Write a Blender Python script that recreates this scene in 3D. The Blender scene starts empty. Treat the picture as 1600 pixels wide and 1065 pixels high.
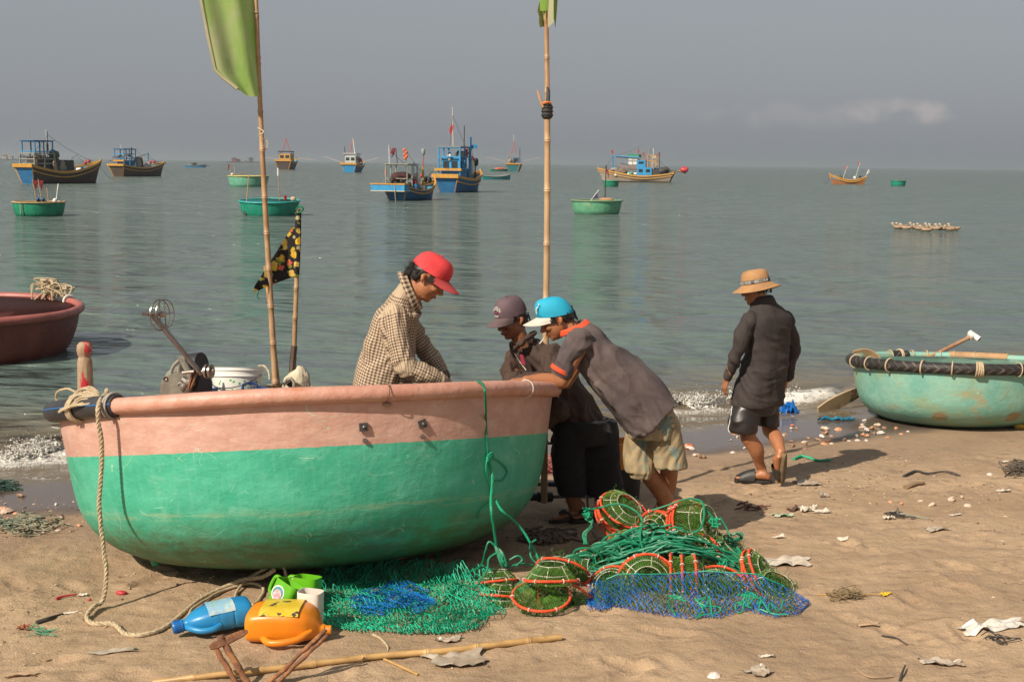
import bpy, math, random
import numpy as np
from mathutils import Vector, Matrix, noise as mnoise
from math import sin, cos, pi, radians as rad
random.seed(7)
RNG = np.random.default_rng(11)
S = bpy.context.scene
COL = S.collection
# ---------------------------------------------------------------- camera
F = 2000.0
CAMZ = 2.5
PITCH = math.atan(277.0 / F)
ROLL = math.atan(0.01125)
CAM_M = Matrix.Rotation(pi / 2 - PITCH, 3, 'X') @ Matrix.Rotation(ROLL, 3, 'Z')
cd = bpy.data.cameras.new('camera')
cd.sensor_width = 36
cd.lens = F / 1600 * 36
cd.clip_start = 0.1
cd.clip_end = 60000
cam = bpy.data.objects.new('camera', cd)
COL.objects.link(cam)
cam.matrix_world = Matrix.Translation((0, 0, CAMZ)) @ CAM_M.to_4x4()
S.camera = cam
# ---------------------------------------------------------------- world, sun, exposure
SUN_EL = rad(41)
LD = Vector((0.69, 0.72, 0)).normalized()        # the way the light travels over the ground
wd = bpy.data.worlds.new('World')
S.world = wd
wd.use_nodes = True
nt = wd.node_tree
nt.nodes.clear()
N = nt.nodes.new
L = nt.links.new
sky = N('ShaderNodeTexSky')
sky.sky_type = 'NISHITA'
sky.sun_disc = False
sky.sun_elevation = SUN_EL
sky.sun_rotation = math.atan2(-LD.x, -LD.y) % (2 * pi)
sky.air_density = 1.0
sky.dust_density = 3.0
sky.ozone_density = 1.0
def wmath(op, a, b=None, c=None):
    n = N('ShaderNodeMath'); n.operation = op
    for i, v in enumerate((a, b, c)):
        if v is None: continue
        if isinstance(v, (int, float)): n.inputs[i].default_value = v
        else: L(v, n.inputs[i])
    return n.outputs[0]
hsv = N('ShaderNodeHueSaturation'); hsv.inputs['Saturation'].default_value = 0.30
L(sky.outputs[0], hsv.inputs['Color'])
hz = N('ShaderNodeMix'); hz.data_type = 'RGBA'
hz.inputs[0].default_value = 0.76
L(hsv.outputs[0], hz.inputs[6])
hz.inputs[7].default_value = (2.36, 2.52, 2.78, 1)       # thin high haze over the whole sky
tc = N('ShaderNodeTexCoord')
sx = N('ShaderNodeSeparateXYZ'); L(tc.outputs['Generated'], sx.inputs[0])
az = wmath('ARCTAN2', sx.outputs[0], sx.outputs[1])
elv = wmath('ARCSINE', sx.outputs[2])
nz = N('ShaderNodeTexNoise'); nz.inputs['Scale'].default_value = 42; nz.inputs['Detail'].default_value = 4
L(tc.outputs['Generated'], nz.inputs['Vector'])
def bank(az0, el0, saz, sel, amp, flat):
    da = wmath('DIVIDE', wmath('SUBTRACT', az, az0), saz)
    de = wmath('DIVIDE', wmath('SUBTRACT', elv, el0), sel)
    g = wmath('MULTIPLY', wmath('ADD', wmath('MULTIPLY', da, da), wmath('MULTIPLY', de, de)), -1.0)
    g = wmath('EXPONENT', g)
    v = wmath('MULTIPLY', g, wmath('ADD', wmath('MULTIPLY', wmath('SUBTRACT', nz.outputs[0], 0.5), 3.6), 1.0))
    v = wmath('SUBTRACT', v, 0.30)
    n = N('ShaderNodeClamp'); L(wmath('MULTIPLY', v, 1.5), n.inputs[0])
    return wmath('MULTIPLY', n.outputs[0], amp)
c1 = bank(0.287, 0.041, 0.045, 0.010, 0.62, 0)
c2 = bank(0.21, 0.038, 0.08, 0.010, 0.18, 0)
c3 = bank(0.10, 0.042, 0.05, 0.010, 0.07, 0)
cl = N('ShaderNodeClamp'); L(wmath('MAXIMUM', wmath('MAXIMUM', c1, c2), c3), cl.inputs[0])
cm = N('ShaderNodeMix'); cm.data_type = 'RGBA'
L(cl.outputs[0], cm.inputs[0]); L(hz.outputs[2], cm.inputs[6])
cm.inputs[7].default_value = (4.3, 3.75, 3.7, 1)
bg = N('ShaderNodeBackground'); bg.inputs['Strength'].default_value = 0.10
L(cm.outputs[2], bg.inputs['Color'])
wo = N('ShaderNodeOutputWorld'); L(bg.outputs[0], wo.inputs[0])
sl = bpy.data.lights.new('sun', 'SUN')
sl.energy = 5.0
sl.angle = rad(0.6)
sl.color = (1.0, 0.89, 0.74)
so = bpy.data.objects.new('sun', sl)
COL.objects.link(so)
ldir = Vector((LD.x * cos(SUN_EL), LD.y * cos(SUN_EL), -sin(SUN_EL)))
so.rotation_euler = ldir.to_track_quat('-Z', 'Y').to_euler()
so.location = (-8, -8, 12)
S.view_settings.view_transform = 'Standard'
S.view_settings.look = 'None'
S.view_settings.exposure = 0.28
S.view_settings.gamma = 1
S.cycles.volume_bounces = 1
S.cycles.max_bounces = 6
S.cycles.transparent_max_bounces = 12
# ---------------------------------------------------------------- pixel helpers (photo pixels 1600 x 1065 -> real points)
def ray(px, py):
    return CAM_M @ Vector(((px - 800) / F, -(py - 532.5) / F, -1))
def P(px, py, Y):
    v = ray(px, py)
    return Vector((0, 0, CAMZ)) + v * (Y / v.y)
def G(px, py, z=0.0):
    v = ray(px, py)
    return Vector((0, 0, CAMZ)) + v * ((z - CAMZ) / v.z)
# ---------------------------------------------------------------- shore
SLOPE = 0.44
CS = cos(math.atan(SLOPE))
def shore_s(x, y):                      # metres inland of the waterline, negative in the water
    return (9.75 + (x + 3.6) * SLOPE - y) * CS
def _hash(i, j, seed):
    h = (i.astype(np.int64) * 374761393 + j.astype(np.int64) * 668265263 + seed * 1274126177) & 0x7fffffff
    h = ((h ^ (h >> 13)) * 1274126177) & 0x7fffffff
    return ((h ^ (h >> 16)) & 0xffff) / 65535.0
def vn(x, y, seed=0):
    x = np.asarray(x, float); y = np.asarray(y, float)
    i = np.floor(x); j = np.floor(y); fx = x - i; fy = y - j
    fx = fx * fx * (3 - 2 * fx); fy = fy * fy * (3 - 2 * fy)
    a = _hash(i, j, seed); b = _hash(i + 1, j, seed); c = _hash(i, j + 1, seed); d = _hash(i + 1, j + 1, seed)
    return (a + (b - a) * fx) * (1 - fy) + (c + (d - c) * fx) * fy - 0.5
def fbm(x, y, o=4, seed=0):
    r = 0; a = 1.0
    for k in range(o):
        r = r + a * vn(x * 2 ** k + 17.3 * k, y * 2 ** k - 9.1 * k, seed + k); a *= 0.5
    return r
_fr = np.random.default_rng(5)
PRINTS = []
for k in range(150):
    fx_, fy_ = _fr.uniform(-4.5, 6.5), _fr.uniform(4.6, 10.5)
    PRINTS.append((fx_, fy_, _fr.uniform(0, pi), _fr.uniform(.09, .15), _fr.uniform(.045, .07), _fr.uniform(.010, .024)))
PRINTS = [p for p in PRINTS if shore_s(p[0], p[1]) > 1.3]
def sand_arr(x, y):
    s = (9.75 + (x + 3.6) * SLOPE - y) * CS
    z = np.where(s > 0, 0.026 * np.minimum(s, 1.6) + 0.042 * np.clip(s - 1.6, 0, 2) + 0.055 * np.clip(s - 3.6, 0, 30),
                 np.maximum(0.045 * s, -1.5 + 0 * s))
    dry = np.clip((s - 0.9) / 1.6, 0, 1)
    z = z + fbm(x * 0.9, y * 0.9, 3, 3) * (0.010 + 0.03 * dry)
    z = z + fbm(x * 5, y * 5, 3, 9) * 0.015 * dry
    z = z + fbm(x * 18, y * 18, 2, 19) * 0.010 * dry
    rk = np.clip(fbm(x * 2.2, y * 2.2, 2, 31) * 2, 0, 1)
    z = z + np.abs(fbm(x * 11, y * 11, 3, 41)) * 0.035 * dry * rk
    for (px, py, a, l, w, d) in PRINTS:
        u = ((x - px) * cos(a) + (y - py) * sin(a)) / l
        v = (-(x - px) * sin(a) + (y - py) * cos(a)) / w
        q = u * u + v * v
        z = z - d * np.exp(-q * q) + d * .6 * np.exp(-((q - 2.2) ** 2) * 1.3)
    return z
_GS, _GX0, _GY0 = .025, -8.0, 4.0
_GRID = sand_arr(*np.meshgrid(np.arange(_GX0, 9, _GS), np.arange(_GY0, 15, _GS))).tolist()
def gz(x, y):
    a = (x - _GX0) / _GS; b = (y - _GY0) / _GS
    i = int(a); j = int(b)
    if 0 <= i < 678 and 0 <= j < 438:
        a -= i; b -= j; r0 = _GRID[j]; r1 = _GRID[j + 1]
        return (r0[i] * (1 - a) + r0[i + 1] * a) * (1 - b) + (r1[i] * (1 - a) + r1[i + 1] * a) * b
    return float(sand_arr(np.array([x]), np.array([y]))[0])
def GS(px, py, up=0.0):                 # photo pixel -> point on the sand
    z = 0.1
    for _ in range(5):
        p = G(px, py, z)
        z = max(gz(p.x, p.y), 0.0)
    return Vector((p.x, p.y, z + up))
# ---------------------------------------------------------------- colours and materials
def lin(r, g, b):
    def f(c):
        c /= 255.0
        return c / 12.92 if c <= 0.04045 else ((c + 0.055) / 1.055) ** 2.4
    return (f(r), f(g), f(b), 1)
MATS = {}
def mat(name, col, col2=None, rough=0.6, scale=6.0, bump=0.0, bscale=40.0, metal=0.0, detail=4.0, stretch=(1, 1, 1),
        lo=0.4, hi=0.65, spec=0.5, col3=None, scale3=3.0, lo3=0.55, hi3=0.62, trans=0.0, wave=None, rvar=0.0):
    """procedural principled: noise between col and col2, an optional sharper patch colour col3, noise bump"""
    if name in MATS: return MATS[name]
    m = bpy.data.materials.new(name); m.use_nodes = True
    t = m.node_tree; n = t.nodes; l = t.links
    b = n['Principled BSDF']
    b.inputs['Roughness'].default_value = rough
    b.inputs['Metallic'].default_value = metal
    b.inputs['Specular IOR Level'].default_value = spec
    tc = n.new('ShaderNodeTexCoord'); mp = n.new('ShaderNodeMapping')
    mp.inputs['Scale'].default_value = stretch
    l.new(tc.outputs['Object'], mp.inputs[0])
    cur = None
    if col2 is None: col2 = tuple(c * 0.78 for c in col[:3]) + (1,)
    nz = n.new('ShaderNodeTexNoise'); nz.inputs['Scale'].default_value = scale; nz.inputs['Detail'].default_value = detail
    nz.inputs['Roughness'].default_value = 0.62
    l.new(mp.outputs[0], nz.inputs['Vector'])
    r = n.new('ShaderNodeMapRange'); r.inputs[1].default_value = lo; r.inputs[2].default_value = hi
    l.new(nz.outputs[0], r.inputs[0])
    mx = n.new('ShaderNodeMix'); mx.data_type = 'RGBA'
    mx.inputs[6].default_value = col; mx.inputs[7].default_value = col2
    l.new(r.outputs[0], mx.inputs[0]); cur = mx.outputs[2]
    if col3 is not None:
        n3 = n.new('ShaderNodeTexNoise'); n3.inputs['Scale'].default_value = scale3; n3.inputs['Detail'].default_value = 6
        n3.inputs['Roughness'].default_value = 0.7
        l.new(mp.outputs[0], n3.inputs['Vector'])
        r3 = n.new('ShaderNodeMapRange'); r3.inputs[1].default_value = lo3; r3.inputs[2].default_value = hi3
        l.new(n3.outputs[0], r3.inputs[0])
        m3 = n.new('ShaderNodeMix'); m3.data_type = 'RGBA'
        l.new(r3.outputs[0], m3.inputs[0]); l.new(cur, m3.inputs[6]); m3.inputs[7].default_value = col3
        cur = m3.outputs[2]
    l.new(cur, b.inputs['Base Color'])
    if rvar:
        rr = n.new('ShaderNodeMapRange'); rr.inputs[1].default_value = 0.3; rr.inputs[2].default_value = 0.7
        rr.inputs[3].default_value = rough - rvar; rr.inputs[4].default_value = rough + rvar
        l.new(nz.outputs[0], rr.inputs[0]); l.new(rr.outputs[0], b.inputs['Roughness'])
    if bump or wave:
        bn = n.new('ShaderNodeTexNoise'); bn.inputs['Scale'].default_value = bscale; bn.inputs['Detail'].default_value = 5
        l.new(mp.outputs[0], bn.inputs['Vector'])
        bp = n.new('ShaderNodeBump'); bp.inputs['Strength'].default_value = 1.0; bp.inputs['Distance'].default_value = bump
        l.new(bn.outputs[0], bp.inputs['Height']); l.new(bp.outputs[0], b.inputs['Normal'])
    if trans:
        # thin cloth: part of the light passes through
        tr = n.new('ShaderNodeBsdfTranslucent'); l.new(cur, tr.inputs[0])
        ms = n.new('ShaderNodeMixShader'); ms.inputs[0].default_value = trans
        o = n['Material Output']
        l.new(b.outputs[0], ms.inputs[1]); l.new(tr.outputs[0], ms.inputs[2]); l.new(ms.outputs[0], o.inputs[0])
    MATS[name] = m
    return m
# ---------------------------------------------------------------- objects
def tag(o, label=None, cat=None, group=None, kind=None):
    if label: o['label'] = label
    if cat: o['category'] = cat
    if group: o['group'] = group
    if kind: o['kind'] = kind
    return o
def thing(name, label, cat, loc, group=None, rot=None):
    o = bpy.data.objects.new(name, None)
    COL.objects.link(o)
    o.location = loc
    if rot is not None: o.rotation_euler = rot
    o.empty_display_size = 0.1
    tag(o, label, cat, group)
    return o
def wmat(o):
    m = o.matrix_basis.copy()
    p = o.parent
    while p is not None:
        m = p.matrix_basis @ m
        p = p.parent
    return m
class MB:
    def __init__(self):
        self.v = []; self.f = []; self.n = 0
    def add(self, verts, faces):
        verts = np.asarray(verts, float).reshape(-1, 3)
        self.v.append(verts)
        n = self.n
        self.f.extend([tuple(i + n for i in f) for f in faces])
        self.n += len(verts)
        return self
    def xform(self, M, start=0):
        A = np.concatenate(self.v) if self.v else np.zeros((0, 3))
        R = np.array(M.to_3x3()); T = np.array(M.to_translation())
        A[start:] = A[start:] @ R.T + T
        self.v = [A]
        return self
    def box(self, c, s, rot=None):
        x, y, z = s[0] / 2, s[1] / 2, s[2] / 2
        V = [(-x, -y, -z), (x, -y, -z), (x, y, -z), (-x, y, -z), (-x, -y, z), (x, -y, z), (x, y, z), (-x, y, z)]
        if rot is not None: V = [tuple(rot @ Vector(p)) for p in V]
        V = [(p[0] + c[0], p[1] + c[1], p[2] + c[2]) for p in V]
        return self.add(V, [(0, 3, 2, 1), (4, 5, 6, 7), (0, 1, 5, 4), (1, 2, 6, 5), (2, 3, 7, 6), (3, 0, 4, 7)])
    def bar(self, a, b, w, h=None):
        a = Vector(a); b = Vector(b); d = b - a
        h = h or w
        q = d.to_track_quat('Z', 'Y').to_matrix()
        return self.box(tuple((a + b) / 2), (w, h, d.length), q)
    def tube(self, pts, r, n=8, closed=False, cap=True):
        pts = np.array([tuple(p) for p in pts], float); k = len(pts)
        rr = np.full(k, r) if np.isscalar(r) else np.asarray(r, float)
        if closed: tg = np.roll(pts, -1, 0) - np.roll(pts, 1, 0)
        else: tg = np.gradient(pts, axis=0)
        tg /= np.maximum(np.linalg.norm(tg, axis=1, keepdims=True), 1e-9)
        up = np.array([0, 0, 1.0]) if abs(tg[0][2]) < .9 else np.array([0, 1.0, 0])
        u = np.cross(tg[0], up); u /= np.linalg.norm(u)
        U = np.zeros_like(pts)
        for i in range(k):
            u = u - tg[i] * np.dot(u, tg[i]); ln = np.linalg.norm(u)
            u = u / ln if ln > 1e-6 else u
            U[i] = u
        W = np.cross(tg, U)
        a = np.arange(n) * 2 * pi / n
        V = pts[:, None] + rr[:, None, None] * (np.cos(a)[None, :, None] * U[:, None] + np.sin(a)[None, :, None] * W[:, None])
        V = V.reshape(-1, 3)
        fs = []
        for i in range(k if closed else k - 1):
            j = (i + 1) % k
            for q in range(n):
                p = (q + 1) % n
                fs.append((i * n + q, i * n + p, j * n + p, j * n + q))
        if cap and not closed:
            fs.append(tuple(range(n - 1, -1, -1))); fs.append(tuple((k - 1) * n + q for q in range(n)))
        return self.add(V, fs)
    def lathe(self, prof, n=24, c=(0, 0, 0), cap=False):
        V = []; fs = []
        for (r, z) in prof:
            for q in range(n):
                a = q * 2 * pi / n
                V.append((c[0] + r * cos(a), c[1] + r * sin(a), c[2] + z))
        for i in range(len(prof) - 1):
            for q in range(n):
                p = (q + 1) % n
                fs.append((i * n + q, i * n + p, (i + 1) * n + p, (i + 1) * n + q))
        if cap:
            fs.append(tuple(range(n - 1, -1, -1))); fs.append(tuple((len(prof) - 1) * n + q for q in range(n)))
        return self.add(V, fs)
    def rings(self, rings, cap=True, closed=True):
        k = len(rings); n = len(rings[0])
        V = [tuple(p) for r in rings for p in r]
        fs = []
        for i in range(k - 1):
            for q in range(n if closed else n - 1):
                p = (q + 1) % n
                fs.append((i * n + q, i * n + p, (i + 1) * n + p, (i + 1) * n + q))
        if cap and closed:
            fs.append(tuple(range(n - 1, -1, -1))); fs.append(tuple((k - 1) * n + q for q in range(n)))
        return self.add(V, fs)
    def grid(self, P2):
        P2 = np.asarray(P2, float); a, b = P2.shape[:2]
        fs = [(i * b + j, i * b + j + 1, (i + 1) * b + j + 1, (i + 1) * b + j) for i in range(a - 1) for j in range(b - 1)]
        return self.add(P2.reshape(-1, 3), fs)
    def ball(self, c, r, n=12, m=8):
        if np.isscalar(r): r = (r, r, r)
        V = [(c[0], c[1], c[2] - r[2])]
        for i in range(1, m):
            t = -pi / 2 + pi * i / m
            for q in range(n):
                a = 2 * pi * q / n
                V.append((c[0] + r[0] * cos(t) * cos(a), c[1] + r[1] * cos(t) * sin(a), c[2] + r[2] * sin(t)))
        V.append((c[0], c[1], c[2] + r[2]))
        fs = [(0, 1 + (q + 1) % n, 1 + q) for q in range(n)]
        for i in range(m - 2):
            for q in range(n):
                p = (q + 1) % n
                fs.append((1 + i * n + q, 1 + i * n + p, 1 + (i + 1) * n + p, 1 + (i + 1) * n + q))
        e = 1 + (m - 1) * n; s0 = 1 + (m - 2) * n
        fs += [(e, s0 + q, s0 + (q + 1) % n) for q in range(n)]
        return self.add(V, fs)
    def wires(self, verts, edges, r, n=3):
        """many thin straight tubes, fast"""
        V = np.asarray(verts, float); E = np.asarray(edges, int)
        A = V[E[:, 0]]; B = V[E[:, 1]]
        d = B - A; ln = np.linalg.norm(d, axis=1); ok = ln > 1e-6
        A, B, d, ln = A[ok], B[ok], d[ok], ln[ok]
        d /= ln[:, None]
        ref = np.where(np.abs(d[:, 2:3]) < .9, np.array([[0, 0, 1.0]]), np.array([[0, 1.0, 0]]))
        U = np.cross(d, ref); U /= np.linalg.norm(U, axis=1, keepdims=True); W = np.cross(d, U)
        a = np.arange(n) * 2 * pi / n
        off = r * (np.cos(a)[None, :, None] * U[:, None] + np.sin(a)[None, :, None] * W[:, None])
        VV = np.concatenate([A[:, None] + off, B[:, None] + off], 1).reshape(-1, 3)
        m = len(A); base = (np.arange(m) * 2 * n)[:, None, None]
        q = np.arange(n); p = (q + 1) % n
        F4 = np.stack([q, p, p + n, q + n], 1)[None] + base
        self.v.append(VV); n0 = self.n
        self.f.extend(map(tuple, (F4.reshape(-1, 4) + n0).tolist())); self.n += len(VV)
        return self
    def build(self, name, material, parent=None, local=False, smooth=True, origin=None, angle=40):
        A = np.concatenate(self.v)
        o = bpy.data.objects.new(name, None) if False else None
        me = bpy.data.meshes.new(name)
        if parent is not None:
            if not local:
                Mi = wmat(parent).inverted()
                A = A @ np.array(Mi.to_3x3()).T + np.array(Mi.to_translation())
            loc = (0, 0, 0)
        else:
            if origin is None:
                mn, mxx = A.min(0), A.max(0)
                origin = ((mn[0] + mxx[0]) / 2, (mn[1] + mxx[1]) / 2, mn[2])
            A = A - np.array(origin); loc = origin
        me.from_pydata(A.tolist(), [], self.f)
        me.update()
        if smooth:
            me.polygons.foreach_set('use_smooth', [True] * len(me.polygons))
            if angle < 180:
                try: me.set_sharp_from_angle(angle=rad(angle))
                except Exception: pass
        me.materials.append(material)
        o = bpy.data.objects.new(name, me)
        COL.objects.link(o)
        if parent is not None: o.parent = parent
        o.location = loc
        return o
def spline(pts, k=8, closed=False):
    """Catmull-Rom through points"""
    p = [Vector(q) for q in pts]; n = len(p); out = []
    if n == 2 and not closed: return [p[0].lerp(p[1], i / k) for i in range(k + 1)]
    for i in range(n if closed else n - 1):
        a = p[(i - 1) % n] if closed or i > 0 else p[0] * 2 - p[1]
        b = p[i]; c = p[(i + 1) % n]
        d = p[(i + 2) % n] if closed or i < n - 2 else p[n - 1] * 2 - p[n - 2]
        for j in range(k):
            t = j / k
            out.append(0.5 * ((2 * b) + (c - a) * t + (2 * a - 5 * b + 4 * c - d) * t * t + (3 * b - 3 * c + d - a) * t ** 3))
    if not closed: out.append(p[-1])
    return out
def interp(vals, k=8):
    vals = list(vals); n = len(vals); out = []
    for i in range(n - 1):
        for j in range(k):
            t = j / k; t = t * t * (3 - 2 * t)
            out.append(vals[i] * (1 - t) + vals[i + 1] * t)
    out.append(vals[-1])
    return out
def rope_tube(mb, pts, r, n=6):
    return mb.tube(pts, r, n)
def twisted(mb, pts, r, turns_per_m=22, n=6, strands=3):
    """laid rope: strands wound round the path"""
    pts = [Vector(p) for p in pts]
    # resample
    d = [0]
    for i in range(1, len(pts)): d.append(d[-1] + (pts[i] - pts[i - 1]).length)
    Lm = d[-1]; m = max(8, int(Lm * turns_per_m * 5)); out = []
    j = 0
    for i in range(m + 1):
        s = Lm * i / m
        while j < len(d) - 2 and d[j + 1] < s: j += 1
        t = (s - d[j]) / max(d[j + 1] - d[j], 1e-9)
        out.append(pts[j].lerp(pts[j + 1], min(t, 1)))
    A = np.array([tuple(p) for p in out]); T = np.gradient(A, axis=0); T /= np.maximum(np.linalg.norm(T, axis=1, keepdims=True), 1e-9)
    up = np.array([0, 0, 1.0]) if abs(T[0][2]) < .9 else np.array([0, 1.0, 0])
    u = np.cross(T[0], up); u /= np.linalg.norm(u); U = np.zeros_like(A)
    for i in range(len(A)):
        u = u - T[i] * np.dot(u, T[i]); u /= max(np.linalg.norm(u), 1e-9); U[i] = u
    W = np.cross(T, U); s = np.linspace(0, Lm, len(A))
    for k in range(strands):
        ph = 2 * pi * (s * turns_per_m / strands * 1.6 + k / strands)
        Q = A + r * 0.5 * (np.cos(ph)[:, None] * U + np.sin(ph)[:, None] * W)
        mb.tube(Q, r * 0.58, 5)
    return mb
def copy_tree(o, parent=None):
    c = o.copy(); COL.objects.link(c); c.parent = parent
    for ch in [q for q in o.children]: copy_tree(ch, c)
    return c
# ---------------------------------------------------------------- sand
def axis(lo, f0, f1, hi, step, g=1.25):
    a = list(np.arange(f0, f1 + 1e-6, step))
    s = step; x = f1
    while x < hi: s *= g; x = min(x + s, hi); a.append(x)
    s = step; x = f0
    while x > lo: s *= g; x = max(x - s, lo); a.insert(0, x)
    return np.array(a)
def sheet(name, xs, ys, zf, m, origin=(0, 0, 0)):
    X, Y = np.meshgrid(xs, ys)
    Z = zf(X, Y)
    V = np.stack([X, Y, Z], -1).reshape(-1, 3)
    a, b = X.shape
    i = np.arange(a - 1)[:, None] * b + np.arange(b - 1)[None]
    Fq = np.stack([i, i + 1, i + b + 1, i + b], -1).reshape(-1, 4)
    me = bpy.data.meshes.new(name)
    me.vertices.add(len(V)); me.vertices.foreach_set('co', V.ravel())
    me.loops.add(Fq.size); me.loops.foreach_set('vertex_index', Fq.ravel().astype(np.int32))
    me.polygons.add(len(Fq)); me.polygons.foreach_set('loop_start', np.arange(0, Fq.size, 4).astype(np.int32))
    me.polygons.foreach_set('use_smooth', np.ones(len(Fq), bool))
    me.update(calc_edges=True); me.validate()
    me.materials.append(m)
    o = bpy.data.objects.new(name, me); COL.objects.link(o)
    return o
def nn(t, kind, **kw):
    n = t.nodes.new(kind)
    for k, v in kw.items(): setattr(n, k, v)
    return n
def mrange(t, src, a, b, c=0.0, d=1.0, smooth=True):
    r = nn(t, 'ShaderNodeMapRange')
    if smooth: r.interpolation_type = 'SMOOTHSTEP'
    for i, v in enumerate((a, b, c, d)): r.inputs[i + 1].default_value = v
    t.links.new(src, r.inputs[0]); return r.outputs[0]
def tmath(t, op, a, b=None):
    n = nn(t, 'ShaderNodeMath', operation=op)
    for i, v in enumerate((a, b)):
        if v is None: continue
        if isinstance(v, (int, float)): n.inputs[i].default_value = v
        else: t.links.new(v, n.inputs[i])
    return n.outputs[0]
def tmix(t, fac, a, b, blend='MIX'):
    n = nn(t, 'ShaderNodeMix', data_type='RGBA', blend_type=blend)
    for i, v in ((0, fac), (6, a), (7, b)):
        if isinstance(v, (int, float, tuple)): n.inputs[i].default_value = v
        else: t.links.new(v, n.inputs[i])
    return n.outputs[2]
def tnoise(t, vec, scale, detail=4, rough=0.6, dist=0.0):
    n = nn(t, 'ShaderNodeTexNoise')
    n.inputs['Scale'].default_value = scale; n.inputs['Detail'].default_value = detail
    n.inputs['Roughness'].default_value = rough; n.inputs['Distortion'].default_value = dist
    t.links.new(vec, n.inputs['Vector']); return n.outputs[0]
def tmap(t, vec, sc=(1, 1, 1), rz=0.0, loc=(0, 0, 0)):
    n = nn(t, 'ShaderNodeMapping')
    n.inputs['Scale'].default_value = sc; n.inputs['Rotation'].default_value = (0, 0, rz); n.inputs['Location'].default_value = loc
    t.links.new(vec, n.inputs[0]); return n.outputs[0]
def shore_node(t, vec):
    s = nn(t, 'ShaderNodeSeparateXYZ'); t.links.new(vec, s.inputs[0])
    a = tmath(t, 'ADD', tmath(t, 'MULTIPLY', s.outputs[0], SLOPE * CS), (9.75 + 3.6 * SLOPE) * CS)
    return tmath(t, 'SUBTRACT', a, tmath(t, 'MULTIPLY', s.outputs[1], CS))
def sand_material():
    m = bpy.data.materials.new('sand'); m.use_nodes = True
    t = m.node_tree; b = t.nodes['Principled BSDF']
    v = nn(t, 'ShaderNodeTexCoord').outputs['Object']
    s = shore_node(t, v)
    base = tmix(t, mrange(t, tnoise(t, v, 1.3, 5), .35, .65), (0.350, 0.234, 0.140, 1), (0.450, 0.312, 0.190, 1))
    base = tmix(t, mrange(t, tnoise(t, tmap(t, v, (1, 2.4, 1), 0.41), 5.0, 6, .7), .5, .68), base, (0.265, 0.175, 0.105, 1))
    base = tmix(t, mrange(t, tnoise(t, v, 240, 2, .8), .52, .7, 0, .55), base, (0.16, 0.105, 0.065, 1))
    base = tmix(t, mrange(t, tnoise(t, v, 130, 2, .8), .60, .72, 0, .7), base, (0.55, 0.43, 0.30, 1))
    # pale dried crusts
    base = tmix(t, mrange(t, tnoise(t, tmap(t, v, (1, 3, 1), 0.4, (4, 2, 0)), 2.6, 7, .7), .62, .70, 0, .55), base, (0.50, 0.38, 0.27, 1))
    # tiny shell and wood crumbs
    vo = nn(t, 'ShaderNodeTexVoronoi'); vo.inputs['Scale'].default_value = 26; t.links.new(v, vo.inputs['Vector'])
    pick = nn(t, 'ShaderNodeSeparateColor'); t.links.new(vo.outputs['Color'], pick.inputs[0])
    dot = tmath(t, 'MULTIPLY', mrange(t, vo.outputs['Distance'], .10, .16, 1, 0), mrange(t, pick.outputs[0], .80, .82))
    dot = tmath(t, 'MULTIPLY', dot, mrange(t, tnoise(t, v, 1.1, 3), .42, .6))
    base = tmix(t, dot, base, tmix(t, pick.outputs[1], (0.09, 0.045, 0.025, 1), (0.62, 0.52, 0.42, 1)))
    damp = tmath(t, 'ADD', s, tmath(t, 'MULTIPLY', tmath(t, 'SUBTRACT', tnoise(t, v, 0.9, 4), .5), 0.9))
    semi = mrange(t, damp, 1.5, 2.7, 1, 0)
    base = tmix(t, tmath(t, 'MULTIPLY', semi, .62), base, (0.215, 0.145, 0.093, 1))
    wet = mrange(t, damp, 0.95, 1.25, 1, 0)
    base = tmix(t, wet, base, (0.115, 0.085, 0.066, 1))
    t.links.new(base, b.inputs['Base Color'])
    t.links.new(mrange(t, damp, 0.70, 1.30, 0.11, 0.92), b.inputs['Roughness'])
    h = tmath(t, 'ADD', tnoise(t, v, 14, 6, .7), tmath(t, 'MULTIPLY', tnoise(t, v, 90, 4, .7), .35))
    bp = nn(t, 'ShaderNodeBump'); t.links.new(h, bp.inputs['Height'])
    t.links.new(mrange(t, damp, 0.85, 1.9, 0.0010, 0.020), bp.inputs['Distance'])
    t.links.new(bp.outputs[0], b.inputs['Normal'])
    return m
xs = axis(-20000, -5.0, 6.6, 20000, 0.024); ys = axis(-300, 4.7, 11.2, 24000, 0.024)
def sand_z(X, Y):
    z = sand_arr(np.clip(X, -60, 60), np.clip(Y, -60, 90))
    far = (np.abs(X) > 60) | (Y > 60)
    return np.where(far & (shore_s(X, Y) < 0), -1.5, np.where(X > 60, 1.5, z))
sand = sheet('sand_beach', xs, ys, sand_z, sand_material())
tag(sand, kind='structure')
# ---------------------------------------------------------------- sea
def wave_ridge(X, Y):
    s = shore_s(X, Y); t = X + Y * SLOPE
    s = s + 0.22 * vn(t * 0.55, t * 0, 71) + 0.06 * vn(t * 2.5, t * 0, 72)
    d = s + 0.98
    A = 0.125 + 0.05 * vn(t * 0.5, 3 + t * 0, 75) * 2
    A = A * np.clip(0.75 + 1.3 * vn(t * 0.35, 9 + t * 0, 77), .3, 1.3)
    r = A * np.where(d > 0, np.exp(-(d / .13) ** 2), np.exp(-(d / .42) ** 2))
    r2 = 0.05 * np.exp(-((s + 2.6) / .38) ** 2) * np.clip(0.6 + 1.2 * vn(t * .4, 5 + t * 0, 80), 0, 1.2)
    r3 = 0.018 * np.exp(-((s + .12) / .07) ** 2) * np.clip(.5 + 1.5 * vn(t * .9, 2 + t * 0, 83), 0, 1)
    return r + r2 + r3
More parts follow.
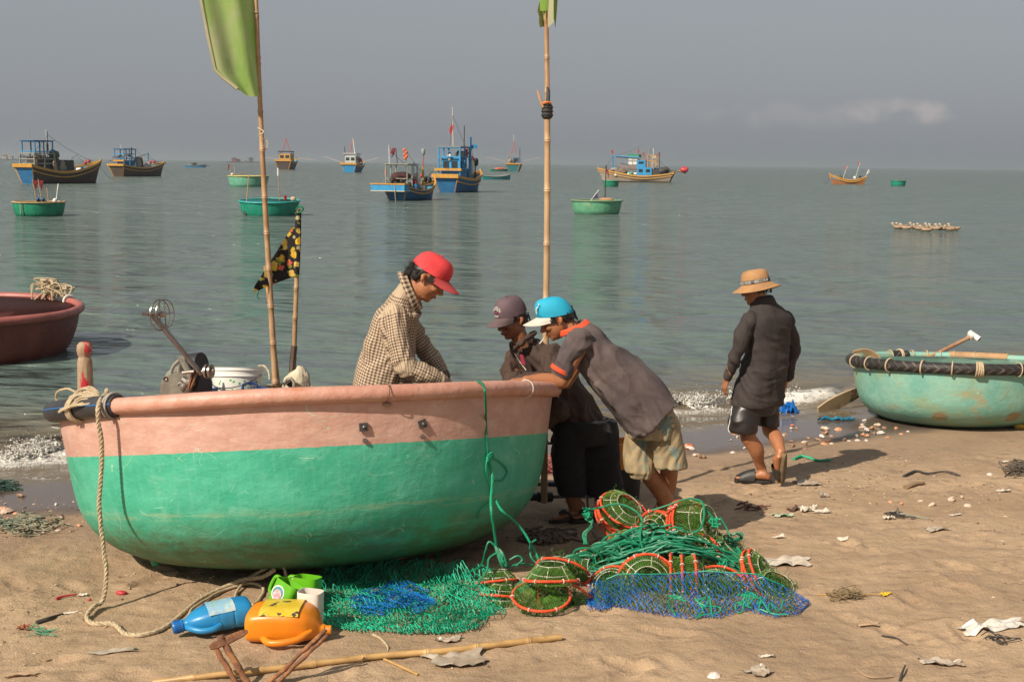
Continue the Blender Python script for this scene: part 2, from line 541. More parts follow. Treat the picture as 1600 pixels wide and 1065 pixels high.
def sea_z(X, Y):
    s = shore_s(X, Y)
    near = np.clip((-s - .2) / 1.5, 0, 1) * np.clip((70 - Y) / 50, 0, 1)
    z = near * (0.014 * fbm(X * 0.8, Y * 2.0, 3, 51) + 0.010 * fbm(X * 2.4, Y * 5.0, 2, 57))
    z = z + np.where(Y < 60, wave_ridge(np.clip(X, -99, 99), np.clip(Y, -99, 99)), 0)
    # thin film running up the sand
    return z + 0.004 * np.clip(1 + s, 0, 1)
def sea_material():
    m = bpy.data.materials.new('sea_water'); m.use_nodes = True
    t = m.node_tree; b = t.nodes['Principled BSDF']
    v = nn(t, 'ShaderNodeTexCoord').outputs['Object']
    s = shore_node(t, v)
    silt = mrange(t, s, -4.5, -0.8)
    c = tmix(t, tnoise(t, tmap(t, v, (.05, .2, 1)), 1.0, 4), (0.080, 0.118, 0.104, 1), (0.116, 0.154, 0.136, 1))
    c = tmix(t, silt, c, (0.135, 0.105, 0.070, 1))
    # foam lace lying on the water in front of and on the little breaker
    gate = mrange(t, tnoise(t, tmap(t, v, (1, 1, 0), 0, (11, 0, 0)), .55, 2), .44, .56)
    band = tmath(t, 'MULTIPLY', mrange(t, s, -1.16, -1.02), mrange(t, s, -.35, -.85, .0, 1.0))
    lace = mrange(t, tmath(t, 'ADD', tnoise(t, v, 17, 7, .75, .6), tmath(t, 'MULTIPLY', band, .22)), .60, .68)
    fo = tmath(t, 'MULTIPLY', tmath(t, 'MULTIPLY', lace, band), gate)
    th = tmath(t, 'MULTIPLY', mrange(t, tnoise(t, tmap(t, v, (1, 1, 0), 0, (3, 5, 0)), 7, 6, .8, 1.0), .575, .62), mrange(t, tmath(t, 'ABSOLUTE', tmath(t, 'ADD', s, .12)), .30, .05, 0, .55))
    fo = tmath(t, 'MAXIMUM', fo, th)
    c = tmix(t, fo, c, (.70, .68, .63, 1))
    t.links.new(c, b.inputs['Base Color'])
    b.inputs['IOR'].default_value = 1.33
    b.inputs['Roughness'].default_value = 0.10
    sep = nn(t, 'ShaderNodeSeparateXYZ'); t.links.new(v, sep.inputs[0])
    t.links.new(mrange(t, sep.outputs[1], 10, 110, 0.05, 0.19, False), b.inputs['Roughness'])
    h = tmath(t, 'MULTIPLY', tnoise(t, tmap(t, v, (1.3, 3.4, 1), .08), 1.6, 4, .55, .4), 1.0)
    h = tmath(t, 'ADD', h, tmath(t, 'MULTIPLY', tnoise(t, tmap(t, v, (1, 2.6, 1), -.12), 5.0, 4, .62), .30))
    h = tmath(t, 'ADD', h, tmath(t, 'MULTIPLY', tnoise(t, tmap(t, v, (.55, 1.1, 1), .1), 1.0, 3, .5, .5), 5.0))
    h = tmath(t, 'ADD', h, tmath(t, 'MULTIPLY', tnoise(t, tmap(t, v, (.14, .30, 1), -.06), 1.0, 4, .62, .5), 14.0))
    bp = nn(t, 'ShaderNodeBump'); t.links.new(h, bp.inputs['Height'])
    amp = tmath(t, 'MULTIPLY', mrange(t, s, -0.9, 0.1, 1.0, 0.08), mrange(t, sep.outputs[1], 14, 300, 0.12, 0.42, False))
    t.links.new(amp, bp.inputs['Distance'])
    t.links.new(bp.outputs[0], b.inputs['Normal'])
    return m
M_SEA = sea_material()
xs = axis(-20000, -7.5, 9.0, 20000, 0.045); ys = axis(6.0, 8.0, 17.5, 24000, 0.040)
sea = sheet('sea_water', xs, ys, sea_z, M_SEA)
tag(sea, kind='structure')
# ---------------------------------------------------------------- foam of the little breakers
def foam():
    """foam beads of the little breakers, grown together into froth; built after the helpers below exist"""
    r = np.random.default_rng(3); mb = MB(); dr = MB()
    for (px0, px1, n, hi) in ((-60, 140, 5200, 1.0), (1030, 1200, 5600, 1.15), (1200, 1262, 300, .6)):
        for q in px0 + (px1 - px0) * r.random(n):
            k = (q - 800) / F; y = (9.75 + 3.6 * SLOPE + 0.98 / CS) / (1 - k * SLOPE); x = k * y
            front = r.random() < .62; so_ = r.normal(.03, .07) if front else abs(r.normal(.16, .13)); y -= so_ / CS
            if float(vn(np.array([x * 4.5]), np.array([y * 7]), 5)[0]) < -.16: continue
            z0 = float(sea_z(np.array([x]), np.array([y]))[0]); jet = max(0, float(vn(np.array([x * 6]), np.array([.5]), 6)[0]) + .2)
            z = z0 + (abs(r.normal()) * .022 * (1 + 2.4 * jet) * hi if front else 0)
            s_ = r.uniform(.004, .0105) if front else r.uniform(.004, .009)
            mb.ball((x, y, z), (s_ * 1.5, s_, s_ * (.9 if front else .4)), 6, 4)
            if front and r.random() < .55: dr.ball((x + r.normal(0, .03), y - abs(r.normal(0, .03)), z + abs(r.normal(0, .035)) * (1 + jet) * hi), r.uniform(.0018, .0045), 5, 4)
    m = mat('foam', (.62, .60, .55, 1), (.36, .34, .29, 1), rough=.25, scale=11, bump=.006, bscale=70)
    for o, b in ((fuse(mb, 'sea_foam', m, None, .0042, 1), 'white froth of small breaking waves along the wet sand'), (dr.build('sea_spray', m), 'spray drops above the breaking wavelets')):
        tag(o, kind='stuff', label=b, cat='foam')
# ---------------------------------------------------------------- shared materials
M_ROPE = mat('rope_tan', (.50, .40, .26, 1), (.34, .26, .16, 1), rough=.85, scale=60)
M_ROPEG = mat('rope_green', (.010, .215, .105, 1), (.004, .120, .060, 1), rough=.5, scale=40)
M_BAMBOO = mat('bamboo', (.44, .28, .15, 1), (.30, .175, .09, 1), rough=.5, scale=6, stretch=(3, 3, .8), col3=(.16, .09, .05, 1), scale3=9, lo3=.62, hi3=.72)
M_BAMBOOY = mat('bamboo_yellow', (.52, .33, .12, 1), (.36, .20, .07, 1), rough=.45, scale=5, stretch=(1, 3, 3))
M_WOOD = mat('weathered_wood', (.27, .18, .11, 1), (.17, .11, .065, 1), rough=.8, scale=5, stretch=(1, 6, 6), bump=.003)
M_BLACK = mat('black_rubber', (.018, .018, .02, 1), (.035, .033, .032, 1), rough=.55, scale=14)
M_STEEL = mat('steel', (.30, .28, .25, 1), (.16, .12, .09, 1), rough=.35, metal=.8, scale=20)
M_WHITE = mat('white_paint', (.72, .70, .66, 1), (.5, .47, .42, 1), rough=.5, scale=8)
M_DARK = mat('dark_stuff', (.035, .032, .030, 1), (.07, .055, .045, 1), rough=.8, scale=5)
M_RED = mat('red_cloth', (.52, .025, .022, 1), (.36, .015, .02, 1), rough=.7, trans=.3)
M_REDP = mat('red_plastic', (.50, .035, .04, 1), (.32, .02, .03, 1), rough=.5)
M_ORANGE = mat('orange_buoy', (.72, .15, .03, 1), (.5, .09, .02, 1), rough=.5)
M_GREYNET = mat('grey_net', (.30, .26, .21, 1), (.16, .14, .12, 1), rough=.9, scale=9, bump=.02, bscale=14)
M_BROWNNET = mat('brown_net', (.12, .08, .055, 1), (.05, .04, .03, 1), rough=.9, scale=9, bump=.02, bscale=14)
M_GLASS = mat('window_glass', (.02, .03, .035, 1), rough=.12)
# ---------------------------------------------------------------- round basket boats
def bprof(R, H, k=1.0):
    """outer hull profile from the rim down, rim at z=0"""
    p = [(1.00, 0), (.99, -.12), (.975, -.27), (.953, -.42), (.925, -.58), (.875, -.71), (.79, -.82), (.66, -.905), (.49, -.955), (.31, -.99), (.12, -1.0), (.02, -1.0)]
    out = []
    for i in range(len(p) - 1):
        for j in range(3):
            t = j / 3; out.append((p[i][0] * (1 - t) + p[i + 1][0] * t, p[i][1] * (1 - t) + p[i + 1][1] * t))
    out.append(p[-1])
    q = [out[0]] + [((out[i - 1][0] + 2 * out[i][0] + out[i + 1][0]) / 4, (out[i - 1][1] + 2 * out[i][1] + out[i + 1][1]) / 4) for i in range(1, len(out) - 1)] + [out[-1]]
    return [(a * R, b * H) for a, b in q]
def hull_r(R, H, z):
    p = bprof(R, H)
    for i in range(len(p) - 1):
        if p[i][1] >= z >= p[i + 1][1]:
            t = (p[i][1] - z) / max(p[i][1] - p[i + 1][1], 1e-9)
            return p[i][0] * (1 - t) + p[i + 1][0] * t
    return p[-1][0]
def basket_boat(label, loc, R, H, hull_m, in_m, rim_m, rim_r, normal=(0, 0, 1), group=None, n=48, name='basket_boat', rz=0, ribs=True, wob=0.006):
    q = Vector((0, 0, 1)).rotation_difference(Vector(normal).normalized())
    M3 = q.to_matrix() @ Matrix.Rotation(rz, 3, 'Z')
    t = thing(name, label, 'basket boat', loc, group, M3.to_euler())
    mb = MB(); prof = bprof(R, H)
    def ring(r, z, sc=1.0):
        out = []
        for i in range(n):
            a = 2 * pi * i / n
            w = 1 + wob * sin(3 * a + 1.3) + wob * .7 * sin(5 * a + z * 4 + .4) + wob * .4 * sin(11 * a + z * 9)
            out.append((r * w * sc * cos(a), r * w * sc * sin(a), z))
        return out
    outer = [ring(r, z) for r, z in prof]
    mb.rings(outer, cap=True)
    mb.build('hull', hull_m, t, local=True, angle=180)
    mi = MB(); mi.rings([ring(r - .025, z + (.03 if i else 0)) for i, (r, z) in enumerate(prof)][::-1], cap=True)
    inner = mi.build('inner_lining', in_m, t, local=True, angle=180)
    mr = MB(); N2 = n * 2
    mr.tube([(R * 1.008 * cos(2 * pi * i / N2) * (1 + wob * sin(6 * pi * i / N2 + 1.3)), R * 1.008 * sin(2 * pi * i / N2) * (1 + wob * sin(6 * pi * i / N2 + 1.3)),
             .004 + .003 * sin(14 * pi * i / N2)) for i in range(N2)], rim_r, 12, closed=True)
    mr.build('rim', rim_m, t, local=True, angle=180)
    return t, M3
def rimpt(R, a, up=0.0, out=0.0):
    return Vector(((R * 1.008 + out) * cos(a), (R * 1.008 + out) * sin(a), .004 + up))
def lashing(t, R, a, rr, m, w=.008, turns=1, nm='lashing'):
    mb = MB()
    for k in range(turns):
        aa = a + (k - (turns - 1) / 2) * (w * 1.9 / R)
        c = rimpt(R, aa); er = Vector((cos(aa), sin(aa), 0)); ez = Vector((0, 0, 1))
        mb.tube([c + er * (rr * cos(b)) + ez * (rr * sin(b)) + Vector((-sin(aa), cos(aa), 0)) * .004 * sin(b * 1.0 + k) for b in [i * 2 * pi / 18 for i in range(18)]], w, 6, closed=True)
    return mb.build(nm, m, t, local=True)
def sleeve(t, R, a0, a1, rr, m, name='rim_sleeve', n=40):
    mb = MB()
    mb.tube([rimpt(R, a0 + (a1 - a0) * i / n) for i in range(n + 1)], rr, 16)
    return mb.build(name, m, t, local=True, angle=60)
def pole_part(t, name, a, b, r, m, world=False, r2=None):
    mb = MB(); mb.tube([Vector(a).lerp(Vector(b), i / 4) for i in range(5)], [r + ((r2 or r) - r) * i / 4 for i in range(5)], 6)
    return mb.build(name, m, t, local=not world)
def flag_part(t, name, p, du, dv, m, wav=.06, tri=False, nu=8, nv=5, world=False, ph=0.0):
    """cloth from corner p, running along du (fly) and dv (hoist)"""
    du = Vector(du); dv = Vector(dv); nrm = du.cross(dv).normalized(); p = Vector(p); A = []
    for i in range(nu + 1):
        u = i / nu; row = []
        for j in range(nv + 1):
            v = j / nv
            if tri: v2 = .5 + (v - .5) * (1 - u * .96)
            else: v2 = v
            row.append(tuple(p + du * u + dv * v2 + nrm * (wav * sin(u * 5 + ph + v * 1.2) * u)))
        A.append(row)
    mb = MB(); mb.grid(A)
    return mb.build(name, m, t, local=not world, angle=180)
# ---- the big boat on the sand
def main_hull_material():
    m = bpy.data.materials.new('green_pink_hull'); m.use_nodes = True
    t = m.node_tree; b = t.nodes['Principled BSDF']
    v = nn(t, 'ShaderNodeTexCoord').outputs['Object']
    sp = nn(t, 'ShaderNodeSeparateXYZ'); t.links.new(v, sp.inputs[0])
    # angle around the boat, so streaks run down and marks run along
    ang = tmath(t, 'ARCTAN2', sp.outputs[1], sp.outputs[0])
    cb = nn(t, 'ShaderNodeCombineXYZ'); t.links.new(tmath(t, 'MULTIPLY', ang, 1.5), cb.inputs[0]); t.links.new(sp.outputs[2], cb.inputs[1])
    uv = cb.outputs[0]
    g = tmix(t, mrange(t, tnoise(t, tmap(t, uv, (1.2, 2.2, 1)), 2.2, 5, .65), .38, .66), (0.044, 0.355, 0.222, 1), (0.080, 0.425, 0.285, 1))
    g = tmix(t, mrange(t, tnoise(t, tmap(t, uv, (9, .9, 1)), 3.0, 5, .7), .45, .75, 0, .35), g, (0.16, 0.50, 0.34, 1))
    # rubbed chalky cloud
    g = tmix(t, mrange(t, tnoise(t, tmap(t, uv, (2.0, 3.6, 1), .2), 1.9, 7, .72), .53, .72, 0, .55), g, (0.24, 0.55, 0.40, 1))
    # a long pale rub mark and grime towards the bottom
    z = sp.outputs[2]
    band = tmath(t, 'MULTIPLY', mrange(t, z, -.63, -.60), mrange(t, z, -.56, -.585))
    band = tmath(t, 'MULTIPLY', band, mrange(t, tnoise(t, tmap(t, uv, (1.2, 14, 1)), 3, 5, .7), .42, .6, 0, .5))
    g = tmix(t, band, g, (0.30, 0.46, 0.28, 1))
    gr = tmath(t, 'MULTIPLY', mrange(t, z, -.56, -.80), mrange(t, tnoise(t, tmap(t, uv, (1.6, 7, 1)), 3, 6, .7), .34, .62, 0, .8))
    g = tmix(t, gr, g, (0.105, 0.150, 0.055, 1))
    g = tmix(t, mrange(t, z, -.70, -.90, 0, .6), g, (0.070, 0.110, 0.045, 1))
    # rust weeps
    st = mrange(t, tnoise(t, tmap(t, uv, (26, .55, 1)), 1.0, 3, .5), .70, .76, 0, .55)
    st = tmath(t, 'MULTIPLY', st, mrange(t, tnoise(t, tmap(t, uv, (2, 5, 1)), 1.5, 3), .45, .62))
    g = tmix(t, st, g, (0.20, 0.22, 0.05, 1))
    pk = tmix(t, mrange(t, tnoise(t, tmap(t, uv, (2, 4, 1)), 3, 6, .7), .4, .66), (0.490, 0.280, 0.220, 1), (0.560, 0.350, 0.280, 1))
    pk = tmix(t, mrange(t, tnoise(t, tmap(t, uv, (14, 1.5, 1)), 1.5, 5, .7), .52, .72, 0, .35), pk, (0.46, 0.20, 0.12, 1))
    edge = tmath(t, 'ADD', z, tmath(t, 'MULTIPLY', tmath(t, 'SUBTRACT', tnoise(t, tmap(t, uv, (5, 5, 1)), 3, 4), .5), .012))
    c = tmix(t, mrange(t, edge, -.262, -.258), g, pk)
    # scratches: thin curved lines in three directions
    for k, (ax, ay, rz, sc, thr, col, st_) in enumerate(((1.0, 1.0, 0.2, 2.1, .0026, (0.35, 0.6, 0.45, 1), .75), (1.0, 1.0, 1.9, 3.3, .003, (0.32, 0.58, 0.42, 1), .6), (1.0, 1.0, 2.7, 4.6, .004, (0.4, 0.62, 0.48, 1), .55), (1, 1, 0.9, 1.5, .0018, (0.45, 0.65, 0.5, 1), .7))):
        nz = tnoise(t, tmap(t, uv, (ax, ay * 1.5, 1), rz, (k * 3.3, k * 1.7, 0)), sc, 1.5, .4, .5)
        ln = mrange(t, tmath(t, 'ABSOLUTE', tmath(t, 'SUBTRACT', nz, .5)), thr * .25, thr, 1, 0)
        gate = mrange(t, tnoise(t, tmap(t, uv, (1.3, 1.7, 1), 0, (k * 9, k * 4, 0)), 4.2, 2), .57, .61)
        c = tmix(t, tmath(t, 'MULTIPLY', tmath(t, 'MULTIPLY', ln, gate), st_), c, col)
    t.links.new(c, b.inputs['Base Color'])
    t.links.new(mrange(t, tnoise(t, uv, 5, 4), .3, .7, .42, .62), b.inputs['Roughness'])
    b.inputs['Specular IOR Level'].default_value = .35
    h = tmath(t, 'ADD', tnoise(t, tmap(t, uv, (1, 1.5, 1)), 16, 6, .65), tmath(t, 'MULTIPLY', tnoise(t, uv, 3, 2), 2.0))
    bp = nn(t, 'ShaderNodeBump'); t.links.new(h, bp.inputs['Height']); bp.inputs['Distance'].default_value = .0055
    t.links.new(bp.outputs[0], b.inputs['Normal'])
    return m
M_PINK = mat('pink_rim_paint', (.54, .290, .220, 1), (.47, .220, .155, 1), rough=.5, scale=9, col3=(.44, .16, .05, 1), scale3=5, lo3=.60, hi3=.72, bump=.006, bscale=22)
BR, BH = 1.515, 1.0
BC = P(486, 628, 7.93)
BN = Vector((-.060, .200, 1)).normalized()
boat, BM3 = basket_boat('big round basket boat with green hull and pink band resting on the sand', BC, BR, BH, main_hull_material(),
                        mat('tar_lining', (.16, .10, .07, 1), (.09, .06, .045, 1), rough=.7, scale=4, bump=.01, bscale=20), M_PINK, .045, BN, n=96)
def BL(x, y, z): return BC + BM3 @ Vector((x, y, z))          # boat-local to world
def toB(p): return BM3.transposed() @ (Vector(p) - BC)
A_ = rad
M_PIPE = mat('black_pipe', (.022, .023, .028, 1), (.045, .042, .042, 1), rough=.45, scale=12)
ps = sleeve(boat, BR, A_(-122), A_(-200), .060, M_PIPE, 'pipe_sleeve')
mb = MB(); mb.tube([rimpt(BR, A_(-122) + A_(-78) * i / 30, .010, .0585) for i in range(31)], .004, 5)
mb.build('blue_stripe', mat('blue_line', (.02, .16, .45, 1), rough=.5), ps, local=True)
for (a, r_, w, k) in ((-123.5, .068, .008, 2), (-136, .07, .009, 3)):
    lashing(boat, BR, A_(a), r_, M_ROPE if k != 2 else mat('grey_cord', (.34, .30, .26, 1), rough=.8), w, k)
lashing(boat, BR, A_(-28), .051, mat('white_cord', (.62, .58, .52, 1), rough=.7), .003, 1)
lashing(boat, BR, A_(-66), .048, mat('brown_cord', (.17, .10, .06, 1), rough=.7), .003, 1)
def onhull(px, py):
    """point of the main hull's outside seen at a photo pixel, and its outward direction"""
    o = Vector((0, 0, CAMZ)); d = ray(px, py); d.normalize(); s = 5.2
    while s < 9:
        q = toB(o + d * s); r = math.hypot(q.x, q.y)
        if -BH < q.z < .0 and r < hull_r(BR, BH, q.z): break
        s += .004
    q = toB(o + d * s)
    return o + d * s, (BM3 @ Vector((q.x, q.y, 0))).normalized()
for (px, py, rot) in ((568, 667, 0), (660, 662, .25)):
    p, nrm = onhull(px, py); mb = MB()
    q = nrm.to_track_quat('Z', 'Y').to_matrix() @ Matrix.Rotation(rot, 3, 'Z')
    mb.box(tuple(p + nrm * .002), (.044, .044, .012), q)
    pl = mb.build('bolt_plate', mat('rubber_pad', (.05, .045, .042, 1), rough=.7), boat, smooth=False)
    mb = MB(); mb.tube([p, p + nrm * .012], .010, 8); mb.ball(tuple(p + nrm * .012), .008, 8, 6); mb.build('bolt', M_STEEL, pl)
for (px, py) in ((570, 688), (660, 682)):
    p, nrm = onhull(px, py); mb = MB(); mb.tube([p, p + nrm * .014], .009, 8); mb.tube([p, p + nrm * .008], .014, 6)
    mb.build('bolt', M_STEEL, boat)
p, nrm = onhull(604, 632); mb = MB(); mb.ball(tuple(p + nrm * .006), (.026, .012, .012), 10, 6); mb.build('dried_clod', mat('clod', (.38, .25, .16, 1), rough=.9), boat)
# little keel foot showing under the left bottom
mb = MB(); q = Vector((-.86, -.52, -.90)); mb.lathe([(.05, .06), (.03, 0), (.022, -.02)], 12, tuple(q), cap=True); mb.build('drain_plug', mat('green_plug', (.02, .25, .13, 1), rough=.5), boat, local=True)
# plank deck over the left half, carries the engine and buckets
mb = MB()
for i in range(9):
    x = -1.28 + i * .155; hw = math.sqrt(max(0, (BR * .955) ** 2 - (abs(x) + .08) ** 2))
    mb.box((x, 0, -.205 - .004 * (i % 2)), (.145, hw * 2, .03))
mb.build('plank_deck', M_WOOD, boat, local=True, smooth=False)
for i in range(14):
    a = i * 2 * pi / 14; mb = MB()
    mb.tube([((hull_r(BR, BH, z) - .04) * cos(a), (hull_r(BR, BH, z) - .04) * sin(a), z) for z in (-.05, -.25, -.4, -.55, -.68, -.78)], .014, 5)
    mb.build('bamboo_rib', M_BAMBOO, boat, local=True)
# bitt: carved post painted red
mb = MB(); p0 = P(134, 640, 7.85); up = Vector((.01, 0, 1))
prof = [(0, .052), (.12, .050), (.20, .047), (.30, .046), (.325, .040), (.335, .036), (.35, .043), (.38, .048), (.41, .044), (.425, .030), (.43, .006)]
mb.rings([[tuple(p0 + up * h + Vector((r * (1 + .08 * cos(3 * a)) * cos(a), r * sin(a) * .85, 0))) for a in [2 * pi * i / 14 for i in range(14)]] for h, r in prof])
mb.build('mooring_post', mat('post_red_wood', (.36, .25, .16, 1), (.27, .18, .11, 1), rough=.7, scale=12, col3=(.48, .02, .03, 1), scale3=6, lo3=.505, hi3=.52, stretch=(2.2, 2.2, .8), bump=.006, bscale=20), boat)
# ---------------------------------------------------------------- other basket boats
def hullmat(nm, c1, c2, c3=None, **k):
    return mat(nm, c1, c2, rough=.5, scale=3, col3=c3, scale3=2.2, lo3=.56, hi3=.66, bump=.012, bscale=12, **k)
M_TEAL_IN = mat('blue_lining', (.05, .28, .38, 1), (.03, .2, .3, 1), rough=.5)
M_GRN = hullmat('green_boat_paint', (.012, .24, .13, 1), (.008, .17, .09, 1))
M_GRN2 = hullmat('pale_green_boat_paint', (.13, .38, .22, 1), (.09, .28, .16, 1), (.25, .34, .2, 1))
M_GRN3 = hullmat('mint_boat_paint', (.16, .42, .29, 1), (.11, .34, .22, 1))
M_GRN4 = hullmat('teal_boat_paint', (.010, .26, .17, 1), (.007, .2, .12, 1))
M_TANRIM = mat('tan_rim', (.45, .32, .16, 1), (.3, .2, .1, 1), rough=.7)
M_YRIM = mat('yellow_rim', (.50, .42, .13, 1), (.36, .32, .12, 1), rough=.6)
M_PURP = mat('dull_purple_cloth', (.10, .07, .13, 1), rough=.8, trans=.2)
GB = 'basket boats moored on the sea'
def moored(label, px, wl, wpx, hpx, hull_m, in_m, rim_m, rr, tilt=0.0, rz=0.0):
    hor = 246.5 + .01125 * px
    d = CAMZ * F / (wl - hor) + .8
    R = wpx / 2 / F * d; fb = hpx / F * d
    H = fb / .72
    c = P(px, wl - 4, d); c.z = fb
    c = Vector((c.x, d, fb))
    t, m3 = basket_boat(label, c, R, H, hull_m, in_m, rim_m, rr, (0, -math.tan(tilt) if tilt else 0, 1), GB, n=32, rz=rz)
    return t, R, d
def stick(t, nm, a, b, r=.018, m=None): return pole_part(t, nm, a, b, r, m or M_BAMBOO)
# left: green with tan rim, dark red marker flags
k1, R, d = moored('bright green round basket boat with tan rim and two dark red marker flags', 61, 337, 78, 21, M_GRN, M_DARK, M_TANRIM, .035)
M_DKRED = mat('dark_red_cloth', (.22, .02, .02, 1), rough=.8, trans=.3)
for i, (x, h, lean) in enumerate(((-.05, 1.0, -.22), (.18, 1.0, -.2))):
    stick(k1, 'marker_pole', (x, 0, -.3), (x + lean, .1, h))
    flag_part(k1, 'marker_flag', (x + lean, .1, h - .05), (.02, 0, -.45), (.24, .0, -.02), M_DKRED, .03, True)
    mb = MB(); mb.ball((x + .02, 0, .12), .085); mb.build('float', mat('navy_float', (.02, .08, .2, 1), rough=.5), k1, local=True)
stick(k1, 'bamboo_pole', (.42, .1, -.2), (.36, .1, .62), .03); stick(k1, 'bamboo_pole', (.70, .1, -.2), (.86, .1, .8), .03, M_WHITE)
mb = MB(); mb.ball((.70, .05, .06), (.10, .1, .12)); mb.build('float', M_WHITE, k1, local=True)
mb = MB(); mb.ball((.0, .3, -.02), (.3, .25, .12), 14, 8); mb.build('net_heap', M_BROWNNET, k1, local=True)
stick(k1, 'fender_rope', (-.42, -1.02, .0), (-.44, -.95, -.5), .02, M_ROPE); stick(k1, 'fender_rope', (-.3, -1.05, .0), (-.28, -.98, -.55), .03, M_BLACK)
# pale green one behind the bamboo pole
k2, R, d = moored('pale mint round basket boat with yellow rim, half behind the tall bamboo flag pole', 388, 291, 62, 16, M_GRN3, M_DARK, M_YRIM, .06)
stick(k2, 'bamboo_pole', (-1.65, 0, -.1), (-1.75, 0, 1.15), .03); flag_part(k2, 'marker_flag', (-1.72, 0, 1.15), (-.15, 0, -.75), (-.2, .0, -.05), M_DKRED, .03, True)
stick(k2, 'bamboo_pole', (-1.35, 0, -.1), (-1.3, 0, .95), .025, M_ROPE); stick(k2, 'oar', (-1.5, -.3, .1), (-.1, .3, .35), .04)
mb = MB(); mb.ball((-1.55, 0, .15), (.14, .14, .13)); mb.build('float', M_WHITE, k2, local=True)
mb = MB(); mb.tube(spline([(-1.0, -1.5, .02), (-.5, -1.75, -.5), (.0, -1.65, .04), (-.7, -1.72, -.2), (-1.1, -1.5, .0)], 6), .035, 5); mb.build('mooring_rope', mat('navy_rope', (.03, .08, .15, 1), rough=.8), k2, local=True)
# emerald boat with blue lining
k3, R, d = moored('emerald round basket boat with sky blue lining and white tipped pole, beyond the floral flag', 421, 336, 92, 22, M_GRN4, M_TEAL_IN, mat('turq_rim', (.03, .36, .33, 1), rough=.5), .04, tilt=rad(2.6))
stick(k3, 'bamboo_pole', (-.95, -.85, -.62), (-.80, -.55, 1.25), .024); mb = MB(); mb.bar((-.97, -.9, -.75), (-.95, -.87, -.38), .13, .03); mb.build('paddle_blade', M_DARK, k3, local=True, smooth=False)
stick(k3, 'bamboo_pole', (.45, .2, -.1), (.40, .2, 1.3), .022); stick(k3, 'white_tip', (.40, .2, 1.15), (.40, .2, 1.5), .045, M_WHITE)
mb = MB(); mb.box((.66, .5, .12), (.13, .1, .2)); mb.build('red_can', M_REDP, k3, local=True)
mb = MB(); mb.ball((1.08, .2, .08), (.13, .1, .12), 8, 6); mb.build('coiled_rope', M_ROPE, k3, local=True)
mb = MB(); mb.tube(spline([(-.9, -1.0, 0), (-.6, -1.2, -.25), (-.35, -1.28, -.2), (-.3, -1.3, 0)], 6), .018, 5); mb.tube([(-.25, -1.31, 0), (-.2, -1.22, -.55)], .03, 5); mb.build('mooring_rope', M_BLACK, k3, local=True)
# weathered green one in the middle
k4, R, d = moored('weathered green round basket boat with rust stained waterline and a red flag pole', 932, 333.5, 78, 20, M_GRN2, M_BROWNNET, mat('worn_rim', (.14, .3, .17, 1), (.2, .2, .1, 1), rough=.7), .04)
stick(k4, 'bamboo_pole', (.42, 0, -.2), (.45, 0, 1.8), .03, M_DARK); flag_part(k4, 'marker_flag', (.45, 0, 1.6), (.1, 0, -.5), (.12, 0, -.02), M_RED, .04, True)
stick(k4, 'bamboo_pole', (-.30, 0, 0), (.10, 0, .55), .02, M_WHITE); flag_part(k4, 'marker_flag', (.02, 0, .42), (-.28, 0, -.2), (.06, 0, -.3), M_PURP, .03, True)
mb = MB(); mb.ball((.5, .1, .04), (.4, .4, .12), 14, 8); mb.build('net_heap', mat('orange_tan_net', (.42, .24, .12, 1), rough=.9), k4, local=True)
stick(k4, 'ladder_rope', (-.62, -1.08, 0), (-.60, -.98, -.52), .03, M_BROWNNET); stick(k4, 'ladder_rope', (-.54, -1.12, 0), (-.53, -1.0, -.52), .02, M_BROWNNET)
# small far ones
k5, R, d = moored('small green basket boat floating just in front of the tan hulled fishing boat', 954.5, 291, 25, 8.5, M_GRN, M_DARK, M_GRN4, .05)
k6, R, d = moored('small lone green basket boat on the right, far from any other boat', 1403.5, 290, 23, 7.5, M_GRN4, M_DARK, M_GRN, .06)
mb = MB(); mb.ball((.3, 0, .05), (.3, .3, .12), 8, 6); mb.build('net_heap', M_BROWNNET, k6, local=True)
# maroon boat at the left edge
M_MAR = hullmat('maroon_boat_paint', (.20, .056, .040, 1), (.15, .040, .030, 1), (.11, .035, .027, 1))
M_MARIN = mat('salmon_lining', (.50, .17, .12, 1), (.36, .11, .08, 1), rough=.6, scale=5)
RQ = 1.5; dq = 16.4
cq = Vector((P(121, 487, dq).x - RQ - .06, dq, .56))
q_, QM = basket_boat('maroon round basket boat with salmon inside floating at left edge', cq, RQ, .80, M_MAR, M_MARIN, mat('maroon_rim', (.36, .115, .09, 1), (.28, .08, .065, 1), rough=.45, scale=6), .056, (.01, -.01, 1), n=72)
sleeve(q_, RQ, A_(45), A_(53), .075, M_BLACK)
lashing(q_, RQ, A_(43.5), .078, M_WHITE, .02, 1)
mb = MB(); rr_ = random.Random(4)
for k in range(26):
    c0 = rimpt(RQ, A_(58) + rr_.uniform(-.13, .13), .06 + rr_.uniform(0, .10))
    pts = [c0 + Vector((rr_.uniform(-.2, .2), rr_.uniform(-.1, .1), rr_.uniform(-.06, .12))) for _ in range(3)]
    pts = [c0] + pts + [c0 + Vector((rr_.uniform(-.28, .22), -.12, rr_.uniform(-.42, -.15)))]
    mb.tube(spline(pts, 6), .011, 5)
o = mb.build('rope_bundle', M_ROPE, q_, local=True)
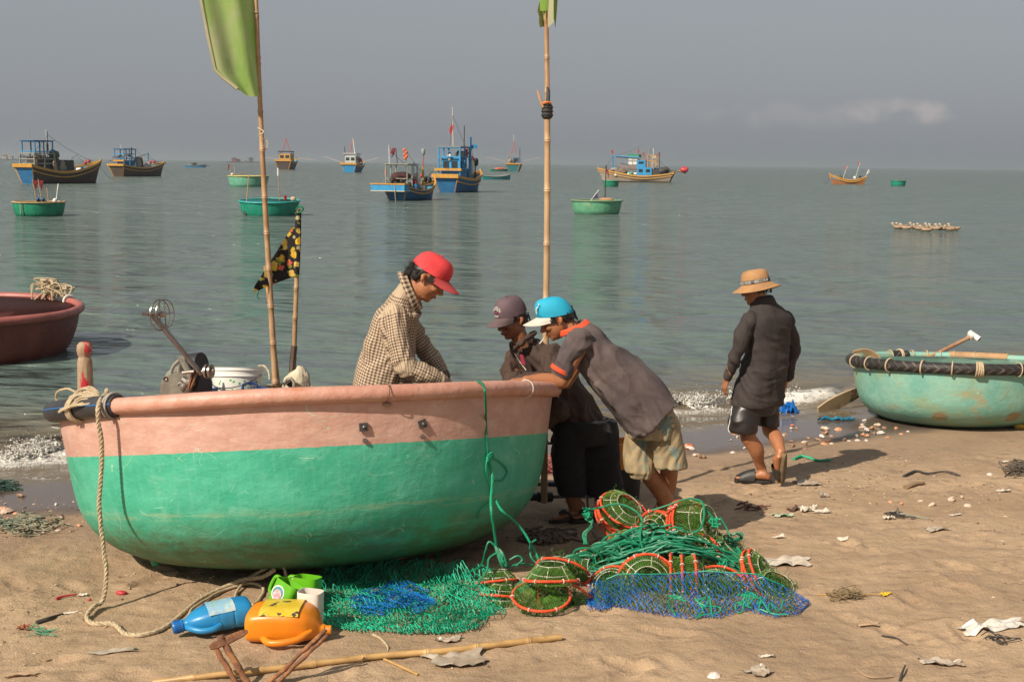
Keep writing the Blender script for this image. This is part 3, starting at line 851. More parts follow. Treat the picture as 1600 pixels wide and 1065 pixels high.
# turquoise boat at the right edge
def turq_material():
    m = bpy.data.materials.new('turquoise_worn_hull'); m.use_nodes = True
    t = m.node_tree; b = t.nodes['Principled BSDF']
    v = nn(t, 'ShaderNodeTexCoord').outputs['Object']
    c = tmix(t, mrange(t, tnoise(t, v, 3.5, 6, .7), .4, .62), (0.155, 0.370, 0.300, 1), (0.225, 0.420, 0.330, 1))
    c = tmix(t, mrange(t, tnoise(t, tmap(t, v, (1, 1, 1.4), 0, (3, 0, 0)), 2.6, 7, .75), .50, .66, 0, .7), c, (0.27, 0.32, 0.16, 1))
    c = tmix(t, mrange(t, tnoise(t, tmap(t, v, (1, 1, 1.5), 0, (0, 7, 0)), 3.0, 7, .75), .58, .68, 0, .75), c, (0.36, 0.27, 0.14, 1))
    sp = nn(t, 'ShaderNodeSeparateXYZ'); t.links.new(v, sp.inputs[0])
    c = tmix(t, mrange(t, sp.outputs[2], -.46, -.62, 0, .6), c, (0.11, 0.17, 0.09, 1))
    nz = tnoise(t, tmap(t, v, (1, 1, 1.3), .6), 5, 2, .4, 1.0)
    ln = tmath(t, 'MULTIPLY', mrange(t, tmath(t, 'ABSOLUTE', tmath(t, 'SUBTRACT', nz, .5)), .001, .003, 1, 0), mrange(t, tnoise(t, v, 4, 2), .5, .6))
    c = tmix(t, tmath(t, 'MULTIPLY', ln, .6), c, (0.5, 0.60, 0.45, 1))
    # repaired ochre patches
    for (px, py, pz, r) in ((-.42, -.80, -.505, .10), (.27, -.86, -.49, .095)):
        d = nn(t, 'ShaderNodeVectorMath', operation='DISTANCE'); t.links.new(v, d.inputs[0]); d.inputs[1].default_value = (px, py, pz)
        f = mrange(t, tmath(t, 'ADD', d.outputs[1 if d.outputs[1].enabled else 0], tmath(t, 'MULTIPLY', tmath(t, 'SUBTRACT', tnoise(t, v, 9, 4), .5), .08)), r, r * .8)
        c = tmix(t, tmath(t, 'MULTIPLY', f, .8), c, tmix(t, mrange(t, tnoise(t, v, 22, 4), .4, .6), (0.36, 0.21, 0.08, 1), (0.22, 0.17, 0.09, 1)))
    t.links.new(c, b.inputs['Base Color']); b.inputs['Roughness'].default_value = .55
    bp = nn(t, 'ShaderNodeBump'); t.links.new(tnoise(t, v, 14, 6, .7), bp.inputs['Height']); bp.inputs['Distance'].default_value = .008
    t.links.new(bp.outputs[0], b.inputs['Normal'])
    return m
RT = 1.015; dt = 12.7
ct = P(1494, 566, dt)
tq, TM = basket_boat('weathered turquoise round basket boat with black tyre tread rim at the right edge', ct, RT, .635, turq_material(),
                     mat('turq_lining', (.22, .42, .33, 1), (.3, .42, .3, 1), rough=.6), mat('turq_rim_paint', (.20, .42, .36, 1), (.30, .34, .22, 1), rough=.55, scale=8, col3=(.42, .26, .13, 1), scale3=2, lo3=.55, hi3=.6), .042, (.0, .085, 1), n=72)
def tread_material():
    m = bpy.data.materials.new('tyre_tread'); m.use_nodes = True
    t = m.node_tree; b = t.nodes['Principled BSDF']; v = nn(t, 'ShaderNodeTexCoord').outputs['Object']
    sp = nn(t, 'ShaderNodeSeparateXYZ'); t.links.new(v, sp.inputs[0])
    a = tmath(t, 'MULTIPLY', tmath(t, 'ARCTAN2', sp.outputs[1], sp.outputs[0]), 70)
    w = tmath(t, 'SINE', tmath(t, 'ADD', a, tmath(t, 'MULTIPLY', tmath(t, 'ABSOLUTE', sp.outputs[2]), 90)))
    w2 = mrange(t, w, .2, .6)
    t.links.new(tmix(t, tmath(t, 'MULTIPLY', w2, mrange(t, tnoise(t, v, 12, 4), .4, .7, .1, .7)), (.018, .016, .015, 1), (.17, .13, .10, 1)), b.inputs['Base Color'])
    b.inputs['Roughness'].default_value = .6
    bp = nn(t, 'ShaderNodeBump'); t.links.new(w2, bp.inputs['Height']); bp.inputs['Distance'].default_value = .01; t.links.new(bp.outputs[0], b.inputs['Normal'])
    return m
M_TREAD = tread_material()
sleeve(tq, RT, A_(158), A_(350), .053, M_TREAD, 'tyre_sleeve', 90)
sleeve(tq, RT, A_(100), A_(111), .054, M_TREAD, 'tyre_sleeve', 12)
sleeve(tq, RT, A_(40), A_(75), .050, mat('bare_wood_rim', (.42, .25, .12, 1), (.3, .17, .08, 1), rough=.7), 'wooden_sleeve', 20)
for a, w, k in ((184, .007, 1), (200, .007, 1), (215, .008, 1), (234, .008, 1), (249, .007, 1), (262, .009, 4), (283, .006, 1), (300, .007, 1), (105, .010, 2), (112, .006, 1), (97, .006, 1), (88, .006, 1), (80, .006, 1), (72, .006, 1), (60, .005, 1)):
    lashing(tq, RT, A_(a), .066 if a > 150 or a in (105,) else .056, M_ROPE, w, k)
mb = MB(); c0 = rimpt(RT, A_(137), .05)
for k in range(5): mb.tube([c0 + Vector((-.10 + .28 * u, -.16 * u + .012 * k, .04 * sin(u * 3) - .02 * k - .11 * u ** 3)) for u in [i / 9 for i in range(10)]], .012, 5)
mb.build('rope_tie', mat('rope_brown', (.30, .19, .10, 1), rough=.9), tq, local=True)
# oar leaning on the far side of the turquoise boat
oar = thing('oar', 'wooden oar with white plastic T handle leaning behind the turquoise boat', 'oar', P(1273, 646, 12.95))
pa = P(1278, 643, 12.98); pb = P(1521, 524, 13.95)
mb = MB(); mb.tube([pa.lerp(pb, .26), pa.lerp(pb, .6), pb], .022, 8); mb.build('shaft', mat('oar_wood', (.40, .22, .12, 1), (.3, .15, .08, 1), rough=.6), oar)
mb = MB(); dirv = (pb - pa).normalized(); sd = dirv.cross(Vector((0, 1, .35))).normalized()
th = dirv.cross(sd) * .009; rows = []
for i in range(8):
    u = i / 7; c = pa.lerp(pb, u * .36); w = [.05, .075, .082, .08, .072, .06, .045, .024][i]
    rows.append([tuple(c - sd * w - th), tuple(c + sd * w - th), tuple(c + sd * w + th), tuple(c - sd * w + th)])
mb.rings(rows); mb.build('blade', mat('blade_wood', (.42, .30, .18, 1), (.30, .20, .12, 1), rough=.7, scale=5, col3=(.05, .04, .035, 1), scale3=2.0, lo3=.45, hi3=.53), oar, angle=30)
mb = MB(); tx = Vector((.62, -.5, -.45)).normalized(); mb.tube([pb - dirv * .07, pb + dirv * .01], .034, 10); mb.tube([pb - tx * .06, pb + tx * .075], .034, 10)
mb.build('handle', M_WHITE, oar)
mb = MB(); mb.tube([pb + tx * .0755, pb + tx * .078], .024, 10); mb.build('handle_bore', M_BLACK, oar)
# ---------------------------------------------------------------- fishing boats out on the water
M_BLUE = mat('blue_hull_paint', (.020, .140, .300, 1), (.012, .09, .22, 1), rough=.55, scale=2.5, stretch=(.5, .5, 3))
M_BLUE2 = mat('bright_blue_paint', (.03, .27, .52, 1), (.02, .2, .42, 1), rough=.5, scale=3)
M_YEL = mat('yellow_ochre_paint', (.52, .27, .035, 1), (.40, .19, .03, 1), rough=.55, scale=3)
M_BRN = mat('dark_brown_hull', (.055, .036, .028, 1), (.09, .055, .035, 1), rough=.65, scale=3, stretch=(.5, .5, 3))
M_TANH = mat('tan_hull', (.36, .32, .26, 1), (.27, .22, .16, 1), rough=.65, scale=2, stretch=(.5, .5, 2), col3=(.28, .13, .06, 1), scale3=1.2, lo3=.58, hi3=.7)
M_REDB = mat('red_bottom', (.13, .035, .025, 1), (.09, .03, .02, 1), rough=.7)
M_ORWD = mat('orange_wood_hull', (.34, .13, .045, 1), (.24, .09, .035, 1), rough=.6, scale=2, stretch=(.5, .5, 3))
M_TEALH = mat('teal_hull', (.02, .17, .19, 1), (.015, .12, .14, 1), rough=.6)
M_GREYW = mat('grey_weathered_wood', (.30, .30, .25, 1), (.2, .19, .15, 1), rough=.8, scale=3)
M_GREEN = mat('green_canvas', (.01, .19, .10, 1), (.01, .14, .08, 1), rough=.7)
M_SHIP = mat('grey_ship_paint', (.25, .25, .25, 1), (.3, .16, .12, 1), rough=.6, scale=.3)
M_PINKP = mat('red_mast_paint', (.45, .12, .10, 1), rough=.6)
M_SEABLUE_IN = mat('sky_blue_inside', (.05, .30, .45, 1), (.04, .24, .38, 1), rough=.6)
M_BOOM = mat('pale_boom_wood', (.42, .36, .29, 1), rough=.8)
GF = 'wooden fishing boats anchored offshore'
def hull_shape(L, W, zs, zm, zb, tw=.86, flare=.72, n=14):
    """stations from transom (x=0) to bow (x=L): (x, half width, sheer z, keel half width)"""
    st = []
    for i in range(n + 1):
        u = i / n
        hw = W / 2 * (tw + (1 - tw) * sin(min(u / .45, 1) * pi / 2)) if u < .45 else W / 2 * (1 - ((u - .45) / .55) ** 2.3) ** .9
        hw = max(hw, .03)
        z = zm + (zs - zm) * max(0, 1 - u / .42) ** 1.6 + (zb - zm) * max(0, (u - .42) / .58) ** 1.8
        rake = (u - .8) / .2 * L * .05 if u > .8 else 0
        st.append((u * L, hw, z, flare, u))
    return st
def ship(name, label, px, wl, Lm, W, th, hull_m, trans_m, band_m, zs, zm, zb, flip=False, xoff=0.0, inm=None, strake=.38, low_m=None, tw=.86, d=None, cat='fishing boat', under=.25, bandw=.16):
    hor = 246.5 + .01125 * px
    if d is None: d = CAMZ * F / (wl - hor)
    c = G(px, wl, 0); c = Vector((c.x * d / c.y, d, 0))
    t = thing(name, label, cat, c, GF, (0, 0, pi / 2 - th))
    st = hull_shape(Lm, W, zs, zm, zb, tw)
    x0 = -Lm / 2 + xoff
    def sec(x, hw, z, fl, u, k=1.0):
        kw = hw * fl * (1 - .75 * max(0, (u - .5) / .5) ** 1.5)
        dx = -.10 * Lm * .0
        rake = lambda zz: (zz / max(z, .1)) * (.085 * Lm * max(0, (u - .72) / .28)) - (1 - zz / max(z, .1)) * (.05 * Lm * max(0, (.12 - u) / .12)) * -1
        P_ = []
        for s_ in (-1, 1):
            q = [(kw * .82, -under), (kw * .97, .12), ((kw + hw) / 2 * 1.01, z * .5), (hw, z)]
            q = [(x0 + x + rake(zz), s_ * y, zz) for y, zz in q]
            P_ += q[::-1] if s_ < 0 else q
        return P_
    R_ = [sec(*s) for s in st]
    mb = MB(); mb.rings(R_, cap=False, closed=False)
    mb.build('hull', hull_m, t, local=True, angle=70)
    mb = MB(); mb.add([(p[0] - .02, p[1], p[2]) for p in R_[0]], [tuple(range(8))]); mb.add([(p[0] + .02, p[1], p[2]) for p in R_[0]], [tuple(range(7, -1, -1))])
    tr = mb.build('transom', trans_m, t, local=True, smooth=False)
    mb = MB(); a = Vector(R_[0][0]); b = Vector(R_[0][7]); mb.bar(a + Vector((-.10, -.1, .02)), b + Vector((-.10, .1, .02)), .18, bandw * 1.5)
    for s_ in (0, 7):
        q = 3 if s_ == 0 else 4
        mb.bar(Vector(R_[0][s_]) + Vector((-.04, 0, 0)), Vector(R_[0][q]) + Vector((-.04, 0, .2)), .08, .12)
    mb.build('transom_trim', band_m, t, local=True, smooth=False)
    mb = MB()
    for s_ in (0, 7):
        V = [r[s_] for r in R_]; sg = -1 if s_ == 0 else 1
        mb.rings([[(v[0], v[1] + sg * .05, v[2] + bandw / 2), (v[0], v[1] + sg * .06, v[2] - bandw / 2), (v[0], v[1] - sg * .12, v[2] - bandw / 2), (v[0], v[1] - sg * .12, v[2] + bandw / 2)] for v in V])
    mb.build('gunwale', band_m, t, local=True, smooth=False)
    mb = MB()
    for s_ in (0, 7):
        sg = -1 if s_ == 0 else 1; mid = 1 if s_ == 0 else 6
        V = [Vector(r[s_]).lerp(Vector(r[mid]), .5) for r in R_]
        V = [Vector((v.x, v.y, r[s_][2] - strake)) for v, r in zip(V, R_)]
        Y = [np.interp(v.z, [r[mid][2], r[s_][2]], [abs(r[mid][1]), abs(r[s_][1])]) for v, r in zip(V, R_)]
        V = [Vector((v.x, sg * y, v.z)) for v, y in zip(V, Y)]
        mb.rings([[(v[0], v[1] + sg * .07, v[2] + .06), (v[0], v[1] + sg * .07, v[2] - .06), (v[0], v[1] - sg * .05, v[2] - .06), (v[0], v[1] - sg * .05, v[2] + .06)] for v in V])
    mb.build('rubbing_strake', band_m, t, local=True, smooth=False)
    # deck and inside
    mb = MB(); D_ = [[(r[0][0], r[0][1] * .78, max(r[0][2] - .42, .25)), (r[7][0], r[7][1] * .78, max(r[7][2] - .42, .25))] for r in R_[:-1]]
    mb.rings(D_, cap=False, closed=False); mb.rings([[(r[0][0], r[0][1] * .95, r[0][2]), (r[0][0], r[0][1] * .78, max(r[0][2] - .42, .25))] for r in R_[:-1]], cap=False, closed=False)
    mb.rings([[(r[7][0], r[7][1] * .95, r[7][2]), (r[7][0], r[7][1] * .78, max(r[7][2] - .42, .25))] for r in R_[:-1]], cap=False, closed=False)
    mb.build('deck', inm or M_SEABLUE_IN, t, local=True, smooth=False)
    mb = MB(); b = Vector(R_[-1][0]); mb.bar((b.x - .12, 0, b.z - .6), (b.x + .06, 0, b.z + .28), .14, .12); mb.build('stem_post', band_m, t, local=True, smooth=False)
    if low_m is not None:
        mb = MB(); mb.rings([[(p[0], p[1] * 1.015, min(p[2], .16)) for p in (r[1], r[2])] for r in R_], cap=False, closed=False)
        mb.rings([[(p[0], p[1] * 1.015, min(p[2], .16)) for p in (r[5], r[6])] for r in R_], cap=False, closed=False)
        mb.build('waterline_band', low_m, t, local=True, smooth=False)
    return t, x0, d
def posts(t, nm, m, x0, x1, w, z0, z1, th=.09, rails=(), roof=None, roof_m=None, over=.2, mids=1):
    mb = MB()
    X = [x0 + (x1 - x0) * i / (mids + 1) for i in range(mids + 2)]
    for x in X:
        for s_ in (-1, 1): mb.bar((x, s_ * w / 2, z0), (x, s_ * w / 2, z1), th)
    for z in list(rails) + [z1]:
        for s_ in (-1, 1): mb.bar((x0, s_ * w / 2, z), (x1, s_ * w / 2, z), th * .9)
        for x in (x0, x1): mb.bar((x, -w / 2, z + .002), (x, w / 2, z + .002), th * .8)
    o = mb.build(nm, m, t, local=True, smooth=False)
    if roof:
        mb = MB(); mb.box(((x0 + x1) / 2, 0, z1 + roof / 2 + .05), (x1 - x0 + over * 2, w + over * 2, roof)); mb.build('roof', roof_m or m, t, local=True, smooth=False)
    return o
def walls(t, nm, m, x0, x1, w, z0, z1, win=True, wm=None):
    mb = MB(); mb.box(((x0 + x1) / 2, 0, (z0 + z1) / 2), (x1 - x0, w, z1 - z0)); o = mb.build(nm, m, t, local=True, smooth=False)
    if win:
        h = z1 - z0; n = max(1, int((x1 - x0) / .9))
        for s_ in (-1, 1):
            for i in range(n):
                x = x0 + (x1 - x0) * (i + .5) / n
                mb = MB(); mb.box((x, s_ * w / 2, z0 + h * .66), ((x1 - x0) / n * .55, .03, h * .32)); mb.build('window', wm or M_GLASS, o, local=True, smooth=False)
        for x in (x0, x1):
            for s_ in (-1, 1):
                mb = MB(); mb.box((x, s_ * w * .24, z0 + h * .66), (.03, w * .34, h * .32)); mb.build('window', wm or M_GLASS, o, local=True, smooth=False)
    return o
def lump(t, nm, m, c, r, seed=1, k=.35):
    g = random.Random(seed); mb = MB(); mb.ball((0, 0, 0), r, 16, 10)
    A = np.concatenate(mb.v); ph = [g.uniform(0, 6) for _ in range(6)]
    rr = 1 + k * (np.sin(A[:, 0] / r[0] * 3 + ph[0]) * np.sin(A[:, 1] / r[1] * 3 + ph[1]) + .5 * np.sin(A[:, 2] / r[2] * 5 + ph[2]) * np.sin(A[:, 0] / r[0] * 7 + ph[3]))
    mb.v = [A * rr[:, None] + np.array(c)]
    return mb.build(nm, m, t, local=True, angle=180)
def pl(t, nm, a, b, r, m): return pole_part(t, nm, a, b, r, m)
def tyre(t, c, R=.32, r=.11, ax='y'):
    mb = MB(); mb.tube([(c[0] + R * cos(a), c[1], c[2] + R * sin(a)) for a in [i * 2 * pi / 16 for i in range(16)]], r, 8, closed=True); return mb.build('tyre', M_BLACK, t, local=True)
def balls(t, nm, m, pts, r):
    for p in pts:
        mb = MB(); mb.ball(p, (r, r, r * 1.15), 10, 7); mb.build(nm, m, t, local=True)
def anchor_line(t, a, b):
    mb = MB(); a = Vector(a); b = Vector(b); mb.tube([a.lerp(b, i / 8) + Vector((0, 0, -.5 * sin(pi * i / 8))) for i in range(9)], .02, 4); mb.build('anchor_line', M_DARK, t, local=True)
def rig(t, L_):
    for a, b in L_:
        a = Vector((x0 + a[0], a[1], a[2])); b = Vector((x0 + b[0], b[1], b[2])); mb = MB(); mb.tube([a.lerp(b, i / 6) + Vector((0, 0, -.25 * sin(pi * i / 6))) for i in range(7)], .018, 4); mb.build('rigging_line', M_DARK, t, local=True)
def clut(t, xa, xb, z, n, seed):
    g = random.Random(seed)
    for i in range(n):
        m = g.choice([M_DARK, M_DARK, M_GREYNET, M_BROWNNET, M_BLUE, M_GREYW, M_WHITE]); r = g.uniform(.12, .32); c = (x0 + g.uniform(xa, xb), g.uniform(-.9, .9), z - .35 + g.uniform(-.1, .4))
        if g.random() < .5: lump(t, 'deck_bundle', m, c, (r, r, r * g.uniform(.6, 1.3)), seed * 20 + i)
        else: mb = MB(); mb.box(c, (r * 1.6, r * 1.2, r * 1.5), Matrix.Rotation(g.uniform(0, 3), 3, 'Z')); mb.build('deck_box', m, t, local=True, smooth=False)
# A: big brown and yellow boat with blue transom, far left
t, x0, d = ship('fishing_boat', 'brown fishing boat with yellow stripes and wide blue transom, leftmost on the sea', 95, 286, 9.2, 4.0, rad(36), M_BRN, M_BLUE, M_YEL, 1.95, 1.25, 2.5, low_m=M_REDB, bandw=.26, strake=.52)
posts(t, 'stern_frame', M_GREYW, x0 + .5, x0 + 3.0, 2.7, 1.2, 3.3, .12, rails=(2.2, 2.7), mids=1)
posts(t, 'upper_frame', M_BLUE2, x0 + .7, x0 + 2.9, 2.4, 3.3, 4.6, .11, rails=(3.5,), roof=.06, roof_m=M_BLUE)
walls(t, 'deckhouse', M_DARK, x0 + 1.1, x0 + 2.7, 1.9, 1.2, 2.9, win=False)
lump(t, 'net_heap', M_BROWNNET, (x0 + 3.6, .1, 2.0), (.6, 1.1, .95), 3); lump(t, 'net_heap', M_GREYNET, (x0 + 4.2, -.9, 1.7), (.5, .5, .7), 5)
lump(t, 'tarpaulin', mat('olive_tarp', (.10, .12, .08, 1), (.05, .07, .06, 1), rough=.8), (x0 + 3.7, -.2, 3.2), (.55, .6, .55), 8, .2)
walls(t, 'winch_house', M_DARK, x0 + 4.9, x0 + 5.9, 1.4, 1.0, 2.6, win=False)
pl(t, 'mast', (x0 + 3.2, .2, 1.2), (x0 + 3.25, .2, 5.7), .05, M_DARK); pl(t, 'antenna', (x0 + 3.3, .5, 3.5), (x0 + 3.3, .5, 6.0), .03, M_WHITE); pl(t, 'antenna', (x0 + 1.2, .3, 4.6), (x0 + 1.15, .3, 5.9), .025, M_GREYW)
pl(t, 'boom', (x0 + 5.5, 0, 2.3), (x0 + 7.0, .2, 3.3), .045, M_GREYW); pl(t, 'stove_pipe', (x0 + 3.5, .6, 3.6), (x0 + 3.5, .6, 4.4), .12, mat('ochre_pipe', (.40, .26, .12, 1), rough=.7))
balls(t, 'buoy', M_REDP, [(x0 + 8.2, .4, 2.3), (x0 + 8.5, .1, 2.5)], .2)
rig(t, [((3.2, .2, 5.4), (8.9, 0, 2.5)), ((3.2, .2, 5.2), (.3, 1, 2.2)), ((1.0, -1.2, 4.6), (4.4, -1.3, 1.5)), ((6.9, .2, 3.2), (8.6, .5, 2.3))]); clut(t, 1.2, 2.8, 3.0, 9, 1); clut(t, 3.4, 7.6, 1.7, 12, 2)
lump(t, 'crew_clutter', mat('faded_pink_cloth', (.40, .22, .18, 1), (.3, .25, .2, 1), rough=.9), (x0 + 3.1, -1.2, 2.0), (.22, .22, .75), 2, .25)
anchor_line(t, (x0 + 9.3, 0, 2.3), (x0 + 11.2, -2.5, 0))
t.scale = (0.9,) * 3
# B: dark boat with yellow transom edge
t, x0, d = ship('fishing_boat', 'dark hulled fishing boat with ochre edging and red buoys at bow, second from left', 217, 275.2, 10.2, 4.6, rad(32), M_BRN, M_BRN, M_YEL, 2.0, 1.5, 2.5, low_m=M_REDB, bandw=.24, strake=.55)
posts(t, 'stern_frame', M_BLUE2, x0 + .8, x0 + 3.4, 2.4, 1.5, 4.7, .12, rails=(3.1, 3.9), roof=.08, roof_m=M_BLUE)
walls(t, 'deckhouse', M_BLUE, x0 + 1.2, x0 + 3.2, 2.0, 1.2, 2.8, win=True)
mb = MB(); mb.box((x0 + .7, 0, 2.75), (.25, 2.7, .28)); mb.build('stern_bench', M_YEL, t, local=True, smooth=False)
lump(t, 'net_heap', M_GREYNET, (x0 + 4.4, -.7, 2.3), (.6, .7, 1.0), 11); lump(t, 'tarpaulin', M_BROWNNET, (x0 + 5.4, .3, 2.5), (.8, .8, 1.0), 13, .2)
lump(t, 'net_heap', mat('pale_net', (.5, .42, .34, 1), (.35, .3, .25, 1), rough=.9), (x0 + 7.0, -.2, 1.9), (.6, .7, .5), 16)
pl(t, 'mast', (x0 + 3.6, 0, 1.5), (x0 + 3.6, 0, 5.1), .1, M_DARK); pl(t, 'mast', (x0 + 7.2, -.2, 1.2), (x0 + 7.2, -.2, 4.2), .09, M_BLUE2); pl(t, 'boom', (x0 + 4.0, 0, 3.2), (x0 + 7.2, -.2, 4.0), .05, M_DARK)
pl(t, 'antenna', (x0 + 1.6, .5, 4.7), (x0 + 1.7, .5, 5.6), .04, M_WHITE)
balls(t, 'buoy', M_REDP, [(x0 + 8.3, .5, 2.5), (x0 + 8.8, 0, 2.6)], .26)
rig(t, [((3.6, 0, 5.0), (9.8, 0, 2.5)), ((3.6, 0, 5.0), (.4, 0, 2.4)), ((7.2, -.2, 4.1), (9.6, 0, 2.5))]); clut(t, 1.0, 3.2, 3.6, 9, 3); clut(t, 4, 8.5, 1.9, 10, 4)
mb = MB(); mb.bar((x0 + 9.2, 0, 2.3), (x0 + 11.4, -.3, 2.35), .12); mb.build('bowsprit', M_DARK, t, local=True, smooth=False)
anchor_line(t, (x0 + 10.2, 0, 2.2), (x0 + 12.6, -2, 0))
t.scale = (0.83,) * 3
# C: black and yellow trawler with outriggers
t, x0, d = ship('fishing_boat', 'distant black trawler with yellow wheelhouse, pink mast and side booms', 450, 264.8, 9, 5.6, rad(8), M_BRN, M_BRN, M_YEL, 2.6, 2.2, 3.4, bandw=.3, low_m=M_REDB)
walls(t, 'wheelhouse', M_YEL, x0 + 1.5, x0 + 5, 3.4, 2.0, 4.6); posts(t, 'upper_frame', M_BLUE, x0 + 1.2, x0 + 4.6, 3.4, 4.6, 5.1, .14, roof=.2, roof_m=M_DARK)
for s_ in (-1, 1): pl(t, 'mast_leg', (x0 + 3, s_ * 1.1, 5.1), (x0 + 3, 0, 9.0), .12, M_PINKP)
pl(t, 'antenna', (x0 + 3, 0, 9), (x0 + 3, .1, 11.5), .06, M_GREYW)
pl(t, 'side_boom', (x0 + 3, -2.6, 3.3), (x0 + 3, -8.3, 2.9), .09, M_BOOM); pl(t, 'side_boom', (x0 + 3, 2.6, 3.0), (x0 + 3, 8.5, 3.6), .09, M_BOOM)
# D
t, x0, d = ship('fishing_boat', 'distant small blue fishing boat with white cabin and raised side booms', 554, 269, 8, 4.6, rad(14), M_BLUE, M_BLUE2, M_YEL, 2.0, 1.6, 2.8, bandw=.3)
walls(t, 'wheelhouse', mat('pale_cabin', (.5, .48, .42, 1), (.3, .36, .36, 1), rough=.6), x0 + 1.2, x0 + 4, 2.7, 1.6, 3.9); posts(t, 'upper_frame', M_GREYW, x0 + 1.1, x0 + 4, 2.8, 3.9, 4.3, .12, roof=.12, roof_m=M_WHITE)
for a, m in ((-.7, M_WHITE), (.5, M_PINKP)): pl(t, 'mast_leg', (x0 + 2.5, a, 4.3), (x0 + 2.5, -.2, 8.0), .11, m)
balls(t, 'buoy', M_REDP, [(x0 + 3.5, -1.6, 2.9), (x0 + 4.8, -1.4, 2.3)], .5)
pl(t, 'side_boom', (x0 + 2, -2.2, 2.2), (x0 + 2, -6.8, 3.4), .08, M_BOOM); pl(t, 'side_boom', (x0 + 2, 2.2, 2.2), (x0 + 2, 6.8, 3.6), .08, M_BOOM)
pl(t, 'antenna', (x0 + 1.5, 1.4, 3.9), (x0 + 1.5, 1.5, 6.0), .08, M_DARK)
# E: blue boat, stern platform
t, x0, d = ship('fishing_boat', 'blue fishing boat with boxy overhanging stern and orange floats on its mast', 645, 311.5, 6.9, 2.7, rad(24), M_BLUE, M_BLUE, M_YEL, 1.25, .85, 1.75, xoff=.2, low_m=M_REDB, bandw=.10, strake=.26)
mb = MB(); mb.box((x0 - .3, .3, 1.12), (.9, 3.3, .52)); pf = mb.build('stern_platform', M_BLUE2, t, local=True, smooth=False)
mb = MB(); mb.box((x0 - .3, .3, 1.43), (1.0, 3.45, .10)); mb.build('platform_rail', M_YEL, pf, local=True, smooth=False)
mb = MB(); mb.box((x0 - .3, .3, .84), (.94, 3.36, .06)); mb.build('platform_sill', mat('cream_paint', (.6, .5, .3, 1), rough=.6), pf, local=True, smooth=False)
posts(t, 'cabin_frame', M_GREYW, x0 + .3, x0 + 2.1, 2.1, .8, 3.05, .07, rails=(1.9,), roof=.06, roof_m=M_GREYW, over=.12)
walls(t, 'engine_box', M_DARK, x0 + .35, x0 + 2.0, 1.9, .8, 1.55, win=False); lump(t, 'net_heap', mat('dark_maroon_net', (.07, .02, .025, 1), (.04, .02, .02, 1), rough=.9), (x0 + 1.1, .1, 2.05), (.7, .75, .4), 21)
lump(t, 'white_sack', M_WHITE, (x0 + 2.35, -.85, 1.85), (.25, .42, .55), 22, .2); lump(t, 'red_jacket', M_REDP, (x0 + 1.9, -.95, 1.55), (.15, .18, .45), 23, .2)
mb = MB(); mb.lathe([(.28, 0), (.3, .2), (.28, .45), (.1, .5)], 14, (x0 + 1.9, -.95, .95), cap=True); mb.build('blue_barrel', mat('blue_barrel', (.03, .22, .50, 1), rough=.4), t, local=True)
pl(t, 'mast', (x0 + .4, .75, 3.0), (x0 + .38, .78, 4.75), .035, M_WHITE); pl(t, 'mast', (x0 + 1.2, .4, 3.0), (x0 + 1.1, .5, 4.5), .035, M_DARK)
pl(t, 'mast', (x0 + 2.3, 0, 1.0), (x0 + 1.9, .0, 4.5), .04, M_GREYW); pl(t, 'mast', (x0 + 2.9, -.3, 1.0), (x0 + 2.9, -.3, 3.3), .04, M_GREYW)
flag_part(t, 'rag', (x0 + 1.1, .5, 4.5), (.05, .3, -.5), (.05, .35, .0), M_DKRED, .05); flag_part(t, 'rag', (x0 + 1.15, .55, 4.3), (.05, .3, -.6), (.0, .2, .0), M_PURP, .05)
balls(t, 'float', M_ORANGE, [(x0 + 1.9, .1, 4.35), (x0 + 1.9, -.1, 4.15), (x0 + 1.95, .1, 3.95), (x0 + 1.9, -.12, 3.8), (x0 + 1.95, .05, 3.65)], .13)
balls(t, 'float', M_ORANGE, [(x0 + .35, 1.1, 2.6), (x0 + .35, 1.1, 2.4), (x0 + .35, 1.1, 2.2)], .09)
pl(t, 'yellow_davit', (x0 + 3.8, -.75, .8), (x0 + 3.75, -.75, 2.95), .09, M_YEL); pl(t, 'lamp_pole', (x0 + 3.8, -.75, 2.9), (x0 + 3.8, -.75, 3.9), .03, M_REDP)
mb = MB(); mb.lathe([(.03, -.35), (.14, -.2), (.2, .1), (.14, .3)], 12, (x0 + 3.8, -.75, 4.2)); mb.build('scoop_net', mat('pale_mesh', (.4, .42, .42, 1), rough=.9, trans=.3), t, local=True)
tyre(t, (x0 + 4.4, -1.1, 1.75), .2, .09); tyre(t, (x0 + 4.55, -.6, 1.8), .2, .09); balls(t, 'buoy', M_REDP, [(x0 + 4.3, -.3, 2.1), (x0 + 4.7, .0, 2.1), (x0 + 3.2, -.5, 1.8)], .17)
pl(t, 'pipe', (x0 + 4.1, -.8, 1.7), (x0 + 5.6, -.7, 2.5), .04, M_DARK); lump(t, 'net_heap', M_GREYNET, (x0 + 3.4, -.4, 1.05), (.5, .7, .3), 29)
mb = MB(); mb.tube([(x0 - .8, -.5, 1.3), (x0 - .85, -.5, .6), (x0 - .7, -.5, -.2)], .03, 5); mb.build('mooring_rope', M_ROPE, t, local=True)
rig(t, [((.4, .8, 4.6), (2.3, 0, 3.1)), ((1.9, 0, 4.4), (6.4, 0, 1.9)), ((2.9, -.3, 3.2), (5.6, -.6, 1.6))]); clut(t, .4, 2.0, 1.8, 9, 5); clut(t, 2.4, 5.4, 1.15, 10, 6)
t.scale = (0.76,) * 3
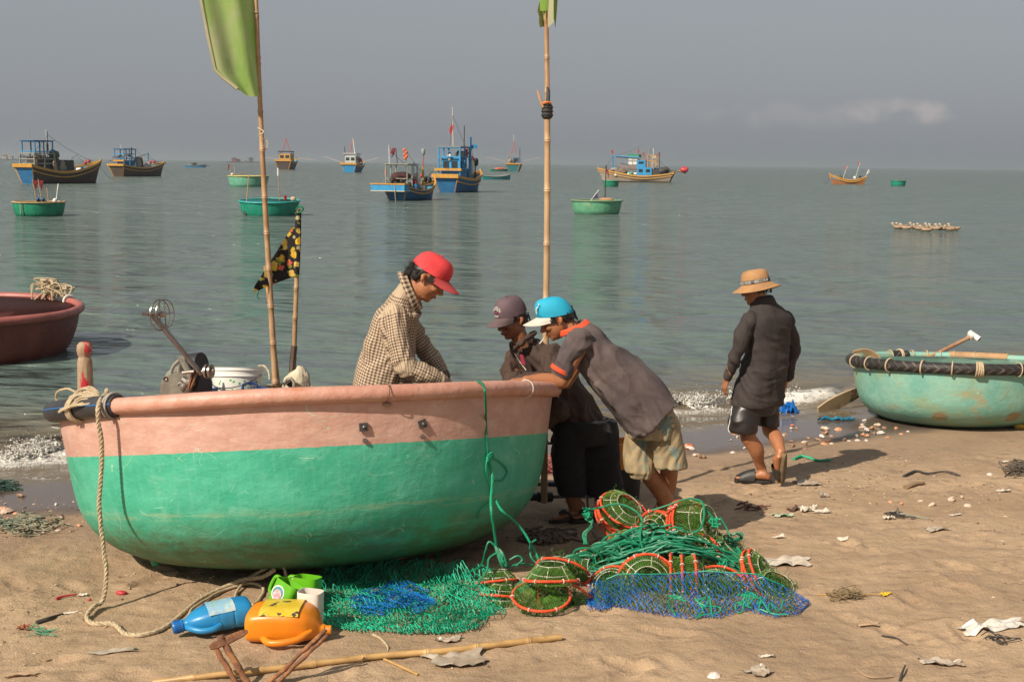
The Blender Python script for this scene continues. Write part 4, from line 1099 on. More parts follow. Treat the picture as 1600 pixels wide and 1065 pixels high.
# F: larger blue boat behind
t, x0, d = ship('fishing_boat', 'blue fishing boat with yellow stern bench flying a red flag on tall mast', 722, 299, 8.6, 3.1, rad(20), M_BLUE, M_BLUE, M_YEL, 1.6, 1.25, 2.0, bandw=.26, strake=.5, low_m=M_GREYW)
posts(t, 'wheelhouse_frame', M_BLUE2, x0 + .9, x0 + 3.4, 2.3, 1.3, 4.4, .13, rails=(2.3, 3.5), roof=.08, roof_m=M_GREYW, over=.1)
walls(t, 'wheelhouse', M_BLUE2, x0 + 1.2, x0 + 3.2, 1.9, 1.2, 3.5); mb = MB(); mb.box((x0 + .75, .05, 2.25), (.22, 2.9, .24)); mb.build('stern_bench', M_YEL, t, local=True, smooth=False)
pl(t, 'mast', (x0 + 2.5, .25, 4.4), (x0 + 2.5, .35, 8.4), .045, mat('pale_mast', (.6, .5, .42, 1), rough=.6))
flag_part(t, 'national_flag', (x0 + 2.5, .32, 7.0), (-.1, .35, -.9), (.0, -.15, -.5), M_RED, .08)
pl(t, 'antenna', (x0 + 3.3, -.6, 4.4), (x0 + 3.3, -.62, 6.6), .05, M_DARK); pl(t, 'derrick', (x0 + 4.2, -.9, 1.4), (x0 + 4.2, -.95, 5.5), .1, M_BLUE2)
flag_part(t, 'blue_pennant', (x0 + 4.3, -1.0, 4.7), (.3, -.5, .1), (0, .05, -.4), M_BLUE2, .05)
balls(t, 'float', M_ORANGE, [(x0 + 3.9, -.6, 4.2), (x0 + 3.9, -.65, 3.9), (x0 + 4.0, -.55, 3.6), (x0 + 3.9, -.5, 4.0)], .2); lump(t, 'white_sack', M_WHITE, (x0 + 4.6, -.9, 2.4), (.3, .3, .9), 31, .2)
lump(t, 'net_heap', M_GREYNET, (x0 + 4.3, -.4, 1.7), (.5, .6, .6), 33); tyre(t, (x0 + 5.6, -1.0, 3.0), .3, .14); balls(t, 'buoy', M_REDP, [(x0 + 5.3, -.6, 3.3)], .3); balls(t, 'buoy', M_YEL, [(x0 + 5.2, -.8, 2.9)], .25)
pl(t, 'tyre_post', (x0 + 5.6, -.9, 1.2), (x0 + 5.6, -.9, 3.0), .06, M_DARK); balls(t, 'blue_drum', M_BLUE2, [(x0 + 3.5, -1.2, 3.3)], .2)
rig(t, [((2.5, .3, 7.6), (8.2, 0, 2.3)), ((2.5, .3, 7.6), (.2, 0, 1.9)), ((4.2, -.9, 5.3), (8.0, 0, 2.2))]); clut(t, 1.0, 3.2, 3.8, 8, 7); clut(t, 3.8, 7, 1.7, 12, 8)
t.scale = (.86,) * 3
# G: distant teal trawler
t, x0, d = ship('fishing_boat', 'distant teal trawler with red lattice mast and long side booms, right of centre pole boats', 803, 268, 8, 5.0, rad(4), M_TEALH, M_TEALH, M_YEL, 2.4, 2.0, 3.0, bandw=.28)
walls(t, 'wheelhouse', M_BLUE, x0 + 1.5, x0 + 5, 3.2, 2.0, 4.4); posts(t, 'upper_frame', M_GREYW, x0 + 1, x0 + 4.5, 3.6, 2.2, 5.2, .13, rails=(4.4,))
for s_ in (-1, 1): pl(t, 'mast_leg', (x0 + 2.5, s_ * .9, 5.2), (x0 + 2.5, 0, 9.2), .11, M_PINKP)
for z in (6.2, 7.2, 8.1): pl(t, 'mast_rung', (x0 + 2.5, -.9 * (9.2 - z) / 4, z), (x0 + 2.5, .9 * (9.2 - z) / 4, z), .07, M_PINKP)
pl(t, 'antenna', (x0 + 2.5, 0, 9.2), (x0 + 2.5, .1, 11.4), .06, M_WHITE); pl(t, 'side_boom', (x0 + 2, 2.4, 3.0), (x0 + 2, 8.3, 4.4), .09, M_BOOM); pl(t, 'side_boom', (x0 + 2, -2.4, 3.0), (x0 + 2, -8.3, 4.4), .09, M_BOOM)
lump(t, 'net_heap', M_GREYNET, (x0 + .8, .8, 3.0), (.8, .9, 1.1), 37); pl(t, 'derrick', (x0 + 1.5, -1.9, 2.5), (x0 + 1.5, -1.95, 7.2), .12, M_DARK)
# H: tan boat, broadside, bow to the left
t, x0, d = ship('fishing_boat', 'tan hulled fishing boat broadside with bright blue cabin and red bundle at stern', 997, 284.2, 11.0, 3.0, rad(-78), M_TANH, M_BRN, M_YEL, 1.45, .95, 2.1, low_m=M_REDB, bandw=.20, strake=.40)
walls(t, 'cabin', M_BLUE2, x0 + 3.3, x0 + 5.6, 1.9, .8, 2.3); walls(t, 'wheelhouse', M_BLUE2, x0 + 4.3, x0 + 5.7, 1.6, 2.3, 3.4)
posts(t, 'stern_frame', M_YEL, x0 + 2.7, x0 + 4.0, 1.8, 2.3, 4.2, .12, rails=(3.3,)); walls(t, 'galley', M_DARK, x0 + 2.0, x0 + 3.3, 1.6, .9, 2.0, win=False)
pl(t, 'derrick_post', (x0 + 9.6, 0, 1.2), (x0 + 9.6, 0, 4.1), .10, M_BLUE2); pl(t, 'boom', (x0 + 9.6, 0, 4.1), (x0 + 5.4, 0, 3.8), .10, M_BLUE2); pl(t, 'boom', (x0 + 9.0, .3, 3.9), (x0 + 5.4, .3, 3.6), .08, M_DARK)
flag_part(t, 'marker_flag', (x0 + 9.6, 0, 4.9), (-.1, 0, -.6), (.3, 0, 0), M_RED, .05, True); pl(t, 'marker_pole', (x0 + 9.6, 0, 4.1), (x0 + 9.6, 0, 5.0), .04, M_REDP)
for (x, z, m) in ((5.0, 5.9, M_GREYW), (3.9, 5.3, M_GREYW), (3.2, 5.3, M_WHITE), (2.2, 4.7, M_DARK), (4.6, 4.7, M_PINKP)): pl(t, 'mast', (x0 + x, .2, 2.0), (x0 + x, .2, z), .05, m)
for (x, z) in ((2.2, 4.6), (4.6, 4.6), (5.4, 5.0)): flag_part(t, 'marker_flag', (x0 + x, .2, z), (-.05, 0, -.7), (.25, 0, 0), M_RED, .05, True)
lump(t, 'net_heap', mat('brown_planks', (.2, .13, .08, 1), (.1, .08, .06, 1), rough=.8), (x0 + 8.3, 0, 1.5), (1.3, .9, .5), 41); lump(t, 'net_heap', M_GREYNET, (x0 + 9.4, 0, 1.9), (.6, .5, .35), 42)
lump(t, 'green_sack', M_GRN2, (x0 + 7.0, -.3, 1.25), (.5, .5, .3), 43); balls(t, 'float', M_WHITE, [(x0 + 3.0, -.8, 3.9), (x0 + 1.0, -.9, 1.7), (x0 + 6.2, -.9, 1.3), (x0 + 5.8, .4, 1.3)], .18)
lump(t, 'clutter', M_DARK, (x0 + 1.4, .1, 1.8), (.8, .8, .6), 44); pl(t, 'bundle_pole', (x0 + 1.5, 0, 1.6), (x0 - 1.8, 0, 1.9), .07, M_YEL); pl(t, 'bundle_pole', (x0 + 1.0, .3, 2.0), (x0 - 1.6, .3, 1.6), .07, M_DARK)
lump(t, 'red_bundle', M_REDP, (x0 - 1.7, 0, 2.0), (.6, .5, .5), 45, .2)
rig(t, [((9.6, 0, 4.1), (10.9, 0, 2.2)), ((5.0, .2, 5.7), (9.6, 0, 4.1)), ((3.9, .2, 5.2), (.2, 0, 1.7))]); clut(t, .8, 3.2, 2.1, 12, 9); clut(t, 6, 9.5, 1.4, 10, 10)
t.scale = (0.93,) * 3
# I: grey ship with green canvas behind it
t, x0, d = ship('cargo_boat', 'distant grey boat with green canopy partly hidden behind the tan fishing boat', 988, 262.7, 24, 9, rad(-58), M_SHIP, M_SHIP, M_DARK, 5.5, 5.0, 6.5, d=640, bandw=.35, cat='boat')
walls(t, 'deckhouse', M_WHITE, x0 + 5, x0 + 15, 6, 5, 11.0); posts(t, 'canopy_frame', M_GREYW, x0 + 4, x0 + 16, 7, 5, 13, .3, roof=None)
mb = MB(); mb.rings([[(x0 + x, -4.2, 12.2), (x0 + x, -3.6, 14.5), (x0 + x, 0, 15.6), (x0 + x, 3.6, 14.5), (x0 + x, 4.2, 12.2)] for x in (3.5, 16.5)]); mb.build('canopy', M_GREEN, t, local=True, smooth=False)
pl(t, 'mast', (x0 + 10, 0, 15), (x0 + 10, 0, 23), .2, M_GREYW); pl(t, 'mast', (x0 + 6, 0, 15), (x0 + 6, 0, 20.5), .25, M_PINKP)
t.scale = (.5,) * 3
# J: small wooden boat far right
t, x0, d = ship('fishing_boat', 'small open orange brown wooden fishing boat with red flags, far right on the sea', 1326, 287.3, 4.8, 1.7, rad(-74), M_ORWD, M_BLUE, M_YEL, 1.1, .6, 1.45, bandw=.12, strake=.24)
lump(t, 'net_heap', mat('olive_net', (.1, .1, .05, 1), (.05, .05, .03, 1), rough=.9), (x0 + 3.7, 0, 1.0), (.35, .4, .35), 51); balls(t, 'float', M_WHITE, [(x0 + 1.6, -.3, .95)], .22); balls(t, 'float', M_DARK, [(x0 + .8, 0, 1.15)], .2)
for (x, dx, z, m) in ((3.3, -.6, 2.7, M_RED), (1.5, -.6, 3.3, M_RED)):
    pl(t, 'marker_pole', (x0 + x, 0, .7), (x0 + x + dx, 0, z), .035, M_WHITE); flag_part(t, 'marker_flag', (x0 + x + dx, 0, z), (.0, 0, -.75), (.3, 0, 0), m, .05, True)
pl(t, 'marker_pole', (x0 + .3, 0, .9), (x0 - .6, 0, 2.0), .03, M_WHITE); flag_part(t, 'marker_flag', (x0 - .5, 0, 2.2), (.25, 0, -.6), (.15, 0, 0), M_WHITE, .05)
anchor_line(t, (x0 + 4.9, 0, 1.2), (x0 + 6.6, -1, 0))
# little rowing boats
def rowboat(label, px, wl, Lm, m, th, extra=None):
    hor = 246.5 + .01125 * px; d = CAMZ * F / (wl - hor); c = G(px, wl, 0); c = Vector((c.x * d / c.y, d, 0))
    t = thing('rowing_boat', label, 'rowing boat', c, 'little open boats far out', (0, 0, pi / 2 - th)); W = Lm * .36
    st = hull_shape(Lm, W, Lm * .13, Lm * .10, Lm * .17); x0 = -Lm / 2; R_ = []
    for x, hw, z, fl, u in st:
        R_.append([(x0 + x, -hw, z), (x0 + x, -hw * .8, .02), (x0 + x, -hw * .4, -.15), (x0 + x, hw * .4, -.15), (x0 + x, hw * .8, .02), (x0 + x, hw, z)])
    mb = MB(); mb.rings(R_, cap=False, closed=False); mb.add(R_[0], [(0, 1, 2, 3, 4, 5)]); mb.build('hull', m, t, local=True)
    mb = MB()
    for k in (0, 5): mb.tube([r[k] for r in R_], Lm * .012, 5)
    mb.build('gunwale', M_GREYW, t, local=True)
    mb = MB()
    for x in (.3, .6): mb.box((x0 + Lm * x, 0, Lm * .07), (Lm * .06, W * .9, Lm * .015))
    mb.build('thwart', M_GREYW, t, local=True, smooth=False)
    return t, d
M_TEALB = mat('teal_small_boat', (.02, .28, .30, 1), rough=.5)
rowboat('tiny teal rowing boat just right of the blue boat with the red flag', 775, 280, 4.6, M_TEALB, rad(75))
t, d = rowboat('tiny green and orange rowing boat beside the distant teal trawler', 780, 267.6, 6.0, M_GRN4, rad(75)); lump(t, 'load', M_ORANGE, (0, 0, .8), (1.6, .7, .35), 61)
t, d = rowboat('tiny bright blue rowing boat with a load, far out in the left distance', 306, 261.5, 6.8, mat('vivid_blue_boat', (.02, .25, .48, 1), rough=.5), rad(88)); lump(t, 'load', M_DARK, (-.6, 0, 1.1), (.8, .6, .5), 62); pl(t, 'oar', (1.5, -.8, .9), (5.0, -2.0, .6), .1, M_DARK)
# floating fish houses on the horizon
def fish_house(label, px, wpx, spec, d=1500):
    c = P(px, 248, d); c = Vector((c.x, d, 0)); t = thing('floating_house', label, 'floating house', c, 'floating fish farm houses on the horizon')
    s = d / F; w = wpx * s
    mb = MB(); mb.box((0, 0, .6), (w, 8, 1.2)); mb.build('raft', M_DARK, t, local=True, smooth=False)
    for (dx, bw, bh, wm, rm) in spec:
        mb = MB(); mb.box((dx * s, 0, 1.2 + bh * s / 2), (bw * s, 5, bh * s)); wl_ = mb.build('wall', wm, t, local=True, smooth=False)
        x, hw, z = dx * s, bw * s / 2 * 1.15, 1.2 + bh * s
        mb = MB(); mb.rings([[(x - hw, y, z), (x, y, z + bh * s * .35), (x + hw, y, z)] for y in (-3.2, 3.2)]); mb.build('roof', rm, t, local=True, smooth=False)
        mb = MB(); mb.box((dx * s, -2.52, 1.2 + bh * s * .4), (bw * s * .2, .1, bh * s * .6)); mb.build('door', M_DARK, wl_, local=True, smooth=False)
M_PALE = mat('pale_house_wall', (.45, .40, .35, 1), rough=.8); M_BROOF = mat('brown_roof', (.12, .08, .07, 1), rough=.9); M_BLUEG = mat('blue_grey_house', (.08, .12, .17, 1), rough=.8)
fish_house('row of low pale floating houses at the left end of the horizon', 26, 52, [(-18, 6, 5, M_PALE, mat('orange_roof', (.35, .17, .1, 1), rough=.9)), (-8, 4, 4, M_PALE, M_PALE), (8, 8, 5, M_BLUEG, M_BROOF), (17, 9, 4, M_DARK, M_BROOF)])
fish_house('dark floating house with a red wall panel, on the horizon behind the second boat', 184, 24, [(-4, 6, 5, mat('red_house_wall', (.3, .08, .06, 1), rough=.8), M_BROOF), (5, 7, 4, M_DARK, M_BROOF)])
fish_house('floating houses with red and blue walls on the horizon left of the bamboo pole', 380, 46, [(-14, 7, 4.5, MATS['red_house_wall'], M_BROOF), (-7, 4, 3, M_DARK, M_BROOF), (3, 4, 2.5, M_PALE, M_PALE), (12, 6, 5, M_BLUEG, M_BROOF)])
# ducks
M_DUCK = mat('duck_feathers', (.36, .25, .16, 1), (.16, .10, .06, 1), rough=.8, scale=18)
M_DUCKH = mat('duck_head', (.52, .44, .33, 1), (.38, .27, .18, 1), rough=.8, scale=20)
rr_ = random.Random(12)
DUCKS = [(1403, 356, 'foremost duck of the flock, swimming at the far left'), (1409, 355, 'second duck from the left of the flock, head raised'), (1416, 357, 'third duck from the left of the flock, just before the gap'),
         (1431, 356, 'first duck after the gap in the swimming flock'), (1436, 358, 'duck second after the gap in the swimming flock'), (1442, 357, 'duck in the middle of the flock, behind a lower one'), (1447, 360, 'lowest and nearest duck in the middle of the flock'),
         (1455, 357, 'upright duck right of the flock middle'), (1461, 358, 'duck following the upright one in the flock'), (1471, 358, 'fourth duck from the right end of the flock'), (1477, 357, 'third duck from the right end of the flock'), (1484, 359, 'second duck from the right end of the flock'), (1491, 358, 'last duck at the right end of the swimming flock')]
for px, py, lab in DUCKS:
    p = G(px, py + 1.5, 0); t = thing('duck', lab, 'duck', p, 'ducks swimming in a line', (0, 0, pi + rr_.uniform(-.35, .35)))
    mb = MB(); k = 1.15
    prof = [(-.24, .015, .13), (-.20, .05, .10), (-.12, .085, .06), (0, .105, .05), (.10, .09, .06), (.16, .06, .085), (.19, .02, .11)]
    R_ = [[(x * k, r * k * cos(a), (z + r * .75 * sin(a)) * k) for a in [i * 2 * pi / 10 for i in range(10)]] for x, r, z in prof]
    mb.rings(R_); mb.build('body', M_DUCK, t, local=True)
    mb = MB(); hz_ = rr_.uniform(.17, .22); mb.tube(spline([(.12 * k, 0, .10), (.18 * k, 0, .17), (.18 * k, 0, hz_)], 4), .040, 7); mb.ball((.20 * k, 0, hz_ + .02), (.062, .045, .048), 8, 6); hd = mb.build('head', M_DUCKH, t, local=True)
    mb = MB(); mb.box((.27 * k, 0, hz_ + .01), (.06, .03, .012)); mb.build('bill', mat('duck_bill', (.4, .25, .08, 1), rough=.5), hd, local=True, smooth=False)
# ---------------------------------------------------------------- things in the big boat
def loc_rim(px, py, d): return P(px, py, d)
def ellring(c, r, ax, n=24, a0=0, a1=2 * pi, sq=1.0):
    ax = Vector(ax).normalized(); u = ax.cross(Vector((0, 0, 1)))
    if u.length < .1: u = Vector((1, 0, 0))
    u.normalize(); w = ax.cross(u)
    return [c + u * (r * cos(a0 + (a1 - a0) * i / n)) + w * (r * sq * sin(a0 + (a1 - a0) * i / n)) for i in range(n + (0 if abs(a1 - a0 - 2 * pi) < 1e-6 else 1))]
def disc(mb, c, r, ax, th, n=24):
    ax = Vector(ax).normalized(); c = Vector(c)
    A = ellring(c - ax * th / 2, r, ax, n); B = ellring(c + ax * th / 2, r, ax, n)
    mb.rings([A, B])
M_CAST = mat('cast_grey', (.26, .25, .20, 1), (.16, .15, .12, 1), rough=.55, scale=12, col3=(.05, .04, .035, 1), scale3=9, lo3=.6, hi3=.68, bump=.003)
M_RUST = mat('rust', (.24, .10, .045, 1), (.12, .055, .03, 1), rough=.85, scale=14, col3=(.38, .17, .06, 1), scale3=10, lo3=.5, hi3=.62, bump=.008, bscale=30)
M_CHROME = mat('worn_steel', (.42, .38, .34, 1), (.22, .17, .13, 1), rough=.28, metal=.9, scale=18)
DE = 7.35
base = P(300, 680, DE + .1)
en = thing('net_hauling_engine', 'grey engine with slanted steel shaft and small spoked wheel in the green boat', 'engine', base)
mb = MB(); c = P(274, 606, DE); ax = Vector((.25, -1, .0))
disc(mb, c + Vector((0, .10, 0)), .095, ax, .22, 28); disc(mb, c, .088, ax, .03, 28); mb.box(tuple(c + Vector((.02, .10, -.12))), (.2, .2, .2))
cs = mb.build('casing', M_CAST, en, angle=35)
mb = MB(); mb.tube(ellring(P(258, 591, DE - .03), .010, ax, 10), .005, 6, closed=True); mb.build('bolt', M_STEEL, cs)
mb = MB(); mb.tube(spline([P(264, 596, DE), P(270, 574, DE), P(280, 563, DE), P(288, 560, DE)], 6), .011, 8); mb.tube([P(278, 592, DE), P(280, 570, DE)], .010, 8)
mb.tube([P(284, 560, DE), P(292, 575, DE), P(300, 590, DE)], .020, 8); mb.box(tuple(P(284, 559, DE)), (.04, .03, .02)); mb.build('bracket', M_CAST, en)
mb = MB(); disc(mb, P(304, 571, DE + .12), .075, (1, -.35, .15), .10, 24); mb.build('air_filter', M_BLACK, en)
mb = MB(); disc(mb, P(306, 606, DE + .1), .085, (1, -.3, 0), .12, 24); mb.build('flywheel', M_BLACK, en)
mb = MB(); mb.tube([P(286, 592, DE), P(300, 600, DE - .02), P(292, 612, DE)], .022, 8); mb.ball(tuple(P(288, 604, DE)), .03); mb.ball(tuple(P(297, 597, DE - .02)), .026); mb.tube([P(278, 600, DE), P(300, 592, DE)], .014, 8); mb.build('greasy_linkage', mat('greasy_iron', (.07, .055, .045, 1), (.2, .17, .14, 1), rough=.4, scale=25), en)
mb = MB(); a, b = P(303, 577, DE - .06), P(295, 607, DE - .06); mb.bar(a, b, .05, .008); mb.bar(P(310, 578, DE - .065), P(298, 606, DE - .065), .03, .008); mb.build('rusty_plate', M_RUST, en, smooth=False)
mb = MB(); sa, sb = P(314, 584, DE - .05), P(238, 491, DE - .25); mb.tube([sa, sa.lerp(sb, .5), sb], .0155, 12); sh = mb.build('shaft', mat('bare_steel_tube', (.30, .30, .31, 1), (.2, .2, .2, 1), rough=.3, metal=.7), en)
axw = (P(257, 490.5, DE - .25) - P(222, 490, DE - .25)).normalized(); axw = (axw + Vector((0, .0, 0))).normalized()
mb = MB(); c0 = P(222, 490, DE - .28); c1 = P(260, 491, DE - .22); mb.tube([c0, c0.lerp(c1, .22)], .008, 8); mb.tube([c0.lerp(c1, .22), c0.lerp(c1, .38)], .013, 10); mb.tube([c0.lerp(c1, .5), c1], .011, 10); mb.tube([c0, c1], .006, 8)
mb.tube([c0.lerp(c1, .72), c0.lerp(c1, .95)], .017, 10); mb.build('axle', M_CHROME, sh)
axv = Vector((1, -.42, .05)).normalized()
for nm, cc, r in (('wheel_ring', P(250, 492, DE - .22), .086), ('wheel_ring', P(258, 490, DE - .20), .080)):
    mb = MB(); R_ = ellring(cc, r, axv, 28); mb.tube(R_, .0035, 6, closed=True)
    for k in (0, 7, 14, 21): mb.tube([cc, R_[k]], .0028, 5)
    mb.build(nm, M_CHROME, sh)
for cx, r in ((323.5, .042), (329.5, .040)):
    mb = MB(); disc(mb, P(cx, 580, DE - .05), r, (1, -.25, .05), .012, 24); mb.build('pulley', M_CHROME, en)
mb = MB(); mb.tube([P(309, 581, DE - .05), P(334, 579, DE - .05)], .016, 10); mb.tube([P(285, 582, DE - .1), P(303, 580, DE - .1)], .010, 8); mb.build('spindle', M_CHROME, en)
mb = MB(); mb.box(tuple(P(290, 640, DE + .1)), (.34, .30, .09)); mb.build('engine_bed', M_WOOD, en, smooth=False)
# blue basin
bc = P(372, 612, 7.75)
bs = thing('basin', 'dark blue plastic basin with loop handle under the white bucket', 'basin', bc - Vector((0, 0, .2)))
mb = MB(); mb.lathe([(.05, -.17), (.15, -.17), (.185, 0), (.2, .0), (.2, .008), (.18, .006), (.14, -.16), (.05, -.16)], 32, tuple(bc)); M_NAVY = mat('navy_plastic', (.012, .05, .19, 1), rough=.4); mb.build('tub', M_NAVY, bs)
mb = MB(); d_ = 7.56; mb.tube([P(378, 612, d_), P(380, 601, d_), P(385, 598.5, d_), (P(396, 598.5, d_)), P(401, 601, d_), P(402, 611, d_)], .008, 6); mb.build('handle', M_NAVY, bs)
# white bucket
kc = P(370, 626, 7.95); ktop = P(370, 575, 7.95); hh = ktop.z - kc.z
bk = thing('bucket', 'white plastic bucket with green clover band and wire handle', 'bucket', kc)  # leans back with the tilted deck
def bucket_material():
    m = bpy.data.materials.new('bucket_white'); m.use_nodes = True
    t = m.node_tree; b = t.nodes['Principled BSDF']; v = nn(t, 'ShaderNodeTexCoord').outputs['Object']
    sp = nn(t, 'ShaderNodeSeparateXYZ'); t.links.new(v, sp.inputs[0])
    vo = nn(t, 'ShaderNodeTexVoronoi'); vo.inputs['Scale'].default_value = 42; t.links.new(v, vo.inputs['Vector'])
    g = tmath(t, 'MULTIPLY', mrange(t, vo.outputs['Distance'], .30, .36, 1, 0), mrange(t, tnoise(t, v, 28, 2), .40, .44))
    g = tmath(t, 'MULTIPLY', g, tmath(t, 'MULTIPLY', mrange(t, sp.outputs[2], hh * .22, hh * .25), mrange(t, sp.outputs[2], hh * .62, hh * .66, 1, 0)))
    c = tmix(t, g, tmix(t, tnoise(t, v, 9, 4), (.66, .65, .60, 1), (.74, .73, .69, 1)), (.06, .36, .06, 1))
    t.links.new(c, b.inputs['Base Color']); b.inputs['Roughness'].default_value = .4; return m
mb = MB(); mb.lathe([(.02, 0), (.135, 0), (.142, .02), (.158, hh * .72), (.166, hh * .73), (.166, hh * .77), (.160, hh * .78), (.162, hh * .9), (.168, hh * .91), (.168, hh * .94), (.163, hh * .95), (.165, hh), (.158, hh), (.134, .02), (.02, .02)], 40, tuple(kc))
mb.build('pail', bucket_material(), bk)
mb = MB(); q = [kc + Vector((.168 * cos(a), .168 * sin(a), hh * (.80 - .42 * abs(sin((a + .25) * 1.0)) ** 1.2 * (1 if sin(a) < 0 else 0)))) for a in [-.25 - (pi - .5) * i / 20 for i in range(21)]]
mb.tube(q, .0035, 5); mb.build('wire_handle', M_STEEL, bk)
mb = MB(); mb.tube(spline([P(402, 579, 7.8), P(411, 580, 7.78), P(418, 590, 7.75), P(420, 604, 7.72)], 6), .006, 5); mb.tube(spline([P(330, 606, 7.75), P(322, 602, 7.72), P(325, 590, 7.72), P(323, 612, 7.7)], 6), .006, 5); mb.build('handle_string', M_ROPE, bk)
bk.rotation_euler = (-rad(10), 0, 0)
# tan basin and old white float
tc_ = P(446, 614, 8.15)
tb = thing('basin', 'dull tan plastic basin holding the old white float', 'basin', tc_ - Vector((0, 0, .2)))
mb = MB(); mb.lathe([(.05, -.16), (.13, -.16), (.165, .025), (.178, .028), (.178, .036), (.155, .034), (.12, -.15), (.05, -.15)], 32, tuple(tc_)); mb.build('tub', mat('tan_plastic', (.36, .33, .22, 1), (.26, .24, .16, 1), rough=.5), tb)
fc = P(463, 592, 8.05)
fl = thing('foam_float', 'weathered off white foam float with hole and netting, at the foot of the poles', 'float', fc - Vector((0, 0, .12)))
mb = MB(); prof = [(-.13, .05), (-.125, .078), (-.05, .088), (.01, .080), (.04, .062), (.062, .04), (.068, .01)]
mb.rings([[tuple(fc + Vector((r * cos(a) * (1 + .08 * sin(2 * a)), r * sin(a), z + .02 * cos(a) * (z > 0)))) for a in [i * 2 * pi / 20 for i in range(20)]] for z, r in prof])
mb.build('foam_body', mat('aged_foam', (.56, .49, .36, 1), (.42, .36, .25, 1), rough=.85, scale=14, bump=.012, bscale=26), fl, angle=180)
mb = MB(); cf = P(452, 596, 7.94); mb.tube(spline([cf + Vector((-.035, 0, -.03)), cf + Vector((-.02, -.015, .02)), cf + Vector((.008, -.018, .03)), cf + Vector((.03, -.01, 0)), cf + Vector((.03, 0, -.03))], 6), .010, 6); mb.build('grip', MATS['aged_foam'], fl)
mb = MB(); mb.ball(tuple(P(453, 598, 7.965)), (.028, .008, .024), 12, 8); mb.build('hole', M_DARK, fl)
mb = MB(); g_ = random.Random(9)
for k in range(9): mb.tube(spline([P(474 + g_.uniform(-2, 7), 576 + g_.uniform(0, 8), 8.0), P(479 + g_.uniform(-3, 3), 588, 7.98), P(480 + g_.uniform(-4, 4), 606, 8.0)], 5), .004, 4)
mb.build('netting_scrap', M_GREYNET, fl)
# coil of rope over the post and the long end hanging down
cr = thing('rope_coil', 'tan braided rope coiled on the red post and hanging down the hull', 'rope', P(134, 626, 7.3))
mb = MB(); dd = 7.02; g_ = random.Random(3)
pc = P(134, 622, 7.6)
for k in range(15):
    u = k / 14; lx = 96 + 18 * u + g_.uniform(-6, 4); ly = 644 - 20 * u + g_.uniform(-5, 3)
    a0 = P(lx, ly, 6.86 + .12 * u); a1 = P(166 - 10 * u, 633 - 9 * u + g_.uniform(-2, 2), 6.76 + .14 * u)
    top = P(132 + 6 * u + g_.uniform(-8, 8), 631 - 27 * u + g_.uniform(-2, 2), 6.72 + .25 * u); m1 = P(112 + 8 * u, 636 - 25 * u + g_.uniform(-2, 2), 6.76 + .22 * u); m2 = P(152, 630 - 20 * u + g_.uniform(-2, 2), 6.72 + .2 * u)
    twisted(mb, spline([a0, m1, top, m2, a1], 5), .0058, 40)
    if k % 3 == 0: mb.tube(spline([a1, P(152, 616, 7.2), P(125, 612, 7.3), a0], 6), .008, 5)
loop = [P(104, 662, 7.2), P(92, 655, 7.22), P(88, 640, 7.35), P(95, 630, 7.4), P(112, 636, 7.25), P(108, 650, 7.1), P(112, 659, 7.06), P(126, 662, 7.0)]
twisted(mb, spline(loop, 6), .011, 30); twisted(mb, spline([q + Vector((.012, -.02, .012)) for q in loop], 6), .011, 30)
twisted(mb, spline([P(96, 632, 7.4), P(87, 622, 7.42), P(91, 611, 7.4), P(106, 607, 7.35), P(118, 612, 7.3)], 6), .007, 30)
twisted(mb, spline([P(150, 624, 7.1), P(160, 618, 7.05), P(166, 612, 7.05)], 5), .006, 30); mb.ball(tuple(P(167, 611, 7.05)), (.014, .01, .018))
mb.build('coil', M_ROPE, cr)
mb = MB()
e0 = GS(150, 972, .012)
hang = [P(166, 618, 6.9), P(158, 624, 6.68), P(153, 638, 6.585), P(154, 660, 6.575), P(159, 695, 6.59), P(158, 740, 6.6), P(155, 790, 6.6), P(161, 850, 6.60), P(166, 900, 6.58), P(160, 938, 6.56)]
gr = [GS(148, 955, .03), GS(136, 966, .012), GS(146, 977, .012), GS(178, 978, .012), GS(196, 993, .012), GS(222, 995, .012), GS(255, 985, .012), GS(285, 962, .012), GS(312, 940, .012), GS(345, 925, .02), GS(380, 915, .035), GS(410, 914, .05), GS(430, 916, .10)]
twisted(mb, spline(hang + gr, 8), .0125, 26); mb.build('hanging_end', M_ROPE, cr)
# thin cord and shadowless twine near the sleeve
# ---------------------------------------------------------------- bamboo poles and flags
def bamboo(mb, pts, r0, r1, nodes=9, seed=1, n=10):
    g = random.Random(seed); sp_ = spline(pts, 10); m = len(sp_); out = []; rad_ = []
    tot = sum((sp_[i + 1] - sp_[i]).length for i in range(m - 1)); acc = 0; step = tot / nodes; nxt = step * .6
    P2 = []; R2 = []
    for i in range(m):
        if i: acc += (sp_[i] - sp_[i - 1]).length
        r = r0 + (r1 - r0) * acc / tot
        if acc > nxt and i < m - 1:
            d = (sp_[i] - sp_[i - 1]).normalized()
            for o, k in ((-.012, 1.0), (-.005, 1.22), (.002, 1.08), (.007, 1.2), (.014, 1.0)): P2.append(sp_[i] + d * o); R2.append(r * k)
            nxt += step * g.uniform(.85, 1.15)
        else: P2.append(sp_[i]); R2.append(r)
    mb.tube(P2, R2, n)
fp = thing('flag_pole', 'tall bamboo pole flying a long lime green flag, left', 'flag pole', P(431, 640, 8.25))
top = P(392, -150, 8.25)
mb = MB(); bamboo(mb, [P(433, 640, 8.25), P(428, 560, 8.25), P(420, 420, 8.25), P(412, 280, 8.25), P(405, 130, 8.25), P(400, 0, 8.25), top], .021, .012, 12, 4); mb.build('pole', M_BAMBOO, fp)
